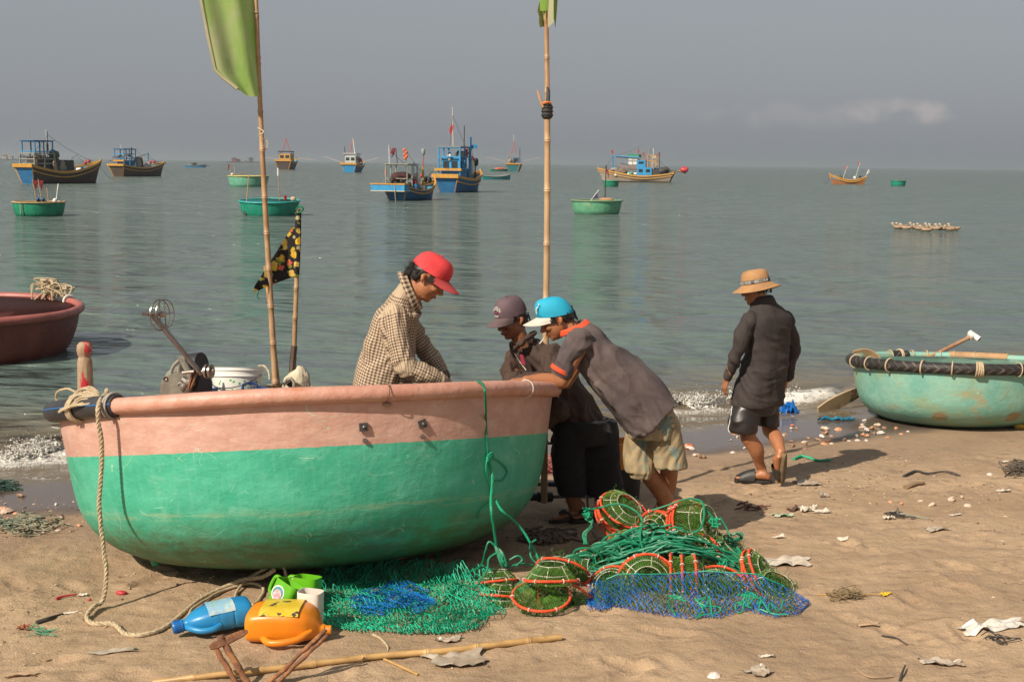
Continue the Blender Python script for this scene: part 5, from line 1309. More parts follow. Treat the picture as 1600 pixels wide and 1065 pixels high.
mb = MB(); bamboo(mb, [P(438, 636, 8.3), P(431, 560, 8.28), P(420, 470, 8.28), P(414, 416, 8.27)], .012, .010, 4, 5); mb.build('splint', M_BAMBOOY, fp)
mb = MB(); mb.tube(spline([P(412, 217, 8.23), P(418, 222, 8.22), P(417, 233, 8.22), P(411, 228, 8.2)], 5), .004, 5); mb.tube(spline([P(403, 200, 8.22), P(412, 206, 8.2), P(404, 212, 8.2)], 5), .005, 5); mb.build('twine', M_ROPE, fp)
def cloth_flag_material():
    m = mat('lime_flag_cloth', (.27, .50, .075, 1), (.38, .56, .15, 1), rough=.45, scale=3, stretch=(1, 1, .4), col3=(.60, .60, .36, 1), scale3=1.1, lo3=.46, hi3=.62, trans=.5)  # cream patches put the sun's sheen into the cloth colour
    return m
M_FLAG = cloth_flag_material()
M_PALEF = mat('pale_sleeve_cloth', (.55, .52, .34, 1), (.45, .44, .26, 1), rough=.6, trans=.4)
# flag outline in the plane: hoist along the pole, free edge to the left
rows = []; nV = 26
for i in range(nV + 1):
    v = i / nV; y = -150 + v * 301
    xr = 392 + (y + 150) / 300 * 14
    if v > .93: pass
    xl = 286 + (y + 150) * .19 if y < 120 else 337 + (y - 120) * 1.1
    bot = 151 - 28 * ((xr - 340) / 60) * 0
    row = []
    for j in range(15):
        u = j / 14; x = xr + (xl - xr) * u
        yy = y - (26 * max(0, u - .45) ** 1.3) * max(0, (v - .7) / .3)
        row.append(tuple(P(x, yy, 8.25 - .05 * sin(u * 3.6 + v * 1.5) * (u ** .6) - .22 * u * (.7 + .3 * v) + .025 * sin(u * 10 + v * 3))))
    rows.append(row)
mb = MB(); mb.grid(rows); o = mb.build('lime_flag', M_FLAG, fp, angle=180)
mb = MB(); mb.tube([r[14] for r in rows], .012, 6); mb.build('flag_hem', M_PALEF, o)
mb = MB()
for y in (20, 100, 137): mb.tube(ellring(P(399 + y * .045, y, 8.25), .019, (0, 0, 1), 12), .003, 5, closed=True)
mb.build('hoist_tie', M_ROPE, o)
# short pole with the floral pennant
sp2 = thing('flag_pole', 'short bamboo pole with black floral triangular pennant', 'flag pole', P(457, 640, 8.35))
mb = MB(); bamboo(mb, [P(457, 640, 8.35), P(459, 560, 8.35), P(463, 450, 8.35), P(467, 326, 8.35)], .018, .013, 6, 8); mb.build('pole', M_BAMBOO, sp2)
mb = MB(); mb.tube(spline([P(455, 606, 8.3), P(457, 570, 8.33), P(460, 540, 8.335)], 4), .021, 7); mb.build('dark_patch', mat('stained_bamboo', (.10, .06, .04, 1), rough=.7), sp2)
def floral():
    m = bpy.data.materials.new('floral_cloth'); m.use_nodes = True
    t = m.node_tree; b = t.nodes['Principled BSDF']; v = nn(t, 'ShaderNodeTexCoord').outputs['Object']
    def layer(c, sc, off, cols, thr):
        vo = nn(t, 'ShaderNodeTexVoronoi'); vo.inputs['Scale'].default_value = sc
        wob = tmap(t, v, (1, .05, 1), 0, off); t.links.new(wob, vo.inputs['Vector'])
        pk = nn(t, 'ShaderNodeSeparateColor'); t.links.new(vo.outputs['Color'], pk.inputs[0])
        rg = tmath(t, 'ADD', vo.outputs['Distance'], tmath(t, 'MULTIPLY', tmath(t, 'SUBTRACT', tnoise(t, v, 60, 2), .5), .5))
        f = tmath(t, 'MULTIPLY', mrange(t, rg, .40, .44, 1, 0), mrange(t, pk.outputs[0], thr, thr + .02))
        col = tmix(t, mrange(t, pk.outputs[1], .45, .46), cols[0], tmix(t, mrange(t, pk.outputs[2], .5, .51), cols[1], cols[2]))
        col = tmix(t, mrange(t, tnoise(t, v, 80, 2), .5, .62), col, (.62, .30, .03, 1))
        return tmix(t, f, c, col)
    c = layer((.016, .013, .014, 1), 30, (0, 0, 0), ((.12, .22, .03, 1), (.5, .5, .3, 1), (.2, .3, .05, 1)), .35)
    c = layer(c, 19, (3, 0, 2), ((.72, .50, .03, 1), (.72, .55, .14, 1), (.66, .09, .08, 1)), .05)
    t.links.new(c, b.inputs['Base Color']); b.inputs['Roughness'].default_value = .8
    tr = nn(t, 'ShaderNodeBsdfTranslucent'); t.links.new(c, tr.inputs[0]); ms = nn(t, 'ShaderNodeMixShader'); ms.inputs[0].default_value = .25
    t.links.new(b.outputs[0], ms.inputs[1]); t.links.new(tr.outputs[0], ms.inputs[2]); t.links.new(ms.outputs[0], t.nodes['Material Output'].inputs[0]); return m
rows = []
for i in range(15):
    u = i / 14
    yt = 342 + (450 - 342) * u; yb = 431 + (457 - 431) * u
    xx = 466 - u * 69
    row = []
    for j in range(9):
        w = j / 8; a = P(465.5 + .2 * w, 335 + w * 96, 8.35); yA = 340 + 108 * u ** 1.0; yB = 431 + 26 * u ** 1.2
        if u < .12: yA = 334 + u * 300
        row.append(tuple(P(466 - 69 * u ** (1.0 if w > .3 else 1.0), yA + (yB - yA) * w, 8.35 + .09 * sin(u * 5 + w) * u - .10 * u)))
    rows.append(row)
mb = MB(); mb.grid(rows); pn = mb.build('floral_pennant', floral(), sp2, angle=180)
mb = MB(); mb.tube([P(466, 332, 8.34), P(465.5, 380, 8.34), P(463, 431, 8.34)], .020, 8); mb.build('pennant_sleeve', MATS.get('floral_sleeve') or floral(), pn)
mb = MB(); mb.tube(spline([P(463, 328, 8.33), P(468, 322, 8.32), P(474, 326, 8.32), P(470, 331, 8.33), P(464, 333, 8.32)], 5), .006, 5); mb.tube(spline([P(404, 455, 8.3), P(402, 462, 8.3), P(405, 468, 8.3)], 5), .004, 4); mb.build('green_tie', M_ROPEG, pn)
# middle pole in the sand beside the boat
bp0 = GS(851, 772); dm = 8.62
mp = thing('flag_pole', 'thick bamboo pole with black tape joint and torn lime flag top, between the men', 'flag pole', Vector((P(850, 760, dm).x, dm, gz(P(850, 760, dm).x, dm))))
mb = MB(); bamboo(mb, [P(850, 785, dm), P(851.5, 640, dm), P(853, 500, dm), P(855, 330, dm), P(855, 172, dm)], .0235, .020, 7, 12, 12); mb.build('lower_pole', mat('pale_bamboo', (.50, .34, .19, 1), (.38, .24, .13, 1), rough=.5, scale=5, stretch=(3, 3, .6)), mp)
mb = MB(); bamboo(mb, [P(856, 185, dm), P(854.5, 100, dm), P(853.5, 0, dm), P(852, -110, dm)], .018, .012, 5, 13, 8); mb.build('upper_pole', M_BAMBOO, mp)
mb = MB(); mb.tube([P(855, 186, dm), P(855, 183, dm), P(855, 165, dm), P(855, 163, dm)], [.024, .036, .036, .028], 14)
for y in (168, 174, 180): mb.tube(ellring(P(855, y, dm), .036, (0, .03, 1), 16), .006, 5, closed=True)
mb.build('tape_joint', M_BLACK, mp)
mb = MB(); mb.tube(spline([P(849, 168, dm - .02), P(844, 155, dm - .02), P(840, 142, dm - .02)], 4), [.010] * 8 + [.005], 7) if False else mb.tube([P(849, 168, dm - .02), P(844, 155, dm - .02), P(840, 141, dm - .02)], [.012, .011, .007], 7); mb.build('split_end', M_BAMBOO, mp)
mb = MB(); mb.tube([P(855, 165, dm - .03), P(857, 150, dm - .03), P(855, 136, dm - .02)], [.014, .013, .006], 7); mb.build('dark_splint', M_BLACK, mp)
mb = MB(); mb.tube(spline([P(848, 162, dm - .03), P(854, 160, dm - .045), P(861, 161, dm - .03)], 4), .009, 6); mb.build('orange_cord', mat('orange_cord', (.55, .17, .05, 1), rough=.8), mp)
rows = []
for i in range(12):
    v = i / 11; row = []
    for j in range(13):
        a = -2.4 + j / 12 * 3.5; r = .055 + .02 * sin(v * 3)
        c = P(853, -110 + v * (128 if j < 7 else 146 + 8 * sin(j)), dm)
        row.append(tuple(c + Vector((r * cos(a) * 1.0 + .005, -r * abs(sin(a)) * .8 + .02, 0))))
    rows.append(row)
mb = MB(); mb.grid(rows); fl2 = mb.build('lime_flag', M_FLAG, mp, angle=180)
rows = []; g_ = random.Random(2)
for i in range(20):
    v = i / 19; rows.append([tuple(P(853 - (14 + 5 * sin(v * 9) + g_.uniform(-2.5, 2.5)) * (j / 5) * (1 - .45 * v), -110 + v * 152 + g_.uniform(-1, 2) * (j > 3), dm + .03 * sin(j + v * 6))) for j in range(6)])
mb = MB(); mb.grid(rows); mb.build('frayed_edge', mat('frayed_cloth', (.34, .36, .12, 1), (.2, .2, .08, 1), rough=.9, trans=.4), fl2, angle=180)
rows = [[tuple(P(856 + 9 * (j / 3), -60 + i * 26 - j * 3 * (i / 4), dm - .02 - .02 * j)) for j in range(4)] for i in range(5)]
mb = MB(); mb.grid(rows); mb.build('pale_lining', M_PALEF, fl2, angle=180)
# ---------------------------------------------------------------- people
def skin_material(nm, c1, c2):
    return mat(nm, c1, c2, rough=.42, scale=5, lo=.4, hi=.7, bump=.0015, bscale=60)
M_SKIN = skin_material('skin_tan', (.36, .150, .068, 1), (.28, .105, .045, 1))
M_SKIN2 = skin_material('skin_dark', (.29, .115, .052, 1), (.21, .078, .035, 1))
M_HAIR = mat('black_hair', (.010, .009, .008, 1), (.022, .018, .015, 1), rough=.5, scale=30)
M_LIP = mat('lip', (.20, .060, .042, 1), rough=.45); M_EYE = mat('eye_dark', (.02, .012, .010, 1), rough=.3)  # one dark tone for eyes and cap eyelets
def fuse(mb, name, m, parent, voxel=.006, smooth=4, disp=None, segs=None):
    A = np.concatenate(mb.v); me = bpy.data.meshes.new('tmp'); me.from_pydata(A.tolist(), [], mb.f); me.update()
    o = bpy.data.objects.new('tmp', me); COL.objects.link(o)
    r = o.modifiers.new('r', 'REMESH'); r.mode = 'VOXEL'; r.voxel_size = voxel
    if smooth:
        s = o.modifiers.new('s', 'SMOOTH'); s.iterations = smooth; s.factor = .5
    dg = bpy.context.evaluated_depsgraph_get(); dg.update()
    m2 = bpy.data.meshes.new_from_object(o.evaluated_get(dg))
    bpy.data.objects.remove(o); bpy.data.meshes.remove(me)
    n = len(m2.vertices); V = np.empty(n * 3); m2.vertices.foreach_get('co', V); V = V.reshape(-1, 3)
    Nn = np.empty(n * 3); m2.vertices.foreach_get('normal', Nn); Nn = Nn.reshape(-1, 3)
    UV = None
    if segs is not None:
        best = np.full(n, 1e9); UV = np.zeros((n, 3)); acc = 0
        for (a, b, ra, wv) in segs:
            a = np.array(a); b = np.array(b); d = b - a; L_ = np.linalg.norm(d); d = d / L_
            t = np.clip((V - a) @ d, 0, L_); q = V - a - t[:, None] * d; dist = np.linalg.norm(q, axis=1) / ra
            w0 = np.array(wv, float); w0 = w0 - d * (w0 @ d); w0 /= np.linalg.norm(w0); w1 = np.cross(d, w0)
            u = np.arctan2(q @ w1, q @ w0) * ra
            k = dist < best; best[k] = dist[k]; UV[k, 0] = u[k]; UV[k, 1] = t[k] + (0 if acc is None else 0); UV[k, 2] = 0
    if disp is not None:
        V = V + Nn * disp(V, Nn, UV)[:, None]
    if parent is not None:
        Mi = wmat(parent).inverted(); V2 = V @ np.array(Mi.to_3x3()).T + np.array(Mi.to_translation())
    else: V2 = V
    m2.vertices.foreach_set('co', V2.ravel()); m2.update()
    if UV is not None:
        at = m2.attributes.new('cloth_uv', 'FLOAT_VECTOR', 'POINT'); at.data.foreach_set('vector', UV.ravel())
    m2.polygons.foreach_set('use_smooth', [True] * len(m2.polygons))
    m2.materials.clear(); m2.materials.append(m); m2.name = name
    ob = bpy.data.objects.new(name, m2); COL.objects.link(ob)
    if parent is not None: ob.parent = parent
    return ob
def folds(amp, fx, fz, seed=0, dirv=(1, 0, .4), warp=1.0):
    """cloth creases: ridged noise, longer along dirv"""
    d = np.array(dirv, float); d /= np.linalg.norm(d); ref = np.array([0, 1, 0.]) if abs(d[1]) < .9 else np.array([1., 0, 0])
    e = np.cross(d, ref); e /= np.linalg.norm(e); g = np.cross(d, e)
    def f(V, Nn, UV):
        a = V @ d; b = V @ e; c = V @ g
        w = fbm(a * 4 + 3, b * 4 + c * 3, 2, seed + 5) * .12 * warp
        n1 = fbm(a * fx, (b + w) * fz + c * fz * .6, 3, seed)
        r1 = 1 - 2 * np.abs(n1) * 1.6
        n2 = fbm(a * fx * 1.7 + 9, (c - b * .5 + w) * fz * 1.3, 2, seed + 11)
        return amp * (r1 - .55 + .5 * (1 - 3 * np.abs(n2)))
    return f
def limb(mb, pts, rads, n=12, k=6):
    pts = [Vector(p) for p in pts]
    mb.tube(spline(pts, k), interp(rads, k), n)
    mb.ball(tuple(pts[0]), rads[0] * .99, 10, 8); mb.ball(tuple(pts[-1]), rads[-1] * .99, 10, 8)
def loft(mb, rings, n=28, k=5, p=2.4):
    """rings: (centre, side vector*half width, front vector*half depth)"""
    C_ = spline([r[0] for r in rings], k); Sx = spline([r[1] for r in rings], k); Fx = spline([r[2] for r in rings], k)
    R_ = []
    for c, s, f in zip(C_, Sx, Fx):
        R_.append([tuple(c + s * (math.copysign(abs(cos(a)) ** (2 / p), cos(a))) + f * (math.copysign(abs(sin(a)) ** (2 / p), sin(a)))) for a in [i * 2 * pi / n for i in range(n)]])
    mb.rings(R_)
def frame(fwd, up):
    f = Vector(fwd).normalized(); u = Vector(up); u = (u - f * u.dot(f)).normalized(); s = f.cross(u)
    return f, u, s      # s = the person's right
def head(mb, c, fwd, up, s=1.0):
    f, u, r = frame(fwd, up); M3 = Matrix((f, r, u)).transposed()
    def T(x, y, z): return c + M3 @ (Vector((x, y, z)) * s)
    def ell(x, y, z, rx, ry, rz):
        t = MB(); t.ball((0, 0, 0), (rx * s, ry * s, rz * s), 18, 12); t.xform(Matrix.Translation(T(x, y, z)) @ M3.to_4x4()); mb.add(np.concatenate(t.v), t.f)
    ell(-.012, 0, .035, .098, .078, .088)            # skull
    ell(.022, 0, -.030, .066, .066, .085)            # face
    ell(.035, 0, -.078, .046, .046, .036)            # jaw
    ell(.064, 0, -.094, .020, .022, .018)            # chin
    ell(.070, 0, .030, .024, .056, .022)             # brow
    for q in (-1, 1):
        ell(.062, q * .040, -.020, .024, .022, .022)  # cheeks
        mb.tube([T(-.012, q * .074, .012), T(-.020, q * .086, .002), T(-.012, q * .086, -.014), T(.0, q * .076, -.032)], [.010 * s, .013 * s, .012 * s, .007 * s], 8)
    mb.tube([T(.082, 0, .018), T(.100, 0, -.012), T(.110, 0, -.026), T(.098, 0, -.034)], [.009 * s, .011 * s, .015 * s, .010 * s], 8)
    for q in (-1, 1): ell(.094, q * .012, -.032, .012, .009, .008)
    ell(.078, 0, -.056, .018, .026, .010); ell(.076, 0, -.069, .016, .022, .009)
    return T
def face_bits(t, T, body, s=1.0, mouth_open=.004):
    mb = MB(); mb.tube(spline([T(.085, -.024, -.063), T(.095, 0, -.061), T(.085, .024, -.063)], 5), mouth_open * s + .0015, 6); mb.build('mouth', M_LIP, body)
    for q in (-1, 1):
        mb = MB(); mb.tube(spline([T(.078, q * .018, .012), T(.084, q * .032, .013), T(.072, q * .046, .010)], 4), .0042 * s, 6); mb.build('eye', M_EYE, body)
        mb = MB(); mb.tube(spline([T(.092, q * .014, .032), T(.090, q * .034, .036), T(.076, q * .052, .032)], 4), .004 * s, 6); mb.build('eyebrow', M_HAIR, body)
def hair(t, T, back=.11, low=-.045, seed=1, s=1.0, tuft=True):
    mb = MB(); g = random.Random(seed)
    R_ = []
    for z, rx, ry, cx in ((low, .045, .066, -.045), (low + .025, .062, .078, -.042), (.01, .074, .083, -.034), (.04, .084, .082, -.022), (.07, .070, .066, -.018)):
        R_.append([tuple(T(cx + rx * cos(a) * (1 if cos(a) < 0 else .75 if z > 0 else .35), ry * sin(a), z)) for a in [i * 2 * pi / 20 for i in range(20)]])
    mb.rings(R_)
    for i in range(60):
        a = g.uniform(pi * .55, pi * 1.45); z = g.uniform(low - .002, .022)
        p = T(-.04 + .078 * cos(a), .082 * sin(a), z); q = T(-.04 + .080 * cos(a) - g.uniform(0, .006), .083 * sin(a), z - g.uniform(.010, .030)); mb.tube([p, p.lerp(q, .6), q], [.005, .004, .001], 5)
    for q in (-1, 1):
        for i in range(8):
            x = .012 + .004 * i; mb.tube([T(x, q * .074, .03), T(x + .002, q * .0745, .004 - g.uniform(0, .02) + .0)], [.006, .0025], 5)
    return mb.build('hair', M_HAIR, t)
def cap(t, T, m, mbrim, tilt=.0, s=1.0, brim=.075, base=.034, lift=.112, back_gap=False):
    """baseball cap in head space; tilt lowers the front"""
    def Q(x, y, z): return T(x, y, z - x * tilt)
    R_ = []; n = 28
    for k in range(9):
        w = k / 8; rr = cos(w * pi / 2 * .97) ** .62; z = base + lift * sin(w * pi / 2)
        R_.append([tuple(Q(-.012 + .108 * rr * cos(a) + .006 * (cos(a) > 0) * (1 - w), .090 * rr * sin(a) * (1 + .012 * cos(6 * a)), z + .004 * cos(2 * a) * (1 - w))) for a in [i * 2 * pi / n for i in range(n)]])
    mb = MB(); mb.rings([[tuple(Q(-.012 + .104 * cos(a), .086 * sin(a), base - .003)) for a in [i * 2 * pi / n for i in range(n)]]] + R_)
    c = mb.build('cap', m, t, angle=60)
    mb = MB(); mb.ball(tuple(Q(-.012, 0, base + lift + .002)), .007, 8, 6); mb.build('cap_button', m, c)
    top = []; m_ = 12
    for j in range(m_ + 1):
        a = -1.12 + 2.24 * j / m_; row = []
        for i in range(7):
            v = i / 6; x0 = -.012 + .112 * cos(a); y0 = .091 * sin(a)
            ext = brim * (1 - (abs(a) / 1.12) ** 2.6) ** .8 if abs(a) < 1.12 else 0
            x = x0 + ext * v; y = y0 * (1 - .10 * v); z = base + .004 - .30 * ext * v - .16 * (y / .09) ** 2 * (.35 + v) * .16
            row.append((x, y, z - .018 * (y / .08) ** 2 * v))
        top.append(row)
    mb = MB(); mb.grid([[tuple(Q(*p)) for p in r] for r in top]); nA = mb.n
    mb.grid([[tuple(Q(p[0], p[1], p[2] - .005)) for p in r] for r in top][::-1])
    e1 = [Q(*r[6]) for r in top]; mb.tube([Q(r[6][0], r[6][1], r[6][2] - .0025) for r in top], .003, 5)
    b = mb.build('brim', mbrim, c, angle=60)
    return c, Q
def hand(mb, w, d, pn, thumb, L_=.185, curl=.5):
    """w wrist, d direction of the palm, pn palm-side normal, thumb = side the thumb is on"""
    d = Vector(d).normalized(); pn = Vector(pn); pn = (pn - d * pn.dot(d)).normalized(); sd = Vector(thumb); sd = (sd - d * sd.dot(d) - pn * sd.dot(pn)).normalized()
    k = L_ / .185
    R_ = []
    for x, hw, ht in ((-.01, .024, .018), (.02, .032, .017), (.05, .040, .015), (.08, .041, .013), (.092, .036, .010)):
        R_.append([tuple(w + d * x * k + sd * (hw * cos(a)) * k + pn * (ht * sin(a)) * k) for a in [i * 2 * pi / 14 for i in range(14)]])
    mb.rings(R_)
    for off, ln, r in ((.030, .066, .0088), (.010, .075, .0090), (-.011, .070, .0085), (-.031, .054, .0078)):
        p = w + d * .085 * k + sd * off * k; pts = [p - d * .02]; ang = .15
        dirv = d
        for j, seg in enumerate((.45, .31, .24)):
            ang += curl * (.5 if j == 0 else .75)
            dirv = (d * cos(ang) + pn * sin(ang)); pts.append(pts[-1] + dirv * (ln * seg + (.02 if j == 0 else 0)) * k + sd * off * .06)
        mb.tube(pts, [r * k, r * k, r * .95 * k, r * .75 * k], 8); mb.ball(tuple(pts[-1]), r * .75 * k, 8, 6)
    p = w + d * .022 * k + sd * .026 * k
    pts = [p, p + (sd * .75 + d * .55 + pn * .2) * .032 * k, p + (sd * .72 + d * .9 + pn * .5) * .052 * k, p + (sd * .6 + d * 1.3 + pn * .75) * .062 * k]
    mb.tube(pts, [.013 * k, .011 * k, .0095 * k, .007 * k], 8); mb.ball(tuple(pts[-1]), .007 * k, 8, 6)
def foot(mb, ankle, heel, toe, up=(0, 0, 1), w=.045):
    a = Vector(ankle); h = Vector(heel); t = Vector(toe); u = Vector(up).normalized(); d = (t - h).normalized(); s = d.cross(u).normalized(); L_ = (t - h).length
    R_ = []
    for x, hw, hh in ((-.02, .018, .02), (.0, .032, .05), (.12, .036, .075), (.28, .036, .072), (.5, .040, .055), (.72, .047, .036), (.86, .046, .026)):
        c = h + d * L_ * x + u * hh * .5
        R_.append([tuple(c + s * (hw * cos(b)) + u * (hh * .5 * sin(b))) for b in [i * 2 * pi / 16 for i in range(16)]])
    mb.rings(R_)
    for i, (o, r, e) in enumerate(((-.034, .0125, .0), (-.014, .0095, .004), (.003, .009, -.002), (.019, .0085, -.010), (.034, .008, -.022))):
        p = h + d * (L_ * .82) + s * o + u * .012; mb.tube([p, p + d * (L_ * .18 + e)], [r, r * .85], 8); mb.ball(tuple(p + d * (L_ * .18 + e)), r * .85, 8, 6)
    mb.tube([a, h + d * L_ * .20 + u * .03], [.036, .034], 12); mb.ball(tuple(a), .036, 12, 8); mb.ball(tuple(h + d * L_ * .06 + u * .026), .030, 12, 8)
def V3(*a): return Vector(a)
def cloth(nm, c1, c2, rough=.85, dust=None, **k):
    return mat(nm, c1, c2, rough=rough, scale=4, bump=.0012, bscale=90, col3=dust, scale3=3.2, lo3=.58, hi3=.75, **k)
def gingham():
    m = bpy.data.materials.new('gingham_cloth'); m.use_nodes = True
    t = m.node_tree; b = t.nodes['Principled BSDF']
    at = nn(t, 'ShaderNodeAttribute', attribute_name='cloth_uv'); sp = nn(t, 'ShaderNodeSeparateXYZ'); t.links.new(at.outputs['Vector'], sp.inputs[0])
    P_ = .0165
    def st(o):
        f = tmath(t, 'FRACT', tmath(t, 'DIVIDE', tmath(t, 'ADD', o, 5.0), P_)); return mrange(t, tmath(t, 'ABSOLUTE', tmath(t, 'SUBTRACT', f, .5)), .20, .27, 1, 0)
    s = tmath(t, 'MULTIPLY', tmath(t, 'ADD', st(sp.outputs[0]), st(sp.outputs[1])), .5)
    r = nn(t, 'ShaderNodeValToRGB'); r.color_ramp.elements[0].color = (.50, .39, .26, 1); r.color_ramp.elements[1].color = (.030, .020, .016, 1)
    e = r.color_ramp.elements.new(.5); e.color = (.27, .19, .13, 1); t.links.new(s, r.inputs[0])
    t.links.new(r.outputs[0], b.inputs['Base Color']); b.inputs['Roughness'].default_value = .85; return m
# ================= man in the red cap, standing in the boat
d1 = 7.3
BX = V3(P(600, 600, d1).x, d1, .30)
man = thing('person', 'man in checked shirt and red cap bending over inside the green boat', 'person', BX)
hc = P(669, 434, d1); T = None
body = MB(); T = head(body, hc, (.79, -.10, -.60), (.60, 0, .80), 1.07)
limb(body, [T(-.02, 0, -.03), P(648, 456, d1), P(636, 474, d1)], [.058, .056, .065])
hx = [P(636, 474, d1), P(618, 500, d1), P(606, 560, d1), P(600, 640, d1)]
Fv = V3(.95, 0, -.25).normalized(); SY = V3(0, 1, 0)
loft(body, [(hx[0], SY * .07, Fv * .06), (hx[1], SY * .16, Fv * .09), (hx[2], SY * .15, Fv * .10), (hx[3], SY * .16, Fv * .10), (P(600, 668, d1), SY * .13, Fv * .09)])
nsh, fsh = P(616, 492, d1 - .155), P(630, 492, d1 + .155)
CB = P(645, 455, d1); BFv = (P(656, 480, d1) - P(634, 431, d1)) / 2
limb(body, [nsh, P(636, 560, d1 - .20), P(672, 588, d1 - .20), P(694, 596, d1 - .18)], [.05, .042, .034, .026]); hand(body, P(694, 596, d1 - .18), (.75, -.1, -.6), (-.3, .3, -.9), (0, 1, .2), curl=.55)
limb(body, [fsh, P(650, 525, d1 + .22), P(671, 556, d1 + .20), P(692, 586, d1 + .12), P(700, 598, d1 + .08)], [.036, .034, .032, .028, .026]); hand(body, P(700, 598, d1 + .08), (.7, -.1, -.65), (-.3, -.3, -.9), (0, -1, .2), curl=.55)
zf = .22
for sy, xx in ((-.10, 592), (.10, 604)):
    hp = P(xx, 662, d1 + sy); kn = Vector((hp.x + .05, hp.y - .01, .62)); an = Vector((hp.x - .01, hp.y, zf + .08)); limb(body, [hp, kn, an], [.085, .055, .036]); foot(body, an, (an.x - .06, an.y, zf), (an.x + .17, an.y, zf))
bo = fuse(body, 'body', M_SKIN, man, .0055, 4)
face_bits(man, T, bo, 1.07, .004); hair(bo, T, low=-.050, seed=3)
mb = MB(); g_ = random.Random(6)
for i in range(46): 
    a = T(-.10, g_.uniform(-.05, .05), g_.uniform(-.03, .03)); b = a + Vector((-g_.uniform(.008, .034), g_.uniform(-.015, .015), g_.uniform(-.008, .024))); mb.tube([a, a.lerp(b, .5), b], [.007, .005, .001], 5)
mb.build('hair_tuft', M_HAIR, bo)
M_REDCAP = mat('red_cap_cloth', (.62, .045, .050, 1), (.50, .025, .028, 1), rough=.8, scale=9, col3=(.10, .03, .05, 1), scale3=14, lo3=.66, hi3=.74, bump=.001)
cp, Q = cap(bo, T, M_REDCAP, mat('red_brim_cloth', (.46, .060, .060, 1), rough=.8), tilt=-.12, brim=.085, base=.036, lift=.10)
for (x, y) in ((.03, -.055), (-.05, -.06)):
    mb = MB(); mb.ball(tuple(Q(x, y, .118)), .005, 8, 6); mb.build('eyelet', M_EYE, cp)
sh = MB()
loft(sh, [(CB + V3(-.01, 0, -.01), SY * .066, BFv * .95), (P(640, 466, d1), SY * .09, BFv * 1.0), (P(630, 482, d1), SY * .165, Fv * .11), (P(617, 500, d1), SY * .205, Fv * .128), (P(608, 540, d1), SY * .20, Fv * .148), (P(601, 590, d1), SY * .20, Fv * .170), (P(597, 640, d1), SY * .205, Fv * .178)])
segs = [(P(640, 465, d1), P(597, 640, d1), .16, (0, -1, 0))]
arm1 = [nsh, P(620, 530, d1 - .22), P(631, 567, d1 - .23), P(660, 584, d1 - .22), P(688, 594, d1 - .19)]
limb(sh, arm1, [.070, .064, .066, .058, .044])
arm2 = [fsh, P(650, 525, d1 + .22), P(671, 556, d1 + .20), P(692, 586, d1 + .12)]
limb(sh, arm2, [.070, .064, .060, .048])
segs += [(arm1[0], arm1[2], .07, (0, 1, 0)), (arm1[2], arm1[4], .06, (0, 1, 0)), (arm2[0], arm2[2], .07, (0, 1, 0)), (arm2[2], arm2[3], .055, (0, 1, 0))]
GM = gingham(); fuse(sh, 'checked_shirt', GM, man, .007, 4, folds(.011, 3, 12, 4, (.25, 0, 1)), segs)
mb = MB(); O_ = BFv.cross(SY).normalized()
if O_.z < 0: O_ = -O_
def cring(k, dn, th0=.22): return [tuple(CB + SY * (.064 * k * sin(a)) + BFv * (k * cos(a)) - O_ * (dn + .014 * max(0, cos(a)) * (dn > .01))) for a in [th0 + (2 * pi - 2 * th0) * i / 26 for i in range(27)]]
mb.rings([cring(1.0, 0), cring(1.05, -.014), cring(1.16, -.010), cring(1.36, .022), cring(1.40, .034), cring(1.34, .032)], cap=False, closed=False)
co = mb.build('collar', None or GM, man, angle=180)
at = co.data.attributes.new('cloth_uv', 'FLOAT_VECTOR', 'POINT'); nv = len(co.data.vertices); uvs = []
for i in range(nv): uvs += [(i % 27) * .0155, (i // 27) * .016, 0]
at.data.foreach_set('vector', uvs)
tr = MB()
for sy, xx in ((-.09, 594), (.09, 606)):
    hp = P(xx, 655, d1 + sy); limb(tr, [hp, Vector((hp.x + .045, hp.y, .62)), Vector((hp.x, hp.y, .33))], [.125, .085, .07])
fuse(tr, 'trousers', cloth('dark_trousers', (.03, .03, .035, 1), (.02, .02, .024, 1)), man, .010, 4, folds(.006, 3, 8, 8))
# ================= man in the blue and white cap leaning on the rim
d3 = 7.92
man = thing('person', 'man in grey polo shirt and blue white cap leaning on the green boat smoking', 'person', V3(P(1040, 830, 8.3).x, 8.3, gz(P(1040, 830, 8.3).x, 8.3)))
hc = P(869, 499, d3); body = MB(); T = head(body, hc, (-.89, -.12, -.44), (-.44, 0, .89), 1.03)
limb(body, [T(-.02, 0, -.03), P(890, 512, d3), P(902, 522, d3)], [.058, .058, .07])
dd = V3(.69, 0, -.72).normalized(); PV = V3(-.72, 0, -.69).normalized(); SD = V3(-.05, 1, 0).normalized()
loft(body, [(P(900, 520, d3), SD * .08, PV * .07), (P(920, 542, d3), SD * .16, PV * .09), (P(965, 590, d3), SD * .14, PV * .10), (P(1015, 640, d3), SD * .16, PV * .11), (P(1025, 660, d3), SD * .13, PV * .10)])
nsh, fsh = P(908, 530, d3 - .17), P(916, 528, d3 + .17)
el, wr = P(876, 596, d3 - .20), P(822, 594, d3 - .25)
limb(body, [nsh, P(890, 568, d3 - .19), el], [.062, .054, .046]); limb(body, [el, P(850, 593, d3 - .22), wr], [.048, .043, .030], k=5); hand(body, wr, (-1, -.05, -.05), (.0, .1, -1), (0, 1, .3), curl=.25)
el2, wr2 = P(884, 598, d3 + .18), P(838, 592, d3 + .2)
limb(body, [fsh, P(900, 568, d3 + .19), el2], [.058, .05, .042]); limb(body, [el2, wr2], [.042, .028]); hand(body, wr2, (-1, -.3, -.1), (0, 0, -1), (0, -1, .3), curl=.3)
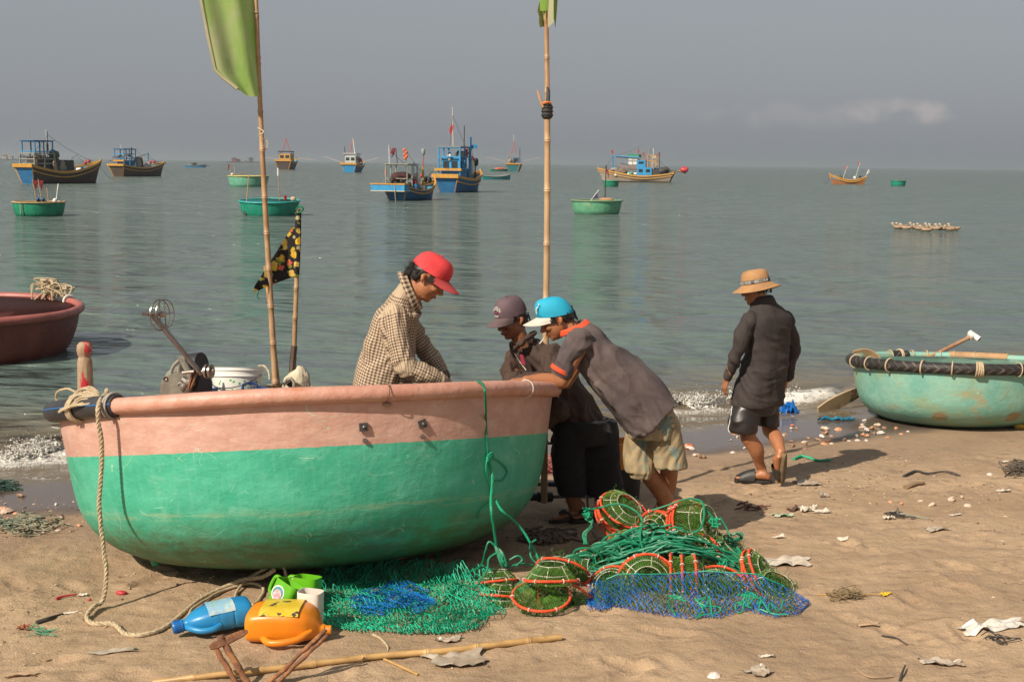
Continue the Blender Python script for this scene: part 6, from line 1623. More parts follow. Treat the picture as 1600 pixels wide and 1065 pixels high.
hipA, hipB = P(1006, 652, 8.02), P(1032, 648, 7.90)
knA, knB = P(1004, 728, 7.98), P(1046, 735, 8.05)
anA = P(1062, 815, 8.22); anB = P(1028, 818, 8.36)
limb(body, [hipA, knA], [.09, .062], k=4); limb(body, [knA, knA.lerp(anA, .35) + V3(.01, 0, 0), anA], [.060, .058, .036], k=5)
limb(body, [hipB, knB], [.09, .060], k=4); limb(body, [knB, knB.lerp(anB, .35) + V3(.01, 0, 0), anB], [.058, .056, .036], k=5)
for an in (anA, anB):
    z = gz(an.x, an.y) + .015; foot(body, V3(an.x, an.y, z + .09), V3(an.x + .05, an.y + .02, z), V3(an.x - .18, an.y - .06, z))
    if an.z > z + .09: limb(body, [an, V3(an.x, an.y, z + .08)], [.037, .036], k=2)
bo = fuse(body, 'body', M_SKIN, man, .0055, 4)
face_bits(man, T, bo, 1.03, .0035); hair(bo, T, low=-.038, seed=8)
M_BCAP = mat('blue_cap_cloth', (.010, .33, .50, 1), (.008, .27, .43, 1), rough=.75, scale=6, bump=.001); M_WBRIM = mat('white_brim_cloth', (.66, .62, .57, 1), (.52, .46, .38, 1), rough=.8, scale=8)
cp, Q = cap(bo, T, M_BCAP, M_WBRIM, tilt=-.28, brim=.095, base=.030, lift=.115)
mb = MB(); mb.box(tuple(Q(-.118, 0, .058)), (.012, .05, .022)); mb.build('strap', M_BLACK, cp, smooth=False)
mb = MB(); mb.tube(spline([Q(.094, -.045, .062), Q(.086, -.048, .088), Q(.070, -.05, .104)], 5), [.006] * 10 + [.003], 6); mb.tube([Q(.064, -.060, .108), Q(.058, -.045, .122)], .004, 5); mb.build('white_emblem', mat('pale_print', (.45, .58, .62, 1), rough=.7), cp)
mb = MB(); ca = T(.094, -.005, -.060); cb = P(843, 537, d3 - .05); mb.tube([ca, ca.lerp(cb, .35)], .0042, 8); fo = mb.build('cigarette', mat('cork_tip', (.55, .28, .05, 1), rough=.7), bo)
mb = MB(); mb.tube([ca.lerp(cb, .35), cb], .0042, 8); mb.build('cigarette_paper', M_WHITE, fo)
M_POLO = cloth('grey_polo_cloth', (.115, .086, .080, 1), (.062, .046, .047, 1), dust=(.17, .13, .105, 1))
sh = MB()
R3 = [(P(899, 512, d3), SD * .085, PV * .070), (P(912, 528, d3), SD * .17, PV * .105), (P(928, 552, d3), SD * .21, PV * .135), (P(955, 580, d3), SD * .205, PV * .165), (P(985, 606, d3), SD * .205, PV * .185), (P(1006, 632, d3), SD * .21, PV * .190), (P(1022, 652, d3), SD * .215, PV * .178)]
loft(sh, R3)
limb(sh, [nsh, P(893, 552, d3 - .19), P(880, 576, d3 - .20)], [.082, .074, .068]); limb(sh, [fsh, P(903, 556, d3 + .2), P(892, 576, d3 + .2)], [.08, .07, .062])
# hanging front hem
sh.rings([[tuple(P(x, y, d3 + s)) for (x, y, s) in ((930, 600, -.18), (960, 640, -.19), (992, 684, -.16), (1010, 668, -.2), (1000, 630, -.22), (960, 590, -.2))], [tuple(P(x, y, d3 + s)) for (x, y, s) in ((930, 600, .16), (958, 638, .16), (980, 676, .14), (1010, 664, .16), (1000, 630, .16), (960, 590, .16))]])
po = fuse(sh, 'polo_shirt', M_POLO, man, .007, 5, folds(.014, 2.6, 10, 21, (.75, .1, -.6)))
M_OR = mat('orange_trim_cloth', (.72, .095, .030, 1), (.55, .06, .02, 1), rough=.8)
mb = MB(); cn = P(892, 512, d3)
for k, (rr, off) in enumerate(((.080, 0), (.083, .010), (.085, .020))):
    mb.tube([P(892, 509, d3) + dd * (off + .006) + SD * (rr * 1.0 * sin(a)) + PV * (rr * 1.15 * cos(a)) - dd * (.035 * cos(a)) for a in [i * 2 * pi / 28 for i in range(28)]], .009, 7, closed=True)
mb.build('orange_collar', M_OR, po)
for (c, ax, r) in ((P(878, 578, d3 - .20), (P(880, 576, d3) - P(893, 552, d3)), .069),):
    for k in range(3):
        mb = MB(); mb.tube(ellring(c + ax.normalized() * (k * .009 - .008), r + .001, ax, 24), .0045, 6, closed=True); mb.build('cuff_stripe', M_OR, po)
def palm_shorts():
    m = bpy.data.materials.new('palm_print_cloth'); m.use_nodes = True
    t = m.node_tree; b = t.nodes['Principled BSDF']; v = nn(t, 'ShaderNodeTexCoord').outputs['Object']; sp = nn(t, 'ShaderNodeSeparateXYZ'); t.links.new(v, sp.inputs[0])
    c = tmix(t, mrange(t, tnoise(t, v, 6, 5), .4, .65), (.37, .285, .165, 1), (.26, .19, .105, 1)); teal = (.10, .20, .19, 1)
    base_ = BASE3
    for (px, py, R_) in ((1036, 657, .062), (1004, 690, .045), (1052, 700, .04)):
        q = P(px, py, 7.9) - base_
        dx = tmath(t, 'SUBTRACT', sp.outputs[0], q.x); dz = tmath(t, 'SUBTRACT', sp.outputs[2], q.z)
        rr = tmath(t, 'SQRT', tmath(t, 'ADD', tmath(t, 'MULTIPLY', dx, dx), tmath(t, 'MULTIPLY', dz, dz))); an = tmath(t, 'ARCTAN2', dz, dx)
        lf = tmath(t, 'ABSOLUTE', tmath(t, 'SINE', tmath(t, 'ADD', tmath(t, 'MULTIPLY', an, 4.5), tmath(t, 'MULTIPLY', rr, 14))))
        f = mrange(t, tmath(t, 'SUBTRACT', tmath(t, 'MULTIPLY', tmath(t, 'POWER', lf, .8), R_), rr), -.002, .004)
        c = tmix(t, tmath(t, 'MULTIPLY', f, .85), c, teal)
        tk = tmath(t, 'MULTIPLY', mrange(t, tmath(t, 'ABSOLUTE', tmath(t, 'ADD', dx, tmath(t, 'MULTIPLY', dz, .15))), .004, .007, 1, 0), tmath(t, 'MULTIPLY', mrange(t, dz, .0, -.01), mrange(t, dz, -.16, -.17, 1, 0) if False else mrange(t, dz, -.18, -.17)))
        c = tmix(t, tmath(t, 'MULTIPLY', tk, .7), c, teal)
    wv = mrange(t, tnoise(t, tmap(t, v, (1, 1, 3.5)), 9, 4, .6), .52, .60)
    low = mrange(t, sp.outputs[2], (P(1000, 700, 7.9) - base_).z + .05, (P(1000, 725, 7.9) - base_).z)
    c = tmix(t, tmath(t, 'MULTIPLY', tmath(t, 'MULTIPLY', wv, low), .6), c, (.17, .24, .19, 1))
    c = tmix(t, mrange(t, tnoise(t, v, 12, 5, .7), .6, .72, 0, .5), c, (.13, .19, .15, 1))
    t.links.new(c, b.inputs['Base Color']); b.inputs['Roughness'].default_value = .8; return m
BASE3 = Vector(man.location)
tr = MB()
XV, YV = V3(1, 0, 0), V3(0, 1, 0)
loft(tr, [(P(1018, 640, 7.94), XV * .13, YV * .17), (P(1022, 660, 7.94), XV * .155, YV * .17), (P(1022, 680, 7.94), XV * .16, YV * .165)])
loft(tr, [(P(1030, 650, 7.87), XV * .10, YV * .10), (P(1040, 690, 7.90), XV * .105, YV * .10), (P(1049, 728, 7.92), XV * .105, YV * .105)])
loft(tr, [(P(1006, 655, 8.02), XV * .09, YV * .10), (P(1000, 700, 8.0), XV * .10, YV * .10), (P(999, 735, 7.98), XV * .088, YV * .095)])
loft(tr, [(P(1001, 735, 7.98), XV * .075, YV * .09), (P(1000, 745, 7.98), XV * .06, YV * .08)])
fuse(tr, 'palm_shorts', palm_shorts(), man, .007, 4, folds(.012, 2.5, 13, 33, (.1, 0, 1)))
# ================= man in the faded grey cap and brown jacket
d2 = 8.55
man = thing('person', 'man in brown jacket, faded purple lettered cap and black shorts behind the smoking man', 'person', V3(P(900, 828, 8.55).x, 8.5, gz(P(900, 828, 8.5).x, 8.5)))
hc = P(799, 499, d2); body = MB(); T = head(body, hc, (-.74, -.60, -.30), (-.25, -.12, .95), 1.07)
limb(body, [T(-.02, 0, -.03), P(812, 528, d2 + .02), P(822, 542, d2 + .05)], [.058, .058, .07])
dq2 = d2 + .08
FV2 = V3(-.80, -.55, -.25).normalized(); SD2 = V3(-.55, .83, 0).normalized()
loft(body, [(P(822, 540, dq2), SD2 * .08, FV2 * .07), (P(846, 562, dq2), SD2 * .17, FV2 * .10), (P(880, 620, dq2), SD2 * .15, FV2 * .10), (P(902, 668, dq2), SD2 * .15, FV2 * .11)])
s1, s2 = P(862, 556, dq2 - .14), P(812, 556, dq2 + .12)
e1, w1 = P(860, 600, 8.25), P(806, 597, 8.2); e2, w2 = P(800, 592, 8.72), P(822, 596, 8.35)
limb(body, [s1, e1], [.055, .045]); limb(body, [e1, w1], [.045, .028]); hand(body, w1, (-1, 0, -.05), (0, 0, -1), (0, 1, 0), curl=.3)
limb(body, [s2, e2], [.055, .042]); limb(body, [e2, w2], [.042, .028]); hand(body, w2, (1, -.4, -.05), (0, 0, -1), (0, -1, 0), curl=.3)
hipL, hipR = P(890, 670, 8.5), P(935, 668, 8.62); knL, knR = P(886, 752, 8.42), P(940, 752, 8.5); anL, anR = P(906, 818, 8.45), P(938, 822, 8.42)
for hp, kn, an in ((hipL, knL, anL), (hipR, knR, anR)):
    limb(body, [hp, kn], [.09, .062], k=4); limb(body, [kn, kn.lerp(an, .35) + V3(.008, .01, 0), an], [.058, .055, .036], k=5); z = gz(an.x, an.y) + .028
    if an.z > z + .07: limb(body, [an, V3(an.x, an.y, z + .06)], [.037, .036], k=2)
    foot(body, V3(an.x, an.y, z + .08), V3(an.x + .05, an.y + .01, z), V3(an.x - .19, an.y - .05, z))
bo = fuse(body, 'body', M_SKIN2, man, .0055, 4); face_bits(man, T, bo, 1.07, .0062); hair(bo, T, low=-.060, seed=12)
M_FADE = mat('faded_purple_cap', (.120, .076, .088, 1), (.085, .052, .064, 1), rough=.85, scale=6, bump=.001)
cp, Q = cap(bo, T, M_FADE, mat('faded_brim', (.125, .082, .082, 1), (.09, .06, .06, 1), rough=.85), tilt=-.06, brim=.088, base=.036, lift=.112)
def text_mesh(body_txt, size=1.0, ext=.0):
    cu = bpy.data.curves.new('txt', 'FONT'); cu.body = body_txt; cu.size = size; cu.extrude = ext; cu.align_x = 'CENTER'
    o = bpy.data.objects.new('txt', cu); COL.objects.link(o); dg = bpy.context.evaluated_depsgraph_get(); dg.update()
    me = bpy.data.meshes.new_from_object(o.evaluated_get(dg)); V = [tuple(v.co) for v in me.vertices]; Fc = [tuple(p.vertices) for p in me.polygons]
    bpy.data.objects.remove(o); bpy.data.meshes.remove(me); bpy.data.curves.remove(cu)
    return np.array(V), Fc
def text_on(fn, txt, size, nm, m, parent, bold=0.0, ext=.0008):
    V, Fc = text_mesh(txt, size, ext); mb = MB(); mb.add([tuple(fn(x, y, z)) for x, y, z in V], Fc); return mb.build(nm, m, parent, smooth=False)
M_PRINT = mat('white_print', (.66, .62, .55, 1), rough=.7)
def capface(off_a=0.0, z0=.085, arch=0.0):
    def fn(x, y, z):
        zz = z0 + y - arch * x * x * 40; w = math.asin(max(-1, min(1, (zz - .036) / .112))) / (pi / 2); rr = cos(w * pi / 2 * .97) ** .62
        a = -x / .095 + off_a; return Q(-.012 + (.116 * rr + .002 + z) * cos(a), (.0925 * rr + .002 + z) * sin(a), zz)
    return fn
text_on(capface(.0, .094, .30), 'GLR25', .030, 'cap_lettering', M_PRINT, cp); text_on(capface(.0, .048), 'TINS', .019, 'cap_lettering', M_PRINT, cp)
fn = capface(0, .078); mb = MB(); mb.add([tuple(fn(.020 * cos(a), .008 * sin(a), .0005)) for a in [i * 2 * pi / 20 for i in range(20)]], [tuple(range(20))]); mb.build('cap_oval', mat('maroon_print', (.20, .03, .045, 1), rough=.8), cp, smooth=False)
M_JACK = cloth('brown_jacket_cloth', (.060, .033, .022, 1), (.040, .022, .016, 1), dust=(.080, .048, .032, 1))
sh = MB()
loft(sh, [(P(818, 532, dq2), SD2 * .09, FV2 * .085), (P(832, 546, dq2), SD2 * .17, FV2 * .12), (P(846, 564, dq2), SD2 * .215, FV2 * .14), (P(866, 598, dq2), SD2 * .21, FV2 * .15), (P(888, 636, dq2), SD2 * .20, FV2 * .165), (P(902, 664, dq2), SD2 * .195, FV2 * .165)])
limb(sh, [s1, P(868, 580, 8.3), e1 + V3(0, 0, .01), P(832, 594, 8.2), P(812, 595, 8.2)], [.085, .075, .070, .060, .046]); limb(sh, [s2, P(798, 576, 8.74), e2, P(812, 592, 8.5)], [.085, .072, .064, .05])
limb(sh, [P(803, 545, d2 - .05), P(818, 533, d2 - .08), P(835, 520, d2 + .04)], [.013, .016, .015]); limb(sh, [P(803, 545, d2 - .05), P(802, 533, d2 + .04), P(818, 520, d2 + .12)], [.012, .014, .014])
limb(sh, [P(856, 655, 8.35), P(872, 640, 8.4)], [.06, .08])
jk = fuse(sh, 'jacket', M_JACK, man, .007, 4, folds(.015, 4, 14, 44, (.5, .1, -.8)))
mb = MB(); mb.tube(spline([P(804, 552, d2 - .13), P(812, 565, d2 - .15), P(822, 578, d2 - .18)], 4), [.004] * 9, 6); mb.build('zip', M_STEEL, jk)
mb = MB(); mb.rings([[tuple(P(812, 553, d2 - .165)), tuple(P(817, 554, d2 - .165)), tuple(P(817, 554, d2 - .1)), tuple(P(812, 553, d2 - .1))], [tuple(P(814, 568, d2 - .19)), tuple(P(821, 570, d2 - .19)), tuple(P(821, 570, d2 - .1)), tuple(P(814, 568, d2 - .1))]]); mb.build('red_shirt_front', mat('crimson_cloth', (.25, .01, .04, 1), rough=.8), man)
tr = MB(); M_BSH = cloth('black_shorts_cloth', (.008, .007, .008, 1), (.013, .011, .011, 1))
loft(tr, [(P(915, 655, 8.55), V3(.8, .6, 0) * .19, V3(-.6, .8, 0) * .13), (P(918, 690, 8.55), V3(.8, .6, 0) * .21, V3(-.6, .8, 0) * .14)])
loft(tr, [(hipL + V3(0, 0, .05), XV * .10, YV * .11), (P(888, 720, 8.46), XV * .115, YV * .115), (P(893, 772, 8.42), XV * .095, YV * .105)])
loft(tr, [(hipR + V3(0, 0, .05), XV * .13, YV * .12), (P(936, 720, 8.55), XV * .145, YV * .12), (P(944, 770, 8.52), XV * .135, YV * .115)])
fuse(tr, 'shorts', M_BSH, man, .008, 4, folds(.008, 2, 8, 55))
for an, lab in ((anL, 'l'), (anR, 'r')):
    z = gz(an.x, an.y) + .012; h = V3(an.x + .065, an.y + .012, z); t_ = V3(an.x - .215, an.y - .055, z); d_ = (t_ - h).normalized(); s_ = d_.cross(V3(0, 0, 1)); L_ = (t_ - h).length
    mb = MB(); out = []
    for zz in (-.010, .012): out.append([tuple(h + d_ * L_ * (.5 + .5 * cos(a)) + s_ * ((.036 + .012 * cos(a)) * sin(a)) + V3(0, 0, zz)) for a in [i * 2 * pi / 24 for i in range(24)]])
    mb.rings(out); so_ = mb.build('sandal_sole', mat('dark_sandal', (.028, .018, .016, 1), (.05, .035, .03, 1), rough=.5), man, angle=40)
    mb = MB(); mb.tube(spline([h + d_ * .12 + s_ * .04 + V3(0, 0, .02), h + d_ * .17 + s_ * .03 + V3(0, 0, .062), h + d_ * .21 + V3(0, 0, .055), h + d_ * .17 - s_ * .03 + V3(0, 0, .065), h + d_ * .12 - s_ * .04 + V3(0, 0, .02)], 5), .009, 6); mb.build('strap', M_BLACK, so_)
# ================= walking man with the sun hat
d4 = 9.62
xg = P(1180, 760, d4).x
man = thing('person', 'man walking away barelegged in dark long sleeved shirt and tan sun hat', 'person', V3(xg, d4, gz(xg, d4)))
f4 = V3(-.62, .78, 0).normalized(); r4 = V3(.78, .62, 0).normalized(); UP = V3(0, 0, 1)
hc = P(1180, 452, d4); body = MB(); T = head(body, hc, (-.80, .58, -.22), (-.12, .1, .98), 1.0)
limb(body, [T(-.015, 0, -.03), P(1188, 470, d4), P(1196, 484, d4)], [.056, .056, .07])
loft(body, [(P(1196, 482, d4), r4 * .08, f4 * .07), (P(1200, 498, d4), r4 * .16, f4 * .09), (P(1194, 560, d4), r4 * .14, f4 * .10), (P(1185, 630, d4), r4 * .15, f4 * .11), (P(1184, 646, d4), r4 * .12, f4 * .10)])
sl_, sr_ = P(1172, 499, d4 - .11), P(1228, 499, d4 + .12)
limb(body, [sl_, P(1152, 548, d4 - .14), P(1136, 592, d4 - .10)], [.05, .042, .027]); hand(body, P(1136, 592, d4 - .10), (-.28, .1, -1), (.8, .3, -.1), (-.3, .9, 0), L_=.165, curl=.42)
limb(body, [sr_, P(1238, 548, d4 + .2), P(1230, 592, d4 + .22)], [.036, .034, .027]); hand(body, P(1230, 592, d4 + .22), (-.15, .2, -1), (-.8, .2, 0), (-.3, .9, 0), L_=.165, curl=.5)
hl, hr = P(1168, 636, d4 - .06), P(1200, 636, d4 + .08)
zl = gz(P(1190, 756, d4).x, d4) + .03
kl, al = P(1169, 684, d4 - .10), P(1190, 738, d4); al.z = max(al.z, zl + .085)
kr, ar = P(1203, 672, d4 + .06), P(1220, 706, d4 - .16)
limb(body, [hl, kl], [.085, .060], k=4); limb(body, [kl, kl.lerp(al, .35) + V3(.02, -.01, 0), kl.lerp(al, .8), al], [.057, .060, .040, .037], k=5)
limb(body, [hr, kr], [.085, .060], k=4); limb(body, [kr, kr.lerp(ar, .35) + V3(.015, -.01, 0), ar], [.056, .056, .038], k=5)
hL = V3(al.x + .055, al.y - .03, zl); tL = V3(al.x - .185, al.y + .02, zl); foot(body, al, hL, tL)
hR = P(1223, 712, d4 - .20); tR = P(1220, 750, d4 - .10); foot(body, ar, hR, tR, up=(-.85, .5, .1))
bo = fuse(body, 'body', M_SKIN, man, .0055, 4); face_bits(man, T, bo); hair(bo, T, low=-.030, seed=22)
M_HAT = mat('tan_hat_cloth', (.38, .205, .085, 1), (.29, .15, .065, 1), rough=.85, scale=7, col3=(.18, .085, .05, 1), scale3=8, lo3=.63, hi3=.72, bump=.002, bscale=40)
def HQ(r, a, z): return T(-.012 + r * 1.04 * cos(a), r * .98 * sin(a), z + .010 * cos(a * 2 + .6) * (r / .18) ** 2)
mb = MB(); n = 36
prof = [(.006, .150), (.045, .149), (.078, .140), (.094, .120), (.101, .095), (.104, .060), (.106, .040), (.118, .030), (.145, .012), (.178, -.006), (.181, -.008), (.178, -.011), (.145, .006), (.112, .022), (.100, .03)]
mb.rings([[tuple(HQ(r, a, z)) for a in [i * 2 * pi / n for i in range(n)]] for r, z in prof], cap=False); mb.add([tuple(HQ(.006, a, .150)) for a in [i * 2 * pi / n for i in range(n)]], [tuple(range(n))])
hat = mb.build('sun_hat', M_HAT, bo, angle=180)
mb = MB(); mb.rings([[tuple(HQ(r, a, z)) for a in [i * 2 * pi / n for i in range(n)]] for r, z in ((.107, .042), (.1085, .044), (.1065, .072), (.104, .072))], cap=False); bd = mb.build('hat_band', M_BLACK, hat, angle=180)
view_a = 0
dcam = (Vector((0, 0, CAMZ)) - hc); fr, ur, rr_v = frame((-.80, .58, -.22), (-.12, .1, .98)); view_a = math.atan2(dcam.dot(rr_v), dcam.dot(fr))
def bandtext(a0):
    def fn(x, y, z): return HQ(.1095 + z, view_a + a0 + x / .108, .0475 + y)
    return fn
text_on(bandtext(-.62 + .20), 'SOCCER', .030, 'band_lettering', M_PRINT, bd); text_on(bandtext(.85), 'SOCCER', .030, 'band_lettering', M_PRINT, bd)
M_DSH = cloth('charcoal_shirt_cloth', (.040, .030, .027, 1), (.028, .022, .021, 1), dust=(.058, .043, .037, 1))
sh = MB()
loft(sh, [(P(1194, 474, d4), r4 * .085, f4 * .08), (P(1198, 487, d4), r4 * .160, f4 * .105), (P(1200, 502, d4), r4 * .205, f4 * .125), (P(1196, 560, d4), r4 * .195, f4 * .14), (P(1187, 606, d4), r4 * .215, f4 * .155), (P(1184, 626, d4), r4 * .22, f4 * .155), (P(1184, 633, d4), r4 * .215, f4 * .15)])
limb(sh, [sl_, P(1160, 522, d4 - .15), P(1153, 548, d4 - .16), P(1143, 574, d4 - .12), P(1138, 588, d4 - .10)], [.064, .062, .060, .050, .044]); limb(sh, [sr_, P(1236, 525, d4 + .18), P(1239, 550, d4 + .2), P(1231, 588, d4 + .22)], [.064, .060, .056, .044])
loft(sh, [(P(1191, 463, d4 + .01), r4 * .078, f4 * .074), (P(1191, 468, d4 + .01), r4 * .088, f4 * .084), (P(1193, 478, d4 + .01), r4 * .102, f4 * .094)])
fuse(sh, 'long_shirt', M_DSH, man, .007, 5, folds(.012, 2.8, 9, 66, (.75, .2, -.5)))
tr = MB(); M_SHN = mat('shiny_black_shorts', (.014, .010, .009, 1), (.022, .016, .014, 1), rough=.38, scale=5)
loft(tr, [(P(1184, 625, d4), r4 * .175, f4 * .12), (P(1184, 645, d4), r4 * .18, f4 * .125)])
loft(tr, [(hl + UP * .04, XV * .09, YV * .10), (P(1161, 655, d4 - .08), XV * .105, YV * .11), (P(1161, 674, d4 - .09), XV * .112, YV * .11)]); loft(tr, [(hr + UP * .04, XV * .085, YV * .10), (P(1200, 650, d4 + .07), XV * .085, YV * .10), (P(1200, 664, d4 + .06), XV * .078, YV * .095)])
so2 = fuse(tr, 'shorts', M_SHN, man, .007, 3, folds(.010, 2, 8, 77))
mb = MB(); mb.tube(spline([P(1144, 634, d4 - .1), P(1141, 655, d4 - .11), P(1138, 670, d4 - .12), P(1141, 676, d4 - .13)], 5), .004, 5); mb.build('white_piping', M_WHITE, so2)
M_CLOG = mat('black_slipper', (.016, .014, .013, 1), (.03, .026, .022, 1), rough=.5)
def slipper(h, t_, up, sole_m):
    h = Vector(h); t_ = Vector(t_); up = Vector(up).normalized(); d_ = (t_ - h).normalized(); s_ = d_.cross(up).normalized(); L_ = (t_ - h).length + .045; h0 = h - d_ * .025
    def outl(k, zz): return [tuple(h0 + d_ * L_ * (.5 + .5 * cos(a)) + s_ * ((.044 + .010 * cos(a)) * k * math.copysign(abs(sin(a)) ** .75, sin(a))) + up * zz) for a in [i * 2 * pi / 28 for i in range(28)]]
    mb = MB(); mb.rings([outl(.93, -.026), outl(1.0, -.022), outl(1.0, -.004), outl(.95, .0)]); so_ = mb.build('slipper_sole', sole_m, man, angle=50)
    mb = MB(); rows = []
    for i in range(8):
        x = .46 + .50 * i / 7; w = .052 * (1 - max(0, (x - .75) / .27) ** 2.5) + .002; hh = .066 * (1 - ((x - .46) / .52) ** 1.6) + .022
        rows.append([tuple(h0 + d_ * L_ * x + s_ * (w * cos(a)) + up * (hh * sin(a) - .004)) for a in [j * pi / 10 for j in range(11)]])
    mb.grid(rows); mb.add([tuple(Vector(p)) for p in rows[-1]], [tuple(range(11))]); mb.build('slipper_upper', M_CLOG, so_, angle=180)
slipper(hL, tL, (0, 0, 1), M_CLOG); slipper(hR, tR, (-.85, .5, .1), mat('sandy_sole', (.17, .125, .065, 1), (.11, .08, .045, 1), rough=.9, scale=20, bump=.004))
foam()
# ---------------------------------------------------------------- ring traps, ropes and nets
M_RING = mat('orange_ring_rope', (.72, .085, .022, 1), (.52, .05, .015, 1), rough=.65, scale=50, bump=.003, bscale=120)
M_MESH = mat('lime_mesh', (.085, .20, .014, 1), (.05, .13, .010, 1), rough=.6, scale=30)
M_MESHD = mat('green_mesh_fill', (.05, .135, .012, 1), (.025, .08, .008, 1), rough=.7, scale=30)
M_WIRE = mat('pale_wire', (.50, .48, .38, 1), (.3, .28, .22, 1), rough=.4, scale=30)
M_TIE = mat('white_tie', (.62, .52, .44, 1), rough=.8)
GT = 'round green mesh traps with orange rings'
def trap(label, c, axis, R, h, rings=2, cone=.55, cone_h=.10, seed=1, arc=None, dense=260, squash=1.0):
    """collapsible trap: big orange rings along the axis, mesh between, a wire cone at the far end of the axis"""
    c = Vector(c); ax = Vector(axis).normalized(); g = random.Random(seed)
    ref = Vector((0, 0, 1)) if abs(ax.z) < .9 else Vector((0, 1, 0))
    u = ax.cross(ref).normalized(); w = ax.cross(u)
    low = c.copy(); low.z = max(gz(c.x, c.y), 0)
    t = thing('ring_trap', label, 'fish trap', low, GT)
    def pt(r, a, x, jit=0): return c + ax * x + u * (r * cos(a)) + w * (r * sin(a) * squash)
    lv = [(R, h * i / max(rings - 1, 1) if rings > 1 else 0) for i in range(rings)]
    for k, (r, x) in enumerate(lv):
        mb = MB(); tl = g.uniform(-.03, .03); pts = [pt(r * (1 + .03 * sin(2 * a + k)), a, x + tl * sin(a + k)) for a in [i * 2 * pi / 40 for i in range(41)]]
        twisted(mb, pts, .0074, 60); rg = mb.build('ring', M_RING, t)
        for i in range(6):
            mb = MB(); a = i * pi / 3 + g.uniform(-.1, .1); p = pt(r * (1 + .03 * sin(2 * a + k)), a, x + tl * sin(a + k)); q = (pt(r, a + .05, x) - pt(r, a - .05, x))
            mb.tube(ellring(p - q * .1, .0115, q, 8), .0022, 4, closed=True); mb.tube(ellring(p + q * .1, .0115, q, 8), .0022, 4, closed=True)
            mb.build('ring_tie', M_TIE, rg)
    # profile: base disc, barrel, cone
    prof = [(R * .25, -.015), (R * .7, -.008), (R, 0)]
    if rings > 1: prof += [(R * .90, h * .25), (R * .88, h * .5), (R * .92, h * .75), (R, h)]
    prof += [(R * (1 - (1 - cone) * .33), h + cone_h * .36), (R * (1 - (1 - cone) * .68), h + cone_h * .72), (R * cone, h + cone_h)]
    if rings == 1: prof = [(R * .25, -.012), (R * .7, -.006), (R, 0)] + [(r_, x_ - h) for r_, x_ in prof[3:]]
    nA = max(26, int(2 * pi * R / .016)); V = []; E = []
    fine = []
    for i in range(len(prof) - 1):
        seg = math.hypot(prof[i + 1][0] - prof[i][0], prof[i + 1][1] - prof[i][1]); m = max(1, int(round(seg / .014)))
        for j in range(m): q = j / m; fine.append((prof[i][0] * (1 - q) + prof[i + 1][0] * q, prof[i][1] * (1 - q) + prof[i + 1][1] * q))
    fine.append(prof[-1])
    for i, (r, x) in enumerate(fine):
        for j in range(nA):
            a = 2 * pi * (j + .5 * (i % 2)) / nA; V.append(tuple(pt(r * (1 + g.uniform(-.02, .02)), a, x + g.uniform(-.003, .003))))
    for i in range(len(fine) - 1):
        for j in range(nA):
            a0 = i * nA + j; b0 = (i + 1) * nA + j
            E.append((a0, b0)); E.append((a0, (i + 1) * nA + ((j - 1) % nA if i % 2 == 0 else (j + 1) % nA)))
    mb = MB(); mb.wires(V, E, .0011, 3); mb.build('mesh_cover', M_MESH, t, smooth=False)
    # slack inner netting
    Hh = (h if rings > 1 else 0) + cone_h; V = []; E = []
    for k in range(dense):
        a = g.uniform(0, 2 * pi); r = R * math.sqrt(g.random()) * .86; x = g.uniform(0, Hh) if rings > 1 else g.uniform(0, Hh * .7)
        if x > h: r *= .6
        p = pt(r, a, x); n0 = len(V); V.append(tuple(p))
        for s in range(5):
            p = p + Vector((g.uniform(-1, 1), g.uniform(-1, 1), g.uniform(-1, 1))) * .022; V.append(tuple(p)); E.append((n0 + s, n0 + s + 1))
    mb = MB(); mb.wires(V, E, .0013, 3); mb.build('inner_netting', M_MESHD, t, smooth=False)
    mb = MB()
    for r, x in ((R * cone, h * (rings > 1) + cone_h), (R * (cone + 1) / 2, h * (rings > 1) + cone_h * .5)):
        mb.tube([pt(r, i * 2 * pi / 30, x) for i in range(30)], .0026, 5, closed=True)
    for i in range(6): a = i * pi / 3 + .3; mb.tube([pt(R, a, h * (rings > 1)), pt(R * cone, a, h * (rings > 1) + cone_h)], .0026, 5)
    mb.build('wire_frame', M_WIRE, t)
    return t
def TP(px, py, d): return P(px, py, d)
trap('large open trap in front of the pile, its big orange ring tipped towards the viewer', P(846, 930, 6.46), (.05, .34, -.92), .152, .05, 1, .6, .07, 1)
trap('large ring leaning under the right side of the open front trap', P(886, 942, 6.50), (-.22, .36, -.85), .155, .04, 1, .6, .05, 19)
trap('lampshade shaped trap resting on top of the large open one in front', P(861, 906, 6.50), (0, .08, 1), .140, 0, 1, .52, .085, 2, dense=150)
trap('tilted trap just behind the front lampshade trap, orange ring arching over it', P(880, 892, 6.86), (.2, .55, .75), .150, .05, 1, .6, .05, 3)
trap('flat cone trap lowest of three at the left end of the pile', P(786, 956, 6.56), (0, .22, 1), .125, 0, 1, .45, .065, 4, dense=150)
trap('flat cone trap in the middle of three at the left end of the pile', P(784, 930, 6.70), (.08, .25, 1), .110, 0, 1, .45, .060, 5, dense=120)
trap('flat cone trap uppermost and rearmost of three at the left end of the pile', P(777, 908, 6.86), (-.1, .2, 1), .115, 0, 1, .5, .060, 6, dense=120)
trap('rounded trap lying near the bare shins, topmost at the left of the pile', TP(962, 812, 7.60), (.42, -.38, .62), .155, .10, 4, .55, .05, 7)
trap('biggest upright trap at the top right, open end facing the walking man', TP(1062, 822, 7.42), (.72, -.52, .30), .152, .075, 3, .62, .13, 8, dense=420)
trap('trap lying left under the biggest top trap, half covered by rope', TP(1040, 838, 7.45), (-.6, -.45, .2), .150, .09, 3, .6, .05, 9)
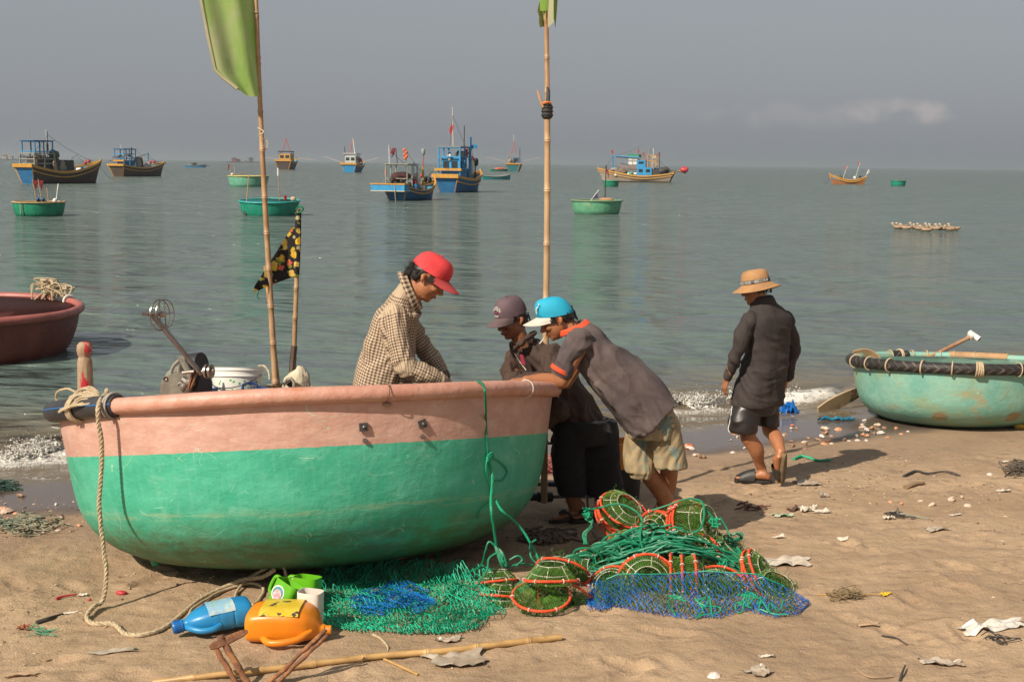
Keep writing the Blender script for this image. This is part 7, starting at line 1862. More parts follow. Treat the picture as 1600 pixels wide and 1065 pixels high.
trap('trap facing the viewer at the centre of the blue net', P(1006, 910, 6.90), (.05, -1, .35), .158, .10, 2, .55, .05, 10)
trap('trap lying sideways right of the centre trap, showing three ring edges', P(1048, 908, 6.90), (1, -.12, .05), .150, .13, 3, .6, .05, 11)
trap('green trap between the front lampshade trap and the centre trap', TP(925, 895, 7.12), (.35, -.7, .5), .135, .06, 2, .6, .05, 12)
trap('low flattened trap under the front right fold of blue net', P(1122, 926, 6.80), (.15, -.45, .85), .155, .04, 2, .6, .03, 13)
trap('leaning trap with two slanting rings near the right end of the pile', P(1176, 902, 6.95), (.75, -.35, .50), .150, .05, 3, .6, .04, 14)
trap('rightmost trap of the pile, lying low beneath the net edge', P(1208, 926, 6.82), (.25, -.35, .8), .145, .04, 2, .6, .04, 15)
trap('trap crushed under blue net right of the open front trap', P(958, 922, 6.84), (-.3, -.6, .6), .13, .04, 2, .6, .04, 27)
trap('low trap under blue net below the three upright ring edges', P(1078, 932, 6.80), (.1, -.35, .9), .14, .03, 2, .6, .03, 28)
trap('trap at the back right, under the loose rope loops', TP(1132, 868, 7.36), (.5, -.2, .7), .145, .05, 2, .6, .04, 16)
trap('trap buried under the green rope in the middle of the pile', TP(985, 868, 7.38), (.1, -.5, .8), .150, .08, 2, .6, .04, 17)
trap('small orange ringed trap buried between rope and rear trap', TP(1085, 875, 7.25), (-.2, -.6, .7), .145, .07, 2, .6, .04, 18)
# mass of green rope over the pile
g_ = random.Random(21)
def pile_top(px, d):
    return 0
rp = thing('rope_pile', 'tangled green rope heaped over the ring traps', 'rope', V3(P(1000, 870, 7.2).x, 7.2, gz(P(1000, 870, 7.2).x, 7.2)))
mb = MB()
def crest(x):       # height line of the heap in the photo, and how far it sits
    return np.interp(x, [790, 850, 900, 950, 1000, 1050, 1100, 1150, 1200], [878, 874, 862, 838, 818, 812, 828, 850, 890])
for k in range(64):
    x0_ = g_.uniform(850, 1010); x1_ = x0_ + g_.uniform(70, 210); x1_ = min(x1_, 1190); o = g_.uniform(0, 1); m_ = 6; pts = []
    for i in range(m_):
        x = x0_ + (x1_ - x0_) * i / (m_ - 1); y = crest(x) + 6 + 52 * o * (1 - abs(x - 990) / 330) + g_.uniform(-7, 7); d_ = 7.34 - .32 * o + g_.uniform(-.04, .04) - (.05 if o > .5 else 0)
        pts.append(P(x, y, d_))
    mb.tube(spline(pts, 5), .0058, 5)
for k in range(30):   # loops
    x = g_.uniform(905, 1060); y = crest(x) + g_.uniform(14, 55); r = g_.uniform(8, 24); e = g_.uniform(.45, .8); d_ = 7.12 - .003 * (y - 850)
    mb.tube(spline([P(x + r * cos(a) + g_.uniform(-2, 2), y + r * e * sin(a) + g_.uniform(-2, 2), d_ + .015 * sin(a * 2)) for a in [i * 2 * pi / 9 * 1.1 + g_.random() * .1 for i in range(10)]], 4), .0058, 5)
for k in range(26):   # right side, running down to the right end
    o = g_.uniform(-1, 1); mb.tube(spline([P(1110 + g_.uniform(-14, 14), 838 + g_.uniform(0, 16), 7.45), P(1132 + o * 8, 848 + g_.uniform(-6, 14), 7.36), P(1158 + o * 9, 872 + g_.uniform(-6, 10), 7.22), P(1186 + o * 12, 893 + g_.uniform(-6, 10), 7.10), P(1208 + o * 16, 912 + g_.uniform(-8, 8), 7.02)], 5), .0060, 5)
for k in range(12):   # bundle coming from the knot at the left
    o = (k - 6) / 6; mb.tube(spline([P(846, 886, 6.95), P(872, 882 + o * 5, 7.0), P(905, 876 + o * 12, 7.05), P(945, 868 + o * 22 + g_.uniform(-4, 4), 7.1), P(985 + g_.uniform(-8, 8), 856 + o * 30, 7.15)], 5), .0062, 5)
for k in range(9):
    o = (k - 4) / 4; mb.tube(spline([P(846, 886, 6.9), P(838 + o * 4, 893, 6.86), P(826 + o * 8, 905, 6.82), P(812 + o * 12, 920 + g_.uniform(-6, 8), 6.80)], 4), .0058, 5)
for k in range(7): mb.tube(spline([P(918 + g_.uniform(-5, 5), 800 + k * 2, 7.42), P(926, 815 + k, 7.36), P(914 + g_.uniform(-4, 4), 834, 7.34), P(912 + k, 850, 7.28)], 5), .005, 5)
mb.tube(spline([P(914, 798, 7.4), P(935, 793, 7.3), P(965, 787, 7.28), P(990, 796, 7.22), P(1003, 812, 7.18), P(1000, 840, 7.1), P(1005, 865, 7.0), P(992, 890, 6.95), P(960, 900, 6.9), P(925, 885, 6.92)], 6), .0065, 6)
mb.tube(spline([P(1030, 834, 7.28), P(1062, 856, 7.15), P(1095, 868, 7.08), P(1130, 880, 7.05), P(1170, 886, 7.0)], 6), .0065, 6)
mb.tube(spline([P(1078, 778, 7.30), P(1097, 784, 7.22), P(1100, 806, 7.15), P(1094, 826, 7.1), P(1082, 832, 7.1)], 6), .0062, 6)
mb.tube(spline([P(1078, 778, 7.30), P(1062, 782, 7.3), P(1040, 790, 7.3), P(1018, 797, 7.3)], 6), .006, 6)
mb.tube(spline([P(1098, 790, 7.22), P(1112, 806, 7.2), P(1118, 814, 7.2), P(1112, 826, 7.2)], 5), .006, 6)
for (a, b, c_, d_) in (((1124, 807), (1134, 822), (1142, 842), (1150, 860)), ((1128, 850), (1146, 843), (1158, 838), (1150, 832)), ((1140, 836), (1158, 832), (1158, 842), (1140, 846))):
    mb.tube(spline([P(*a, 7.4), P(*b, 7.38), P(*c_, 7.34), P(*d_, 7.3)], 5), .0065, 6)
mb.build('rope', M_ROPEG, rp)
M_ROPEB = mat('bright_green_cord', (.012, .33, .17, 1), (.01, .25, .12, 1), rough=.5)
for (x, y, d_) in ((846, 886, 6.93), (1130, 880, 7.0), (1038, 848, 7.2), (812, 922, 6.78), (1192, 896, 7.0), (918, 800, 7.38), (1118, 815, 7.18), (1035, 852, 7.15)):
    mb = MB()
    for k in range(6): mb.tube(spline([P(x + g_.uniform(-9, 9), y + g_.uniform(-8, 8), d_ - g_.uniform(0, .03)) for _ in range(4)], 4), .0045, 5)
    mb.build('knot', M_ROPEB, rp)
# rope from the boat's rim down to the pile
lr = thing('mooring_line', 'green rope hanging from the pink rim down to the traps', 'rope', V3(P(780, 880, 6.95).x, 6.95, gz(P(780, 880, 6.95).x, 6.95)))
def onh(px, py, off=.010):
    p, n_ = onhull(px, py); return p + n_ * off
mb = MB(); rimtop = P(752, 597, 6.80)
q0 = [P(735, 598, 7.0), P(748, 596, 6.86), P(756, 603, 6.66), P(758, 618, 6.63)]
twisted(mb, spline(q0 + [onh(757, 650), onh(758, 680), onh(760, 712)], 6), .0068, 40); mb.build('upper_line', M_ROPEG, lr)
mb = MB()
twisted(mb, spline([onh(761, 716, .014), onh(763, 745, .03), P(767, 790, 6.72), P(771, 822, 6.76), P(776, 856, 6.84)], 6), .0078, 40)
twisted(mb, spline([onh(760, 712, .014), onh(772, 717, .012), onh(785, 727, .012), onh(790, 738, .012), onh(782, 750, .012), onh(770, 751, .014)], 6), .0048, 40)
twisted(mb, spline([onh(758, 712, .014), onh(757, 735, .012), onh(764, 760, .012), onh(766, 778, .012), onh(748, 796, .012), onh(743, 810, .012)], 6), .0048, 40)
twisted(mb, spline([onh(770, 780, .02), P(785, 798, 6.9), P(810, 820, 6.98), P(830, 850, 6.98), P(846, 884, 6.94)], 6), .0072, 40)
for k in range(6): mb.tube(spline([onh(757, 712, .02), onh(764 , 706 + k, .024), onh(766, 716, .02), onh(757, 720 - k, .022), onh(762, 712, .026)], 4), .005, 5)
mb.build('lower_line', M_ROPEB, lr)
mb = MB()
for pts in ([P(776, 854, 6.84), P(764, 846, 6.84), P(758, 862, 6.84), P(752, 882, 6.88), P(735, 892, 6.95), GS(700, 905, .02), GS(660, 925, .04)],
            [P(778, 862, 6.82), P(764, 872, 6.8), P(760, 892, 6.76), P(742, 915, 6.74), GS(720, 925, .04), GS(690, 950, .03)],
            [P(778, 858, 6.84), P(786, 870, 6.84), P(790, 885, 6.83), P(815, 880, 6.86), P(846, 886, 6.93)],
            [P(790, 878, 6.84), P(808, 868, 6.84), P(816, 874, 6.84), P(806, 884, 6.82)],
            [P(846, 886, 6.9), P(830, 870, 6.92), P(829, 850, 6.96), P(838, 842, 6.96)],
            [GS(660, 905, .05), GS(668, 880, .10), GS(680, 878, .12), GS(690, 905, .05), GS(715, 918, .03)]):
    mb.tube(spline(pts, 6), .0062, 6)
for k in range(9): mb.tube(spline([P(777 + g_.uniform(-4, 4), 856 + g_.uniform(-4, 4), 6.83), P(783 + g_.uniform(-4, 4), 868 + g_.uniform(-5, 5), 6.81), P(787 + g_.uniform(-5, 5), 880 + g_.uniform(-4, 6), 6.80)], 4), .006, 5)
mb.build('loose_loops', M_ROPEG, lr)
# blue net over the front of the pile
M_BNET = mat('blue_net_twine', (.002, .150, .50, 1), (.002, .09, .36, 1), rough=.55, scale=20)
def diamond(fn, nu, nv, r, jit=.25, seed=1, drop=.0):
    g = random.Random(seed); V = []; E = []
    for i in range(nv + 1):
        for j in range(nu + 1):
            u = (j + .5 * (i % 2) + g.uniform(-jit, jit)) / nu; v = (i + g.uniform(-jit, jit)) / nv; V.append(tuple(fn(min(max(u, 0), 1), min(max(v, 0), 1))))
    for i in range(nv):
        for j in range(nu + 1):
            a = i * (nu + 1) + j; k = j - 1 if i % 2 == 0 else j + 1
            if g.random() > drop: E.append((a, (i + 1) * (nu + 1) + j))
            if 0 <= k <= nu and g.random() > drop: E.append((a, (i + 1) * (nu + 1) + k))
    return V, E
def blue_fn(off):
    def f(u, v):
        x = 916 + 348 * u; top = float(np.interp(u, [0, .06, .14, .4, .78, .9, 1], [930, 905, 893, 895, 896, 912, 934])) + 3 * sin(u * 9); bot = float(np.interp(u, [0, .06, .15, .3, .45, .6, .72, .85, .95, 1], [944, 952, 950, 960, 968, 966, 954, 966, 962, 944]))
        y = top + (bot - top) * v
        bulge = .06 * sin(u * 14 + 1) * sin(v * pi); dtop = 6.76 - .02 * sin(u * 11)
        y2 = y + 5 * float(fbm(np.array([u * 9]), np.array([v * 3]), 2, 91 + off)[0])
        pb_ = GS(x, max(bot, 900), .012); dtop = min(dtop, GS(x, top, .02).y - .02); d_ = dtop + (pb_.y - dtop) * v - abs(bulge) * .9 - off * .015
        p = P(x, min(y2, bot), d_); zz = gz(p.x, p.y) + .006
        if p.z < zz: p.z = zz
        return p
    return f
bn = thing('fishing_net', 'blue net draped over the lower front of the trap pile', 'fishing net', GS(1090, 960))
mb = MB()
for k, (nu, nv) in enumerate(((42, 11), (34, 9))):
    V, E = diamond(blue_fn(k), nu, nv, .0016, .30, 30 + k, .03 + .3 * k); mb.wires(V, E, .0017, 3)
g2 = random.Random(77)
for k in range(2):
    def lf(u, v, k=k): return GS(918 + 12 * k + (70 - 20 * abs(2 * v - 1)) * u, 902 + 56 * v - 14 * u, .02 + .05 * abs(sin(u * 5 + k)) * (1 - v))
    V, E = diamond(lf, 12, 9, .0016, .35, 50 + k, .05); mb.wires(V, E, .0016, 3)
mb.build('blue_netting', M_BNET, bn, smooth=False)
V, E = diamond(lambda u, v: blue_fn(2)(.04 + .9 * u, .12 + .84 * v) + V3(0, .045, .0), 64, 16, .0016, .35, 39, .12); mb = MB(); mb.wires(V, E, .0015, 3); mb.build('green_netting', M_MESHD, bn, smooth=False)
mb = MB(); f_ = blue_fn(0); mb.tube([f_(.09 + .80 * i / 40, 0.0) + V3(0, -.004, .004) for i in range(41)], .0038, 6); mb.build('head_rope', M_ROPEB, bn)
for k in range(10):
    mb = MB(); x = g2.uniform(.05, .95); mb.tube(spline([f_(min(max(x + g2.uniform(-.05, .05), 0), 1), min(max(g2.uniform(.5, 1), 0), 1)) + V3(0, -.01, .005) for _ in range(5)], 4), .004, 5)
    mb.build('green_lacing', M_ROPEB, bn)
# green net spread on the sand
M_GNET = mat('green_net_twine', (.015, .44, .25, 1), (.008, .30, .17, 1), rough=.5, scale=20)
gn = thing('fishing_net', 'emerald green net spread flat on the sand left of the traps', 'fishing net', GS(630, 950))
mb = MB()
for k in range(4):
    def gf(u, v, k=k):
        # oval outline, gathered in folds
        a = 2 * u - 1; b = 2 * v - 1
        x = 628 + 152 * a * math.sqrt(max(0, 1 - .32 * b * b)) + 8 * sin(b * 5 + k) - 14 * b; y = 942 + 50 * b * math.sqrt(max(0, 1 - .40 * a * a)) + 6 * a
        n_ = float(fbm(np.array([a * 4 + k * 2.3]), np.array([b * 2.2 + k]), 3, 60 + k)[0]); y += 9 * n_; x += 18 * float(vn(np.array([b * 3 + k]), np.array([a * 3]), 64)[0])
        lift = .008 + .10 * max(0, n_) + (.075 * max(0, 1 - abs(b + .9) * 3) * abs(sin(a * 9 + k)))
        return GS(x, y, lift)
    V, E = diamond(gf, 40, 24, .0015, .26, 80 + k, .03 + .15 * k); mb.wires(V, E, .0019, 3)
mb.build('green_netting', M_GNET, gn, smooth=False)
mb = MB()
for k in range(3):
    def gf(u, v, k=k): a = 2 * u - 1; b = 2 * v - 1; return GS(612 + 62 * a * math.sqrt(1 - .5 * b * b) + 9 * sin(b * 6 + k) , 944 + 20 * b * math.sqrt(1 - .6 * a * a) + 8 * sin(u * 6 + k), .015 + .03 * abs(sin(u * 7 + k * 2)))
    V, E = diamond(gf, 15, 8, .0015, .4, 90 + k, .12); mb.wires(V, E, .0016, 3)
b2 = mb.build('blue_netting', M_BNET, gn, smooth=False)
# ---------------------------------------------------------------- bottles and jugs
def rrect(hw, hh, p=3.0, n=32): return [(hw * math.copysign(abs(cos(a)) ** (2 / p), cos(a)), hh * math.copysign(abs(sin(a)) ** (2 / p), sin(a))) for a in [i * 2 * pi / n for i in range(n)]]
def body_loft(mb, o, ax, sd, up, secs, p=3.0, cap=True):
    """secs: (along, half side, half up, side shift, up shift)"""
    pr = []
    for i in range(len(secs) - 1):
        for j in range(4):
            t = j / 4; t2 = t
            pr.append([secs[i][q] * (1 - t2) + secs[i + 1][q] * t2 for q in range(5)])
    pr.append(list(secs[-1])); A = np.array(pr)
    for _ in range(2): A[1:-1] = (A[:-2] + 2 * A[1:-1] + A[2:]) / 4
    mb.rings([[tuple(o + ax * x + sd * (a + ss) + up * (b + us)) for a, b in rrect(hw, hh, p)] for x, hw, hh, ss, us in A.tolist()], cap=cap)
M_PBLUE = mat('blue_plastic', (.016, .215, .46, 1), (.012, .17, .40, 1), rough=.38, scale=4, bump=.002, bscale=18, col3=(.22, .22, .18, 1), scale3=9, lo3=.60, hi3=.80)
M_PORG = mat('orange_plastic', (.70, .22, .008, 1), (.62, .17, .006, 1), rough=.38, scale=4, bump=.002, bscale=18, col3=(.44, .22, .06, 1), scale3=9, lo3=.60, hi3=.80)
M_PGRN = mat('lime_plastic', (.115, .40, .010, 1), (.08, .32, .008, 1), rough=.35, scale=4)
M_PWHT = mat('white_plastic', (.66, .62, .56, 1), (.52, .46, .38, 1), rough=.4, scale=6)
def label_material(nm, c1, c2, c3, seed):
    m = bpy.data.materials.new(nm); m.use_nodes = True; t = m.node_tree; b = t.nodes['Principled BSDF']; v = nn(t, 'ShaderNodeTexCoord').outputs['Object']
    c = tmix(t, mrange(t, tnoise(t, tmap(t, v, (1, 1, 1), .4, (seed, 0, 0)), 9, 2), .47, .53), c1, c2); c = tmix(t, mrange(t, tnoise(t, tmap(t, v, (1, 1, 1), 0, (0, seed, 0)), 14, 3), .58, .62), c, c3)
    w = tnoise(t, tmap(t, v, (70, 240, 240)), 1, 2); c = tmix(t, mrange(t, w, .60, .68, 0, .45), c, (.12, .14, .16, 1))
    t.links.new(c, b.inputs['Base Color']); b.inputs['Roughness'].default_value = .35; return m
# blue bottle
nk = GS(270, 996, .052); be = GS(392, 975, .075); ax = (be - nk); L0 = ax.length; ax.normalize(); sd = ax.cross(V3(0, 0, 1)).normalized(); up = sd.cross(ax).normalized()
if up.z < 0: up = -up
sdn = -sd if sd.y > 0 else sd       # towards the viewer
bt = thing('plastic_bottle', 'sky blue plastic bottle with handle lying on its side, cap to the left', 'bottle', GS(330, 1000)); mb = MB()
k = L0
body_loft(mb, nk, ax, sdn, up, [(.10 * k, .026, .026, 0, 0), (.17 * k, .028, .028, 0, .0), (.22 * k, .050, .036, 0, .006), (.34 * k, .080, .052, -.004, .010), (.52 * k, .092, .066, 0, .010), (.58 * k, .090, .066, 0, .010), (.60 * k, .093, .068, 0, .010), (.74 * k, .093, .069, 0, .008), (.755 * k, .088, .066, 0, .008), (.77 * k, .093, .069, 0, .008), (.93 * k, .093, .069, 0, .006), (.985 * k, .085, .062, 0, .004), (1.0 * k, .068, .048, 0, .003)], 2.7)
bb = mb.build('body', M_PBLUE, bt, angle=60)
mb = MB(); mb.tube(spline([nk + ax * .16 * k + sdn * .018 - up * .004, nk + ax * .21 * k + sdn * .060 - up * .004, nk + ax * .32 * k + sdn * .098 - up * .012, nk + ax * .46 * k + sdn * .110 - up * .012, nk + ax * .56 * k + sdn * .090 - up * .008], 6), [.014] * 3 + [.0155] * 22, 12); mb.build('handle', M_PBLUE, bb)
mb = MB(); mb.tube([nk - ax * .0, nk + ax * .006, nk + ax * .095 * k, nk + ax * .11 * k], [.027, .030, .031, .031], 20); mb.tube([nk + ax * .11 * k, nk + ax * .125 * k], .034, 20)
for i in range(22): a = i * 2 * pi / 22; mb.bar(nk + ax * .008 + (sd * cos(a) + up * sin(a)) * .031, nk + ax * .09 * k + (sd * cos(a) + up * sin(a)) * .0315, .0028)
mb.build('cap', mat('blue_cap_plastic', (.012, .14, .42, 1), rough=.35), bt, angle=30)
rows = [[tuple(nk + ax * k * (.44 + .34 * i / 8) + sdn * (.0945 * math.copysign(abs(cos(a)) ** .741, cos(a))) + up * (.010 + .0705 * abs(sin(a)) ** .741)) for a in [rad(28) + j / 12 * rad(118) for j in range(13)]] for i in range(9)]
mb = MB(); mb.grid(rows); mb.build('label', label_material('bottle_label', (.25, .42, .55, 1), (.40, .50, .50, 1), (.28, .40, .10, 1), 3), bb, angle=180)
# orange jug
oc = GS(384, 1004, .0); oe = GS(506, 1004, .0); ax = (oe - oc); L0 = ax.length; ax.normalize(); fr_ = V3(ax.y, -ax.x, 0).normalized(); ax.z = 0
up = (V3(0, 0, .90) + fr_ * .05).normalized(); sd = fr_
oj = thing('plastic_jug', 'orange plastic jug with handle lying flat, yellow label on top', 'jug', GS(445, 1005)); mb = MB(); o0 = oc + V3(0, .04, .088); k = L0
body_loft(mb, o0, ax, sd, up, [(0, .085, .050, -.03, -.012), (.015 * k, .105, .070, -.03, -.010), (.08 * k, .122, .080, -.03, -.004), (.30 * k, .130, .086, -.03, .004), (.62 * k, .130, .086, -.03, .004), (.78 * k, .118, .076, -.034, 0), (.88 * k, .085, .056, -.03, -.010), (.94 * k, .040, .036, -.01, -.02), (.96 * k, .026, .026, .0, -.024), (1.0 * k, .024, .024, .0, -.026)], 3.6)
ob = mb.build('body', M_PORG, oj, angle=60)
mb = MB(); mb.tube(spline([o0 + ax * k * .22 + sd * .060 - up * .040, o0 + ax * k * .34 + sd * .126 - up * .050, o0 + ax * k * .52 + sd * .136 - up * .046, o0 + ax * k * .72 + sd * .112 - up * .034, o0 + ax * k * .84 + sd * .055 - up * .015], 6), .0175, 12); mb.build('handle', M_PORG, ob)
rows = []
for i in range(9):
    s_ = i / 8; rows.append([tuple(o0 + ax * k * (.20 + .50 * s_) + sd * (.131 * math.copysign(abs(cos(a)) ** .556, cos(a)) - .03) + up * (.0045 + .0875 * abs(sin(a)) ** .556)) for a in [.62 + j / 9 * 1.9 for j in range(10)]])
mb = MB(); mb.grid(rows); mb.build('label', label_material('jug_label', (.60, .40, .02, 1), (.62, .45, .04, 1), (.05, .045, .04, 1), 7), ob, angle=180)
mb = MB(); cpo = o0 + ax * k * 1.0 - up * .026; mb.tube([cpo, cpo + ax * .03], .022, 14); mb.build('neck', M_PORG, oj)
# cut open jugs
def open_jug(name, label, base, axis, twist, h, hw, hd, m, lab=None, handle=True):
    ax = Vector(axis).normalized(); sd = V3(cos(twist), sin(twist), 0); sd = (sd - ax * sd.dot(ax)).normalized(); fd = ax.cross(sd).normalized(); b = Vector(base)
    t = thing(name, label, 'jug', V3(b.x, b.y, max(gz(b.x, b.y), 0)), 'cut open plastic jugs tied with rope')
    mb = MB(); R_ = []
    for x, k in ((0, .80), (.012, .95), (.03, 1.0), (h * .45, 1.0), (h * .47, .985), (h * .49, 1.0), (h, 1.0)): R_.append([tuple(b + ax * x + sd * (a * k) + fd * (c_ * k)) for a, c_ in rrect(hw, hd, 4.0, 36)])
    for x, k in ((h, .955), (.02, .93)): R_.append([tuple(b + ax * x + sd * (a * k) + fd * (c_ * k)) for a, c_ in rrect(hw, hd, 4.0, 36)])
    mb.rings(R_, cap=True); bo_ = mb.build('body', m, t, angle=50)
    if handle:
        mb = MB(); mb.tube(spline([b + ax * h * .95 - sd * hw * .9, b + ax * h * .9 - sd * (hw + .035), b + ax * h * .55 - sd * (hw + .035), b + ax * h * .45 - sd * hw * .95], 6), .010, 8); mb.build('handle', m, bo_)
    if lab:
        rows = [[tuple(b + ax * (h * (.25 + .55 * i / 6)) + sd * (hw * (-.75 + 1.35 * j / 6)) + fd * (hd * 1.006 + .0015) * lab[1]) for j in range(7)] for i in range(7)]
        mb = MB(); mb.grid(rows); mb.build('label', lab[0], bo_, angle=180)
    return t, (b, ax, sd, fd)
L_G = label_material('white_green_label', (.55, .56, .48, 1), (.08, .30, .05, 1), (.10, .25, .35, 1), 5)
M_GLAB = mat('green_label', (.03, .24, .04, 1), (.25, .38, .2, 1), rough=.4, scale=14)
g1, fr1 = open_jug('plastic_jug', 'lime green cut open jug leaning to the right with a round white badge', GS(430, 972, .02), (.42, .12, .90), -.5, .20, .072, .058, M_PGRN)
b, ax, sd, fd = fr1; s_f = -1 if fd.y > 0 else 1
for (cx, cz, r, m) in ((-.012, .135, .040, 'W'), (-.012, .135, .034, 'B'), (-.012, .128, .026, 'R'), (-.035, .055, .020, 'W'), (.03, .05, .013, 'W')):
    mb = MB(); off = {'W': .0015, 'B': .0022, 'R': .003}[m]
    q = [b + ax * (cz + r * cos(a)) + sd * (cx + r * sin(a)) + fd * s_f * (.058 + off) for a in [i * 2 * pi / 24 for i in range(24)]]
    mb.add([tuple(p) for p in q], [tuple(range(24))] if s_f > 0 else [tuple(range(24))[::-1]]); mb.build('badge', {'W': M_WHITE, 'B': mat('badge_blue', (.10, .30, .42, 1), (.05, .2, .08, 1), rough=.4, scale=20), 'R': mat('badge_pink', (.45, .20, .22, 1), (.6, .5, .5, 1), rough=.4, scale=40)}[m], g1, smooth=False)
open_jug('plastic_jug', 'lime green cut open jug behind the white one', GS(478, 950, .0), (.05, .1, 1), -.3, .17, .070, .055, M_PGRN)
w1, frw = open_jug('plastic_jug', 'white cut open jug standing upright with a green label', GS(484, 985, .0), (.03, .02, 1), -.25, .205, .062, .048, M_PWHT, handle=False)
b, ax, sd, fd = frw; s_f = -1 if fd.y > 0 else 1
if sd.x < 0: sd = -sd
rows = [[tuple(b + ax * (.04 + .085 * i / 4) + sd * (-.0615 + .043 * j / 6) + fd * s_f * (.0485 - .010 * max(0, (2 - j) / 2) ** 2)) for j in range(7)] for i in range(5)]
mb = MB(); mb.grid(rows); mb.build('label', M_GLAB, w1, angle=180)
# tan rope linking them
rl = thing('rope', 'tan rope running from the blue bottle to the cut open jugs', 'rope', GS(400, 925)); mb = MB()
twisted(mb, spline([GS(296, 972, .01), GS(300, 955, .012), GS(325, 938, .012), GS(350, 925, .012), GS(390, 915, .015), GS(412, 922, .012), GS(405, 940, .012), GS(395, 948, .012)], 7), .0085, 34)
twisted(mb, spline([GS(366, 945, .01), GS(372, 925, .015), GS(392, 912, .04), GS(420, 910, .09), GS(440, 912, .14), P(452, 915, 6.75), P(462, 906, 6.75), P(472, 912, 6.72)], 7), .0085, 34)
twisted(mb, spline([P(446, 914, 6.72), P(456, 904, 6.72), P(463, 914, 6.7), P(460, 926, 6.7)], 6), .008, 34)
twisted(mb, spline([P(466, 905, 6.9), P(470, 897, 6.8), P(478, 905, 6.6), P(486, 920, 6.50), P(494, 924, 6.45)], 6), .008, 34); twisted(mb, spline([P(480, 922, 6.5), P(480, 912, 6.5), P(472, 902, 6.7)], 6), .0075, 34)
mb.build('rope_run', M_ROPE, rl)
# anchor
an = thing('anchor', 'rusty iron anchor with two arms in the foreground, bottom left', 'anchor', GS(396, 1085)); v0 = P(396, 1082, 5.36)
def rustbar(a, b, r, nm='arm', seed=1):
    mb = MB(); g = random.Random(seed); n_ = 14; pts = [Vector(a).lerp(Vector(b), i / n_) + V3(g.uniform(-1, 1), 0, g.uniform(-1, 1)) * .0025 for i in range(n_ + 1)]; mb.tube(pts, [r * g.uniform(.85, 1.15) for _ in pts], 9); return mb.build(nm, M_RUST, an, angle=180)
rustbar(v0, P(343, 992, 5.42), .015, 'arm', 1); rustbar(v0 + V3(-.05, .02, -.02), P(332, 1003, 5.46), .012, 'arm', 2); rustbar(v0 + V3(.02, -.01, 0), P(509, 983, 5.50), .010, 'arm', 3); rustbar(v0 + V3(.035, -.01, -.02), P(512, 991, 5.48), .009, 'arm', 4)
mb = MB(); a, b = P(328, 1012, 5.36), P(387, 985, 5.50); dv = (b - a).normalized(); nv_ = V3(.2, -.7, .7).normalized(); rows = []
for x, w in ((0, .008), (.15, .016), (.5, .019), (.85, .015), (1, .006)):
    c = a.lerp(b, x); s = dv.cross(nv_).normalized(); rows.append([tuple(c + s * w + nv_ * .005), tuple(c - s * w + nv_ * .005), tuple(c - s * w - nv_ * .005), tuple(c + s * w - nv_ * .005)])
mb.rings(rows); mb.build('fluke', M_RUST, an, smooth=False)
mb = MB(); mb.tube([v0 + V3(-.02, 0, -.12), v0 + V3(0, 0, .02)], .026, 10); mb.build('crown', M_RUST, an)
# bamboo on the sand
bp = thing('bamboo_pole', 'long yellow bamboo pole lying on the sand in the foreground', 'bamboo pole', GS(600, 1030)); mb = MB()
bamboo(mb, [GS(240, 1070, .014), GS(330, 1060, .016), GS(445, 1048, .018), GS(595, 1030, .018), GS(695, 1022, .018), GS(790, 1010, .017), GS(876, 1000, .016)], .0135, .0165, 7, 30, 12); mb.build('culm', mat('straw_bamboo', (.50, .31, .12, 1), (.36, .21, .08, 1), rough=.45, scale=6, stretch=(1, 4, 4), col3=(.22, .13, .05, 1), scale3=7, lo3=.6, hi3=.7), bp)
mb = MB(); mb.tube([GS(600, 1033, .012), GS(628, 1044, .008), GS(653, 1055, .006)], .006, 7); mb.build('side_twig', M_BAMBOOY, bp)
# gear between the boat and the standing men
ge = thing('shaft_frame', 'dark metal pipe frame with shafts behind the right side of the green boat', 'pipe frame', GS(850, 785))
M_PIPE2 = mat('dull_pipe', (.12, .11, .11, 1), (.07, .055, .05, 1), rough=.45, scale=12)
for a, b, r, nm in (((846, 692, 8.9), (905, 693, 8.9), .010, 'rail'), ((853, 684, 8.9), (851, 772, 8.9), .011, 'post'), ((838, 756, 8.85), (905, 757, 8.9), .014, 'rail'), ((800, 776, 8.6), (925, 775, 8.8), .013, 'propeller_shaft'), ((917, 750, 8.9), (919, 812, 8.9), .008, 'post')):
    mb = MB(); mb.tube([P(*a), P(*b)], r, 10); o = mb.build(nm, M_PIPE2, ge)
    if nm == 'propeller_shaft':
        mb = MB(); A_1, B_1 = P(840, 776, 8.66), P(862, 776, 8.70); mb.tube([A_1, A_1.lerp(B_1, .02), A_1.lerp(B_1, .98), B_1], [.02, .036, .036, .02], 14); mb.tube([P(822, 776, 8.63), A_1], .028, 12); mb.build('coupling', M_BLACK, o)
mb = MB(); mb.tube([P(857, 756, 8.83), P(884, 757, 8.84)], .018, 10); mb.build('hose', mat('navy_hose', (.03, .05, .09, 1), rough=.5), ge)
mb = MB(); mb.ball(tuple(P(853, 690, 8.88)), .02); mb.build('clamp', M_PIPE2, ge)
mb = MB()
for k in range(4): mb.tube(spline([P(864 + k, 672, 8.75), P(867 - k * 2, 690, 8.75), P(871 + k, 705, 8.75), P(867 + k, 722, 8.75), P(870 - k, 740, 8.75)], 5), .005, 5)
mb.build('hanging_twine', mat('brown_twine', (.14, .09, .06, 1), rough=.9), ge)
rn = thing('net_scrap', 'heap of pinkish red netting on wet sand behind the boat', 'netting', GS(862, 735)); mb = MB(); g_ = random.Random(5)
for k in range(110): p = GS(860 + g_.uniform(-13, 13), 732 + g_.uniform(-10, 10), .02 + g_.uniform(0, .04)); mb.tube(spline([p] + [p + V3(g_.uniform(-.06, .06), g_.uniform(-.05, .05), g_.uniform(-.02, .03)) for _ in range(3)], 4), .003, 4)
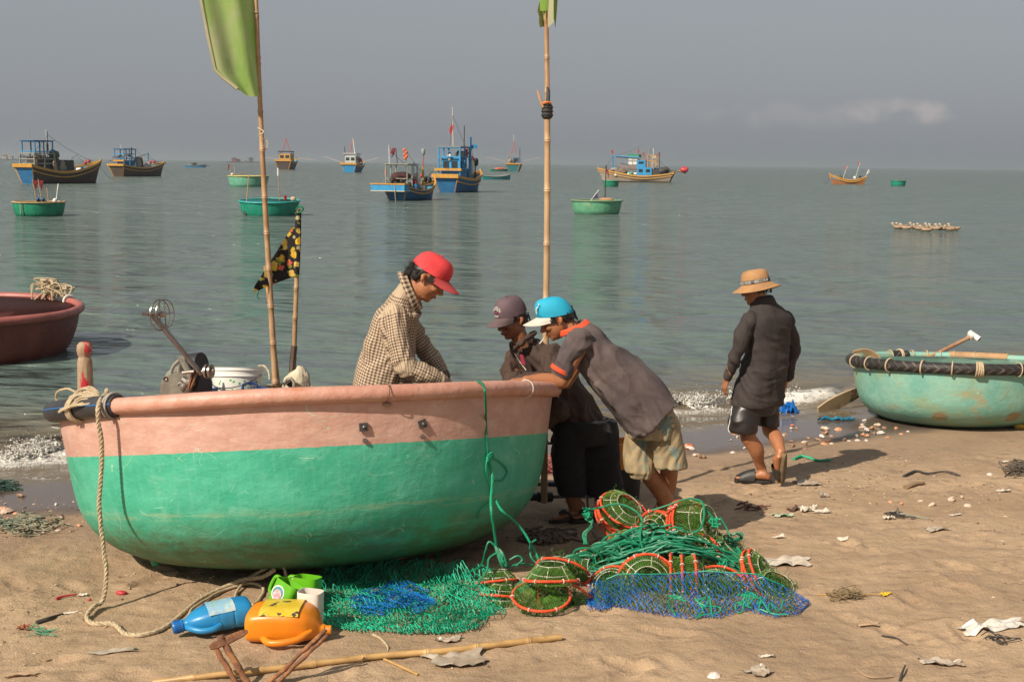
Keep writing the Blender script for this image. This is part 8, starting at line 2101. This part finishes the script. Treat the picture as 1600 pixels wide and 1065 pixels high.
mb.build('tangle', mat('pink_red_net', (.30, .07, .06, 1), (.4, .18, .14, 1), rough=.8), rn)
cr = thing('crate', 'orange plastic crate standing on a dark bin behind the two leaning men', 'crate', V3(P(972, 728, 9.2).x, 9.2, .5)); mb = MB(); c0 = P(972, 708, 9.2)
q = Matrix.Rotation(.25, 3, 'Z')
for (c, s) in (((-.10, 0, 0), (.012, .22, .19)), ((.10, 0, 0), (.012, .22, .19)), ((0, -.11, 0), (.19, .012, .19)), ((0, .11, 0), (.19, .012, .19)), ((0, 0, -.09), (.19, .21, .012)), ((0, -.119, .07), (.20, .01, .02)), ((0, -.119, -.02), (.20, .01, .015))): mb.box(tuple(c0 + q @ Vector(c)), s, q)
mb.build('crate_box', mat('orange_crate', (.62, .22, .02, 1), (.48, .16, .02, 1), rough=.5), cr, smooth=False)
bi = thing('bin', 'dark grey plastic bin under the orange crate', 'bin', V3(c0.x, c0.y, gz(c0.x, c0.y))); zb = gz(c0.x, c0.y); zt = c0.z - .098; mb = MB()
mb.rings([[tuple(V3(c0.x + a + .01, c0.y + b_, z)) for a, b_ in rrect(.13 * k, .13 * k, 5, 32)] for z, k in ((zb, .9), (zt - .03, 1), (zt - .03, 1.05), (zt, 1.05))]); mb.build('tub', mat('dark_bin_plastic', (.035, .033, .032, 1), rough=.5), bi, angle=40)
# ---------------------------------------------------------------- shells, paper and other litter on the sand
g_ = random.Random(101)
SK = .70
M_SH = [mat('shell_pale', (.58, .46, .36, 1), (.42, .27, .18, 1), rough=.45, scale=40), mat('shell_orange', (.48, .20, .10, 1), (.58, .34, .20, 1), rough=.5, scale=30), mat('shell_brown', (.20, .11, .07, 1), (.36, .24, .16, 1), rough=.5, scale=30), mat('shell_white', (.66, .60, .54, 1), (.48, .36, .3, 1), rough=.45, scale=30)]
def shell_mesh(kind, m, seed):
    g = random.Random(seed); mb = MB()
    if kind == 0:      # spiral whelk
        n = 12; R_ = []
        for i in range(15):
            u = i / 14; r = (.022 * sin(min(u * 1.6, 1) * pi / 2) * (1 - u) ** .55 + .001) * (1 + .16 * sin(u * 26)); R_.append([(-.03 + .075 * u, r * cos(a) * (1 + .25 * (cos(a) > .6) * (u < .45)), r * sin(a) + .014) for a in [j * 2 * pi / n for j in range(n)]])
        mb.rings(R_)
    elif kind == 1:    # ribbed clam half, opened side down
        rows = []
        for i in range(7):
            v = i / 6; rows.append([(.035 * v * cos(a) * 1.1, .035 * v * sin(a), .020 * (1 - v ** 2.2) + .0015 * sin(a * 12) * v + .002) for a in [j * 2 * pi / 28 for j in range(29)]])
        mb.grid(rows); mb.grid([[(p[0], p[1], p[2] - .003) for p in r] for r in rows][::-1])
    else:              # broken conch with a lip
        mb.ball((0, 0, .016), (.030, .022, .018), 12, 8); mb.tube(spline([(.02, 0, .018), (.038, .004, .016), (.052, .0, .008)], 4), [.013] * 4 + [.009] * 4 + [.003], 8); mb.tube(spline([(-.02, -.018, .01), (.0, -.028, .018), (.022, -.022, .012)], 4), .006, 6)
    A = np.concatenate(mb.v); A += np.array([[g.uniform(-1, 1) for _ in range(3)] for _ in range(len(A))]) * .0008; mb.v = [A]
    o = mb.build('shell', M_SH[m], None, origin=(0, 0, 0)); return o
protos = {}
ADJ = {0: 'spiral', 1: 'ribbed', 2: 'knobbly'}; ADC = {0: 'pale', 1: 'orange', 2: 'brown', 3: 'white'}
def shell(px, py, kind, m, sc, where, grp):
    p = GS(px, py)
    key = (kind, m)
    if key not in protos: o = shell_mesh(kind, m, kind * 7 + m); protos[key] = o
    else: o = protos[key].copy(); COL.objects.link(o)
    o.location = (p.x, p.y, max(p.z, .004) - .002); o.rotation_euler = (g_.uniform(-.3, .3), g_.uniform(-.3, .3), g_.uniform(0, 6.28)); o.scale = (sc * SK,) * 3
    tag(o, '%s %s seashell %s' % (ADC[m], ADJ[kind], where), 'seashell', grp); return o
SH = [(1223, 680, 1, 0, 1.1, 'at left of the cluster by the walking man', 'a'), (1236, 670, 2, 3, .9, 'curved like a horn above the cluster'), (1226, 679, 2, 2, 1.0, ''), (1290, 672, 2, 0, 1.7, ''), (1283, 683, 0, 3, 1.6, ''), (1292, 677, 2, 1, 1.2, ''), (1310, 671, 1, 1, 1.6, ''),
      (1276, 688, 2, 2, 1.3, ''), (1292, 690, 0, 1, 1.5, ''), (1288, 694, 1, 1, 1.5, ''), (1299, 693, 1, 0, .9, ''), (1300, 681, 1, 2, 1.1, ''), (1237, 690, 1, 2, 1.2, ''), (1238, 697, 2, 2, 1.3, ''), (1256, 692, 0, 0, 1.2, ''), (1258, 695, 2, 2, 1.0, ''), (1257, 701, 1, 2, 1.2, ''),
      (1224, 690, 2, 2, 1.2, ''), (1263, 684, 1, 1, .7, ''), (1245, 670, 0, 2, 1.1, ''), (1347, 663, 1, 0, .9, ''), (1352, 657, 2, 3, .8, ''), (1349, 669, 2, 0, 1.2, ''), (1355, 674, 0, 3, 1.9, ''), (1363, 670, 2, 1, 1.3, ''), (1372, 666, 2, 0, 1.5, ''), (1376, 677, 1, 3, 1.9, ''),
      (1349, 680, 2, 1, 1.2, ''), (1355, 682, 2, 1, 1.2, ''), (1338, 682, 0, 0, 1.4, ''), (1340, 688, 1, 3, 1.0, ''), (1387, 684, 1, 1, 1.2, ''), (1353, 689, 2, 3, .9, ''), (1320, 688, 2, 2, 1.2, ''), (1327, 690, 0, 3, .9, ''), (1400, 670, 2, 1, 1.0, ''), (1408, 678, 1, 1, .9, ''), (1419, 674, 1, 3, .7, ''), (1382, 668, 1, 2, 1.1, ''), (1366, 678, 2, 2, 1.1, ''),
      (1148, 677, 1, 1, 1.3, ''), (1152, 683, 0, 0, 1.0, ''), (1142, 688, 0, 3, .8, ''), (1145, 707, 1, 3, 1.1, ''), (1080, 703, 2, 3, 1.5, ''), (1086, 712, 2, 0, 1.1, ''), (1098, 716, 2, 2, 1.5, ''), (1163, 700, 0, 3, .7, ''), (1192, 706, 1, 2, .9, ''), (1207, 713, 2, 2, .7, ''),
      (34, 776, 0, 2, 1.4, ''), (10, 800, 1, 0, 2.2, ''), (3, 797, 2, 1, 1.3, ''), (24, 802, 1, 1, .9, ''), (13, 813, 2, 1, 1.0, ''), (30, 812, 1, 3, .8, ''), (88, 789, 0, 3, .9, ''), (95, 811, 2, 0, 1.0, ''), (92, 828, 1, 0, 1.1, ''), (68, 830, 1, 3, .9, ''), (124, 822, 2, 1, .8, ''),
      (1115, 1056, 1, 3, 1.3, ''), (1572, 735, 2, 0, 1.2, ''), (1546, 741, 1, 3, 1.0, ''), (1408, 788, 0, 1, 1.0, ''), (1392, 784, 1, 1, .9, ''), (1438, 783, 1, 0, 1.0, ''), (1458, 790, 2, 0, 1.2, ''), (1486, 782, 2, 0, 1.3, ''), (1502, 777, 0, 0, 1.0, ''), (1513, 790, 1, 0, 1.2, '')]
rows_s = sorted(SH, key=lambda q: (0 if q[0] < 300 else 1 if q[0] < 1200 else 2 if q[0] < 1312 else 3 if q[1] < 700 else 4, q[0]))
zone = {0: ('on the wet sand at the left edge', 'seashells on the wet sand at the left edge'), 1: ('between the palm shorts and the walking man', 'seashells strewn between the two men'), 2: ('in the patch just right of the walking man', 'seashells right of the walking man'), 3: ('by the foot of the turquoise boat', 'seashells by the turquoise boat'), 4: ('on the dry sand at the right', 'seashells on the dry sand')}
cnt = {}
zl_ = {}
for q in rows_s:
    z = 0 if q[0] < 300 else 1 if q[0] < 1200 else 2 if q[0] < 1312 else 3 if q[1] < 700 else 4; zl_.setdefault(z, []).append(q)
ORD = ['leftmost', 'second', 'third', 'fourth', 'fifth', 'sixth', 'seventh', 'eighth', 'ninth', 'tenth', 'eleventh', 'twelfth']
for z, lst in zl_.items():
    for i, q in enumerate(lst):
        same = [r for r in lst if (r[2], r[3]) == (q[2], q[3])]; j = same.index(q)
        pos = '' if len(same) == 1 else (', %s of its kind from the left' % ('first' if j == 0 else ORD[j]))
        wh = {0: 'at the left edge', 1: 'between the two right hand men', 2: 'in the patch beside the walker', 3: 'by the turquoise boat', 4: 'on the dry foreground sand'}[z]
        shell(q[0], q[1], q[2], q[3], q[4], wh + pos, zone[z][1])
def sheet_thing(name, label, cat, px, py, w, h, m, rot, seed=1, amp=.02, wav=3.0, grp=None, thick=.0015, ragged=.12, n=14, up=.01, tilt=0.0):
    """a thin crumpled piece: paper, plastic, rag"""
    w *= .85; h *= .8; amp *= .5; c = GS(px, py); g = random.Random(seed); ph = [g.uniform(0, 6) for _ in range(6)]; A = []
    for i in range(n + 1):
        row = []
        for j in range(n + 1):
            a = i / n * 2 - 1; b_ = j / n * 2 - 1; e = 1 + ragged * sin(3 * a + ph[0] + 2 * b_) * abs(b_) + ragged * sin(5 * b_ + ph[1]) * abs(a)
            x = a * w / 2 * e; y = b_ * h / 2 * e; X = c.x + x * cos(rot) - y * sin(rot); Y = c.y + x * sin(rot) + y * cos(rot)
            z = gz(X, Y) + up * .6 + amp * (1 + 3.2 * abs(float(fbm(np.array([a * wav * .35 + seed]), np.array([b_ * wav * .3]), 3, seed)[0]))) - amp
            row.append((X, Y, max(z, gz(X, Y) + .003)))
        A.append(row)
    mb = MB(); mb.grid(A); mb.grid([[(p[0], p[1], p[2] - thick) for p in r] for r in A][::-1])
    o = mb.build(name, m, None, angle=35); tag(o, label, cat, grp); return o
M_PAPER = mat('dirty_paper', (.56, .50, .42, 1), (.42, .35, .27, 1), rough=.85, scale=14, col3=(.30, .24, .20, 1), scale3=30, lo3=.6, hi3=.66)
M_PLAS = mat('clear_dirty_plastic', (.40, .34, .27, 1), (.32, .24, .17, 1), rough=.3, scale=12)
M_CARD = mat('tan_card', (.38, .26, .16, 1), (.3, .2, .12, 1), rough=.9)
M_BPL = mat('blue_bag_plastic', (.010, .13, .44, 1), (.006, .08, .3, 1), rough=.3, scale=14); M_TPL = mat('teal_rag', (.012, .17, .27, 1), (.008, .11, .2, 1), rough=.5, scale=14)
LIT = [('paper_scrap', 'white ridged paper scrap standing up beside the folded one', 'paper', 1262, 797, .14, .09, M_PAPER, .3, .035, 9), ('paper_scrap', 'folded white paper scrap, the brightest behind the traps', 'paper', 1284, 800, .14, .08, M_PAPER, -.1, .02, 4),
       ('packet', 'green and white flattened packet near the paper scraps', 'packet', 1224, 806, .16, .08, mat('green_white_packet', (.50, .46, .38, 1), (.10, .26, .10, 1), rough=.4, scale=9), .1, .02, 3),
       ('newspaper', 'creased white newspaper sheet at the right end of the trap pile', 'paper', 1228, 879, .30, .24, M_PAPER, -.15, .018, 5), ('paper_scrap', 'small curled white paper right of the folded scrap', 'paper', 1388, 811, .07, .07, M_PAPER, .5, .03, 4),
       ('paper_scrap', 'small tan paper scrap above the newspaper', 'paper', 1217, 840, .09, .045, M_PAPER, .2, .014, 3), ('paper_scrap', 'small flat paper scrap in the middle of the right sand', 'paper', 1316, 849, .08, .04, M_PAPER, -.3, .008, 3),
       ('plastic_sheet', 'long torn white plastic strip near the right edge', 'plastic sheet', 1553, 981, .34, .13, mat('white_film', (.60, .57, .52, 1), (.46, .42, .36, 1), rough=.35, scale=16), .1, .03, 5), ('plastic_bag', 'crumpled clear plastic bag on sand below the green net', 'plastic bag', 716, 1032, .30, .22, M_PLAS, .35, .028, 4),
       ('plastic_bag', 'small crumpled clear plastic scrap above the larger bag', 'plastic bag', 700, 1002, .14, .07, M_PLAS, .1, .025, 5), ('plastic_bag', 'clear crumpled plastic near the walking man feet', 'plastic bag', 1262, 756, .22, .14, M_PLAS, .2, .02, 6), ('plastic_cup', 'clear crushed plastic cup above the white papers', 'cup', 1286, 776, .08, .06, M_PLAS, .2, .05, 6),
       ('plastic_bag', 'clear plastic film half buried at the right', 'plastic bag', 1462, 828, .16, .12, M_PLAS, .3, .02, 5), ('paper_scrap', 'grey paper flake lying below the newspaper', 'paper', 1358, 977, .12, .06, M_CARD, -.1, .012, 3),
       ('paper_scrap', 'white paper flake at bottom right of the traps', 'paper', 1198, 1026, .08, .035, M_PAPER, -.2, .014, 3), ('plastic_bag', 'pale plastic scrap at the bottom right corner area', 'plastic bag', 1470, 1038, .22, .10, M_PLAS, -.1, .02, 6), ('plastic_bag', 'pale plastic scrap below the traps near the bottom edge', 'plastic bag', 1185, 1050, .13, .12, M_PLAS, .6, .02, 5),
       ('blue_bag', 'crumpled bright blue plastic bag on the wet sand', 'plastic bag', 1230, 645, .24, .12, M_BPL, 0, .15, 6), ('cloth_rag', 'long twisted teal rag on the wet sand', 'rag', 1306, 657, .40, .07, M_TPL, .05, .045, 11),
       ('paper_scrap', 'white scrap just right of the red strip, left foreground', 'paper', 129, 931, .06, .03, M_PAPER, .1, .010, 3), ('paper_scrap', 'white flat scrap below the red strip', 'paper', 110, 959, .09, .045, M_PAPER, .1, .008, 3), ('paper_scrap', 'long pale scrap at the left bottom corner', 'paper', 34, 1055, .16, .06, M_CARD, 0, .012, 3),
       ('yellow_scrap', 'yellow plastic scrap alone on the right sand', 'plastic scrap', 1384, 930, .06, .05, mat('yellow_plastic', (.60, .40, .02, 1), rough=.5), .3, .02, 4), ('yellow_block', 'pale yellow foam piece behind the walking man front foot', 'foam piece', 1163, 754, .16, .08, mat('yellow_foam', (.50, .32, .10, 1), (.4, .25, .08, 1), rough=.9), .0, .04, 2),
       ('brown_leaf', 'dark brown curled leaf left of the white papers', 'leaf', 1240, 797, .10, .06, mat('brown_leaf', (.10, .05, .03, 1), rough=.8), .4, .03, 4), ('paper_scrap', 'white wrapper among the debris at the upper right', 'paper', 1570, 722, .10, .05, M_PAPER, .3, .015, 3), ('paper_scrap', 'flat white paper near the debris heap', 'paper', 1568, 768, .11, .05, M_PAPER, -.2, .012, 4),
       ('paper_scrap', 'small white flake near the right edge', 'paper', 1493, 805, .09, .035, M_PAPER, 0, .008, 3), ('plastic_bag', 'grey plastic film lying below the green boat rope', 'plastic bag', 178, 1018, .24, .08, M_PLAS, .1, .008, 5), ('brown_scrap', 'rust brown scrap at the left foreground', 'scrap', 38, 982, .07, .05, mat('rusty_scrap', (.28, .10, .05, 1), rough=.8), .1, .02, 4)]
for i, (nm, lab, cat, px, py, w, h, m, rot, amp, wav) in enumerate(LIT): sheet_thing(nm, lab, cat, px, py, w, h, m, rot, i + 3, amp, wav)
def stick_thing(name, label, cat, pts, r, m, tw=False):
    mb = MB(); P3 = spline([GS(x, y, z) for x, y, z in pts], 5)
    (twisted(mb, P3, r, 40) if tw else mb.tube(P3, [r * (1 - .5 * i / len(P3)) for i in range(len(P3))], 6)); o = mb.build(name, m); tag(o, label, cat); return o
stick_thing('rope_scrap', 'short frayed green rope on the sand beside the walker shadow', 'rope', [(1240, 719, .01), (1252, 715, .015), (1264, 717, .015), (1278, 721, .01), (1297, 720, .008)], .012, M_ROPEB, True)
stick_thing('twig', 'dark twig with knots lying right of the walker shadow', 'twig', [(1412, 745, .005), (1430, 738, .012), (1450, 742, .015), (1478, 740, .02), (1500, 744, .008)], .012, M_DARK)
stick_thing('twig', 'thick tan root piece below the dark twig', 'twig', [(1414, 764, .01), (1428, 760, .025), (1444, 757, .015)], .022, M_WOOD)
stick_thing('twig', 'grey branching twig beside the curled white paper', 'twig', [(1394, 800, .005), (1412, 807, .015), (1430, 809, .01), (1452, 812, .006)], .010, M_GREYW)
stick_thing('twig', 'dark flat stick at the left foreground beside red strip', 'twig', [(57, 974, .006), (78, 968, .010), (98, 961, .008)], .012, M_DARK); stick_thing('red_strip', 'twisted red plastic strip, left foreground', 'plastic strip', [(88, 937, .008), (100, 934, .012), (120, 930, .008)], .008, M_REDP)
stick_thing('cord_scrap', 'short thin cord curving on the sand above the plastic bag', 'cord', [(583, 992, .004), (596, 1000, .006), (606, 1012, .005), (604, 1022, .003)], .007, M_ROPE); stick_thing('stick', 'thin straight stick on the sand right of the traps', 'twig', [(1276, 930, .004), (1350, 929, .006), (1400, 930, .004)], .004, M_BAMBOOY)
stick_thing('twig', 'thin dark twig in the lower right sand', 'twig', [(1378, 994, .004), (1400, 1000, .008), (1418, 1007, .004)], .005, M_DARK); stick_thing('twig', 'short dark twig at the bottom right', 'twig', [(1406, 1064, .004), (1410, 1055, .02), (1414, 1048, .03)], .007, M_DARK); stick_thing('twig', 'curved reed at the bottom right', 'twig', [(1338, 1046, .004), (1360, 1060, .008), (1396, 1058, .005)], .005, M_CARD)
for (px, py, lab, m, r) in ((190, 928, 'red plastic cap near the hanging rope', M_REDP, (.030, .018, .014)), (140, 938, 'tiny red bit beside the hanging rope', M_REDP, (.010, .010, .008)), (1592, 669, 'yellow fruit beside the turquoise boat', mat('yellow_fruit', (.62, .36, .02, 1), rough=.45), (.055, .04, .035)), (1076, 700, 'orange crab shell on the wet sand', mat('crab_orange', (.50, .10, .03, 1), (.6, .35, .2, 1), rough=.4, scale=30), (.045, .035, .025)), (1238, 665, 'red crab claw among shells', MATS['crab_orange'] if 'crab_orange' in MATS else M_REDP, (.02, .015, .012))):
    p = GS(px, py); o = lump(None, 'small_debris', m, (p.x, p.y, max(p.z, 0) + r[2] * .6), r, int(px), .12); tag(o, lab, 'debris')
def tangle(label, px, py, sx, sy, n, m, r=.003, hgt=.03, seed=1, name='net_scrap', cat='netting'):
    g = random.Random(seed); mb = MB()
    p = GS(px, py)
    for k in range(n): p = p + V3(g.gauss(0, .03), g.gauss(0, .03), 0) if g.random() < .0 else GS(px + g.gauss(0, sx), py + g.gauss(0, sy), .008 + abs(g.gauss(0, hgt))); mb.tube(spline([p] + [p + V3(g.uniform(-.07, .07), g.uniform(-.05, .05), g.uniform(-.02, .02)) for _ in range(3)], 4), r, 4)
    o = mb.build(name, m); tag(o, label, cat); return o
tangle('grey green net scrap on wet sand at the left edge', 40, 824, 22, 6, 150, mat('grey_green_net', (.13, .17, .12, 1), (.3, .26, .18, 1), rough=.9), .004, .02, 3)
tangle('dark green weed patch at the far left water edge', 4, 762, 10, 3, 60, mat('dark_weed', (.02, .06, .04, 1), rough=.6), .004, .012, 4, 'seaweed', 'seaweed')
tangle('sandy net lump half buried right of the traps', 1322, 933, 11, 3, 42, mat('sandy_net', (.24, .17, .09, 1), (.15, .11, .06, 1), rough=.95), .0025, .016, 5)
tangle('dark grey net clump at the upper right edge', 1592, 738, 9, 4, 90, mat('dark_grey_net', (.08, .07, .06, 1), (.2, .15, .1, 1), rough=.95), .004, .035, 6)
tangle('black weed clump at the lower right', 1558, 1000, 14, 2.5, 7, M_DARK, .003, .006, 7, 'seaweed', 'seaweed')
tangle('brown weed clump left of the packet', 1177, 795, 12, 2.5, 9, mat('brown_weed', (.12, .06, .035, 1), rough=.9), .005, .012, 8, 'seaweed', 'seaweed')
tangle('thin green thread on the sand at the left foreground', 66, 988, 9, 3, 12, mat('pale_green_thread', (.10, .34, .20, 1), rough=.6), .0018, .004, 9, 'thread', 'thread')
tangle('brown debris beside the curled paper', 1400, 806, 10, 2.5, 10, M_DARK, .003, .008, 12, 'seaweed', 'seaweed')
tangle('crumpled old sandal rags beside the brown jacket man feet', 862, 842, 22, 4, 70, mat('rag_brown', (.13, .09, .07, 1), (.2, .15, .12, 1), rough=.9), .009, .02, 13, 'rag', 'rag')
# uncountable crumbs of shell, bark and clods
def crumbs():
    r = np.random.default_rng(8); n = 9500; mb = MB(); base = np.array([(1, 0, 0), (-1, 0, 0), (0, 1, 0), (0, -1, 0), (0, 0, 1), (0, 0, -1)], float); FI = np.array([(0, 2, 4), (2, 1, 4), (1, 3, 4), (3, 0, 4), (2, 0, 5), (1, 2, 5), (3, 1, 5), (0, 3, 5)])
    out = {0: [], 1: [], 2: []}
    X = r.uniform(-4.6, 6.4, n * 3); Y = r.uniform(4.9, 10.9, n * 3); s = (9.75 + (X + 3.6) * SLOPE - Y) * CS; dens = np.clip(.25 + fbm(X * .8, Y * .8, 3, 222) * 1.6 + np.exp(-((s - 2.9) / .8) ** 2) * .6, 0, 1)
    k = (r.random(n * 3) < dens) & (s > .5); X, Y = X[k][:n], Y[k][:n]; Z = sand_arr(X, Y)
    for nm, m, lo, hi, frac, lab in (('shell_crumbs', mat('crumb_pale', (.55, .44, .33, 1), (.45, .3, .2, 1), rough=.7, scale=60), .002, .008, (0, .42), 'scattered pale shell crumbs all over the sand'), ('bark_crumbs', mat('crumb_dark', (.10, .055, .035, 1), (.2, .12, .07, 1), rough=.9, scale=60), .002, .009, (.42, .78), 'scattered dark bark crumbs all over the sand'), ('sand_clods', mat('sand_clod', (.27, .18, .11, 1), (.36, .25, .155, 1), rough=.95, scale=30, bump=.004, bscale=90), .004, .017, (.78, 1), 'loose clods of sand across the beach')):
        q = slice(int(len(X) * frac[0]), int(len(X) * frac[1])); x, y, z = X[q], Y[q], Z[q]; m_ = len(x); sc = lo + (hi - lo) * r.random(m_) ** 3; V = base[None] * sc[:, None, None] * np.stack([1 + r.random(m_) * (1.6 if nm != 'sand_clods' else .4), np.ones(m_), .4 + .3 * r.random(m_)], 1)[:, None, :]; V = V + r.normal(0, .22, V.shape) * sc[:, None, None]
        a = r.random(m_) * 6.28; c_, s_ = np.cos(a)[:, None], np.sin(a)[:, None]; V = np.stack([V[..., 0] * c_ - V[..., 1] * s_, V[..., 0] * s_ + V[..., 1] * c_, V[..., 2]], -1) + np.stack([x, y, z + sc * .2], 1)[:, None]
        mb = MB(); mb.v = [V.reshape(-1, 3)]; mb.n = m_ * 6; mb.f = list(map(tuple, (FI[None] + (np.arange(m_) * 6)[:, None, None]).reshape(-1, 3).tolist())); o = mb.build(nm, m, smooth=(nm == 'sand_clods')); tag(o, lab, 'debris', kind='stuff')
crumbs()
def haze():
    m = bpy.data.materials.new('haze'); m.use_nodes = True
    t = m.node_tree; t.nodes.clear()
    pv = t.nodes.new('ShaderNodeVolumePrincipled')
    pv.inputs['Color'].default_value = (0.80, 0.84, 0.89, 1)
    pv.inputs['Density'].default_value = 0.00030
    pv.inputs['Anisotropy'].default_value = 0.55
    o = t.nodes.new('ShaderNodeOutputMaterial')
    t.links.new(pv.outputs[0], o.inputs['Volume'])
    mb = MB(); mb.box((0, 11800, 12.5), (42000, 24900, 31))
    ob = mb.build('haze', m, smooth=False)
    tag(ob, kind='stuff')
    return ob
haze()
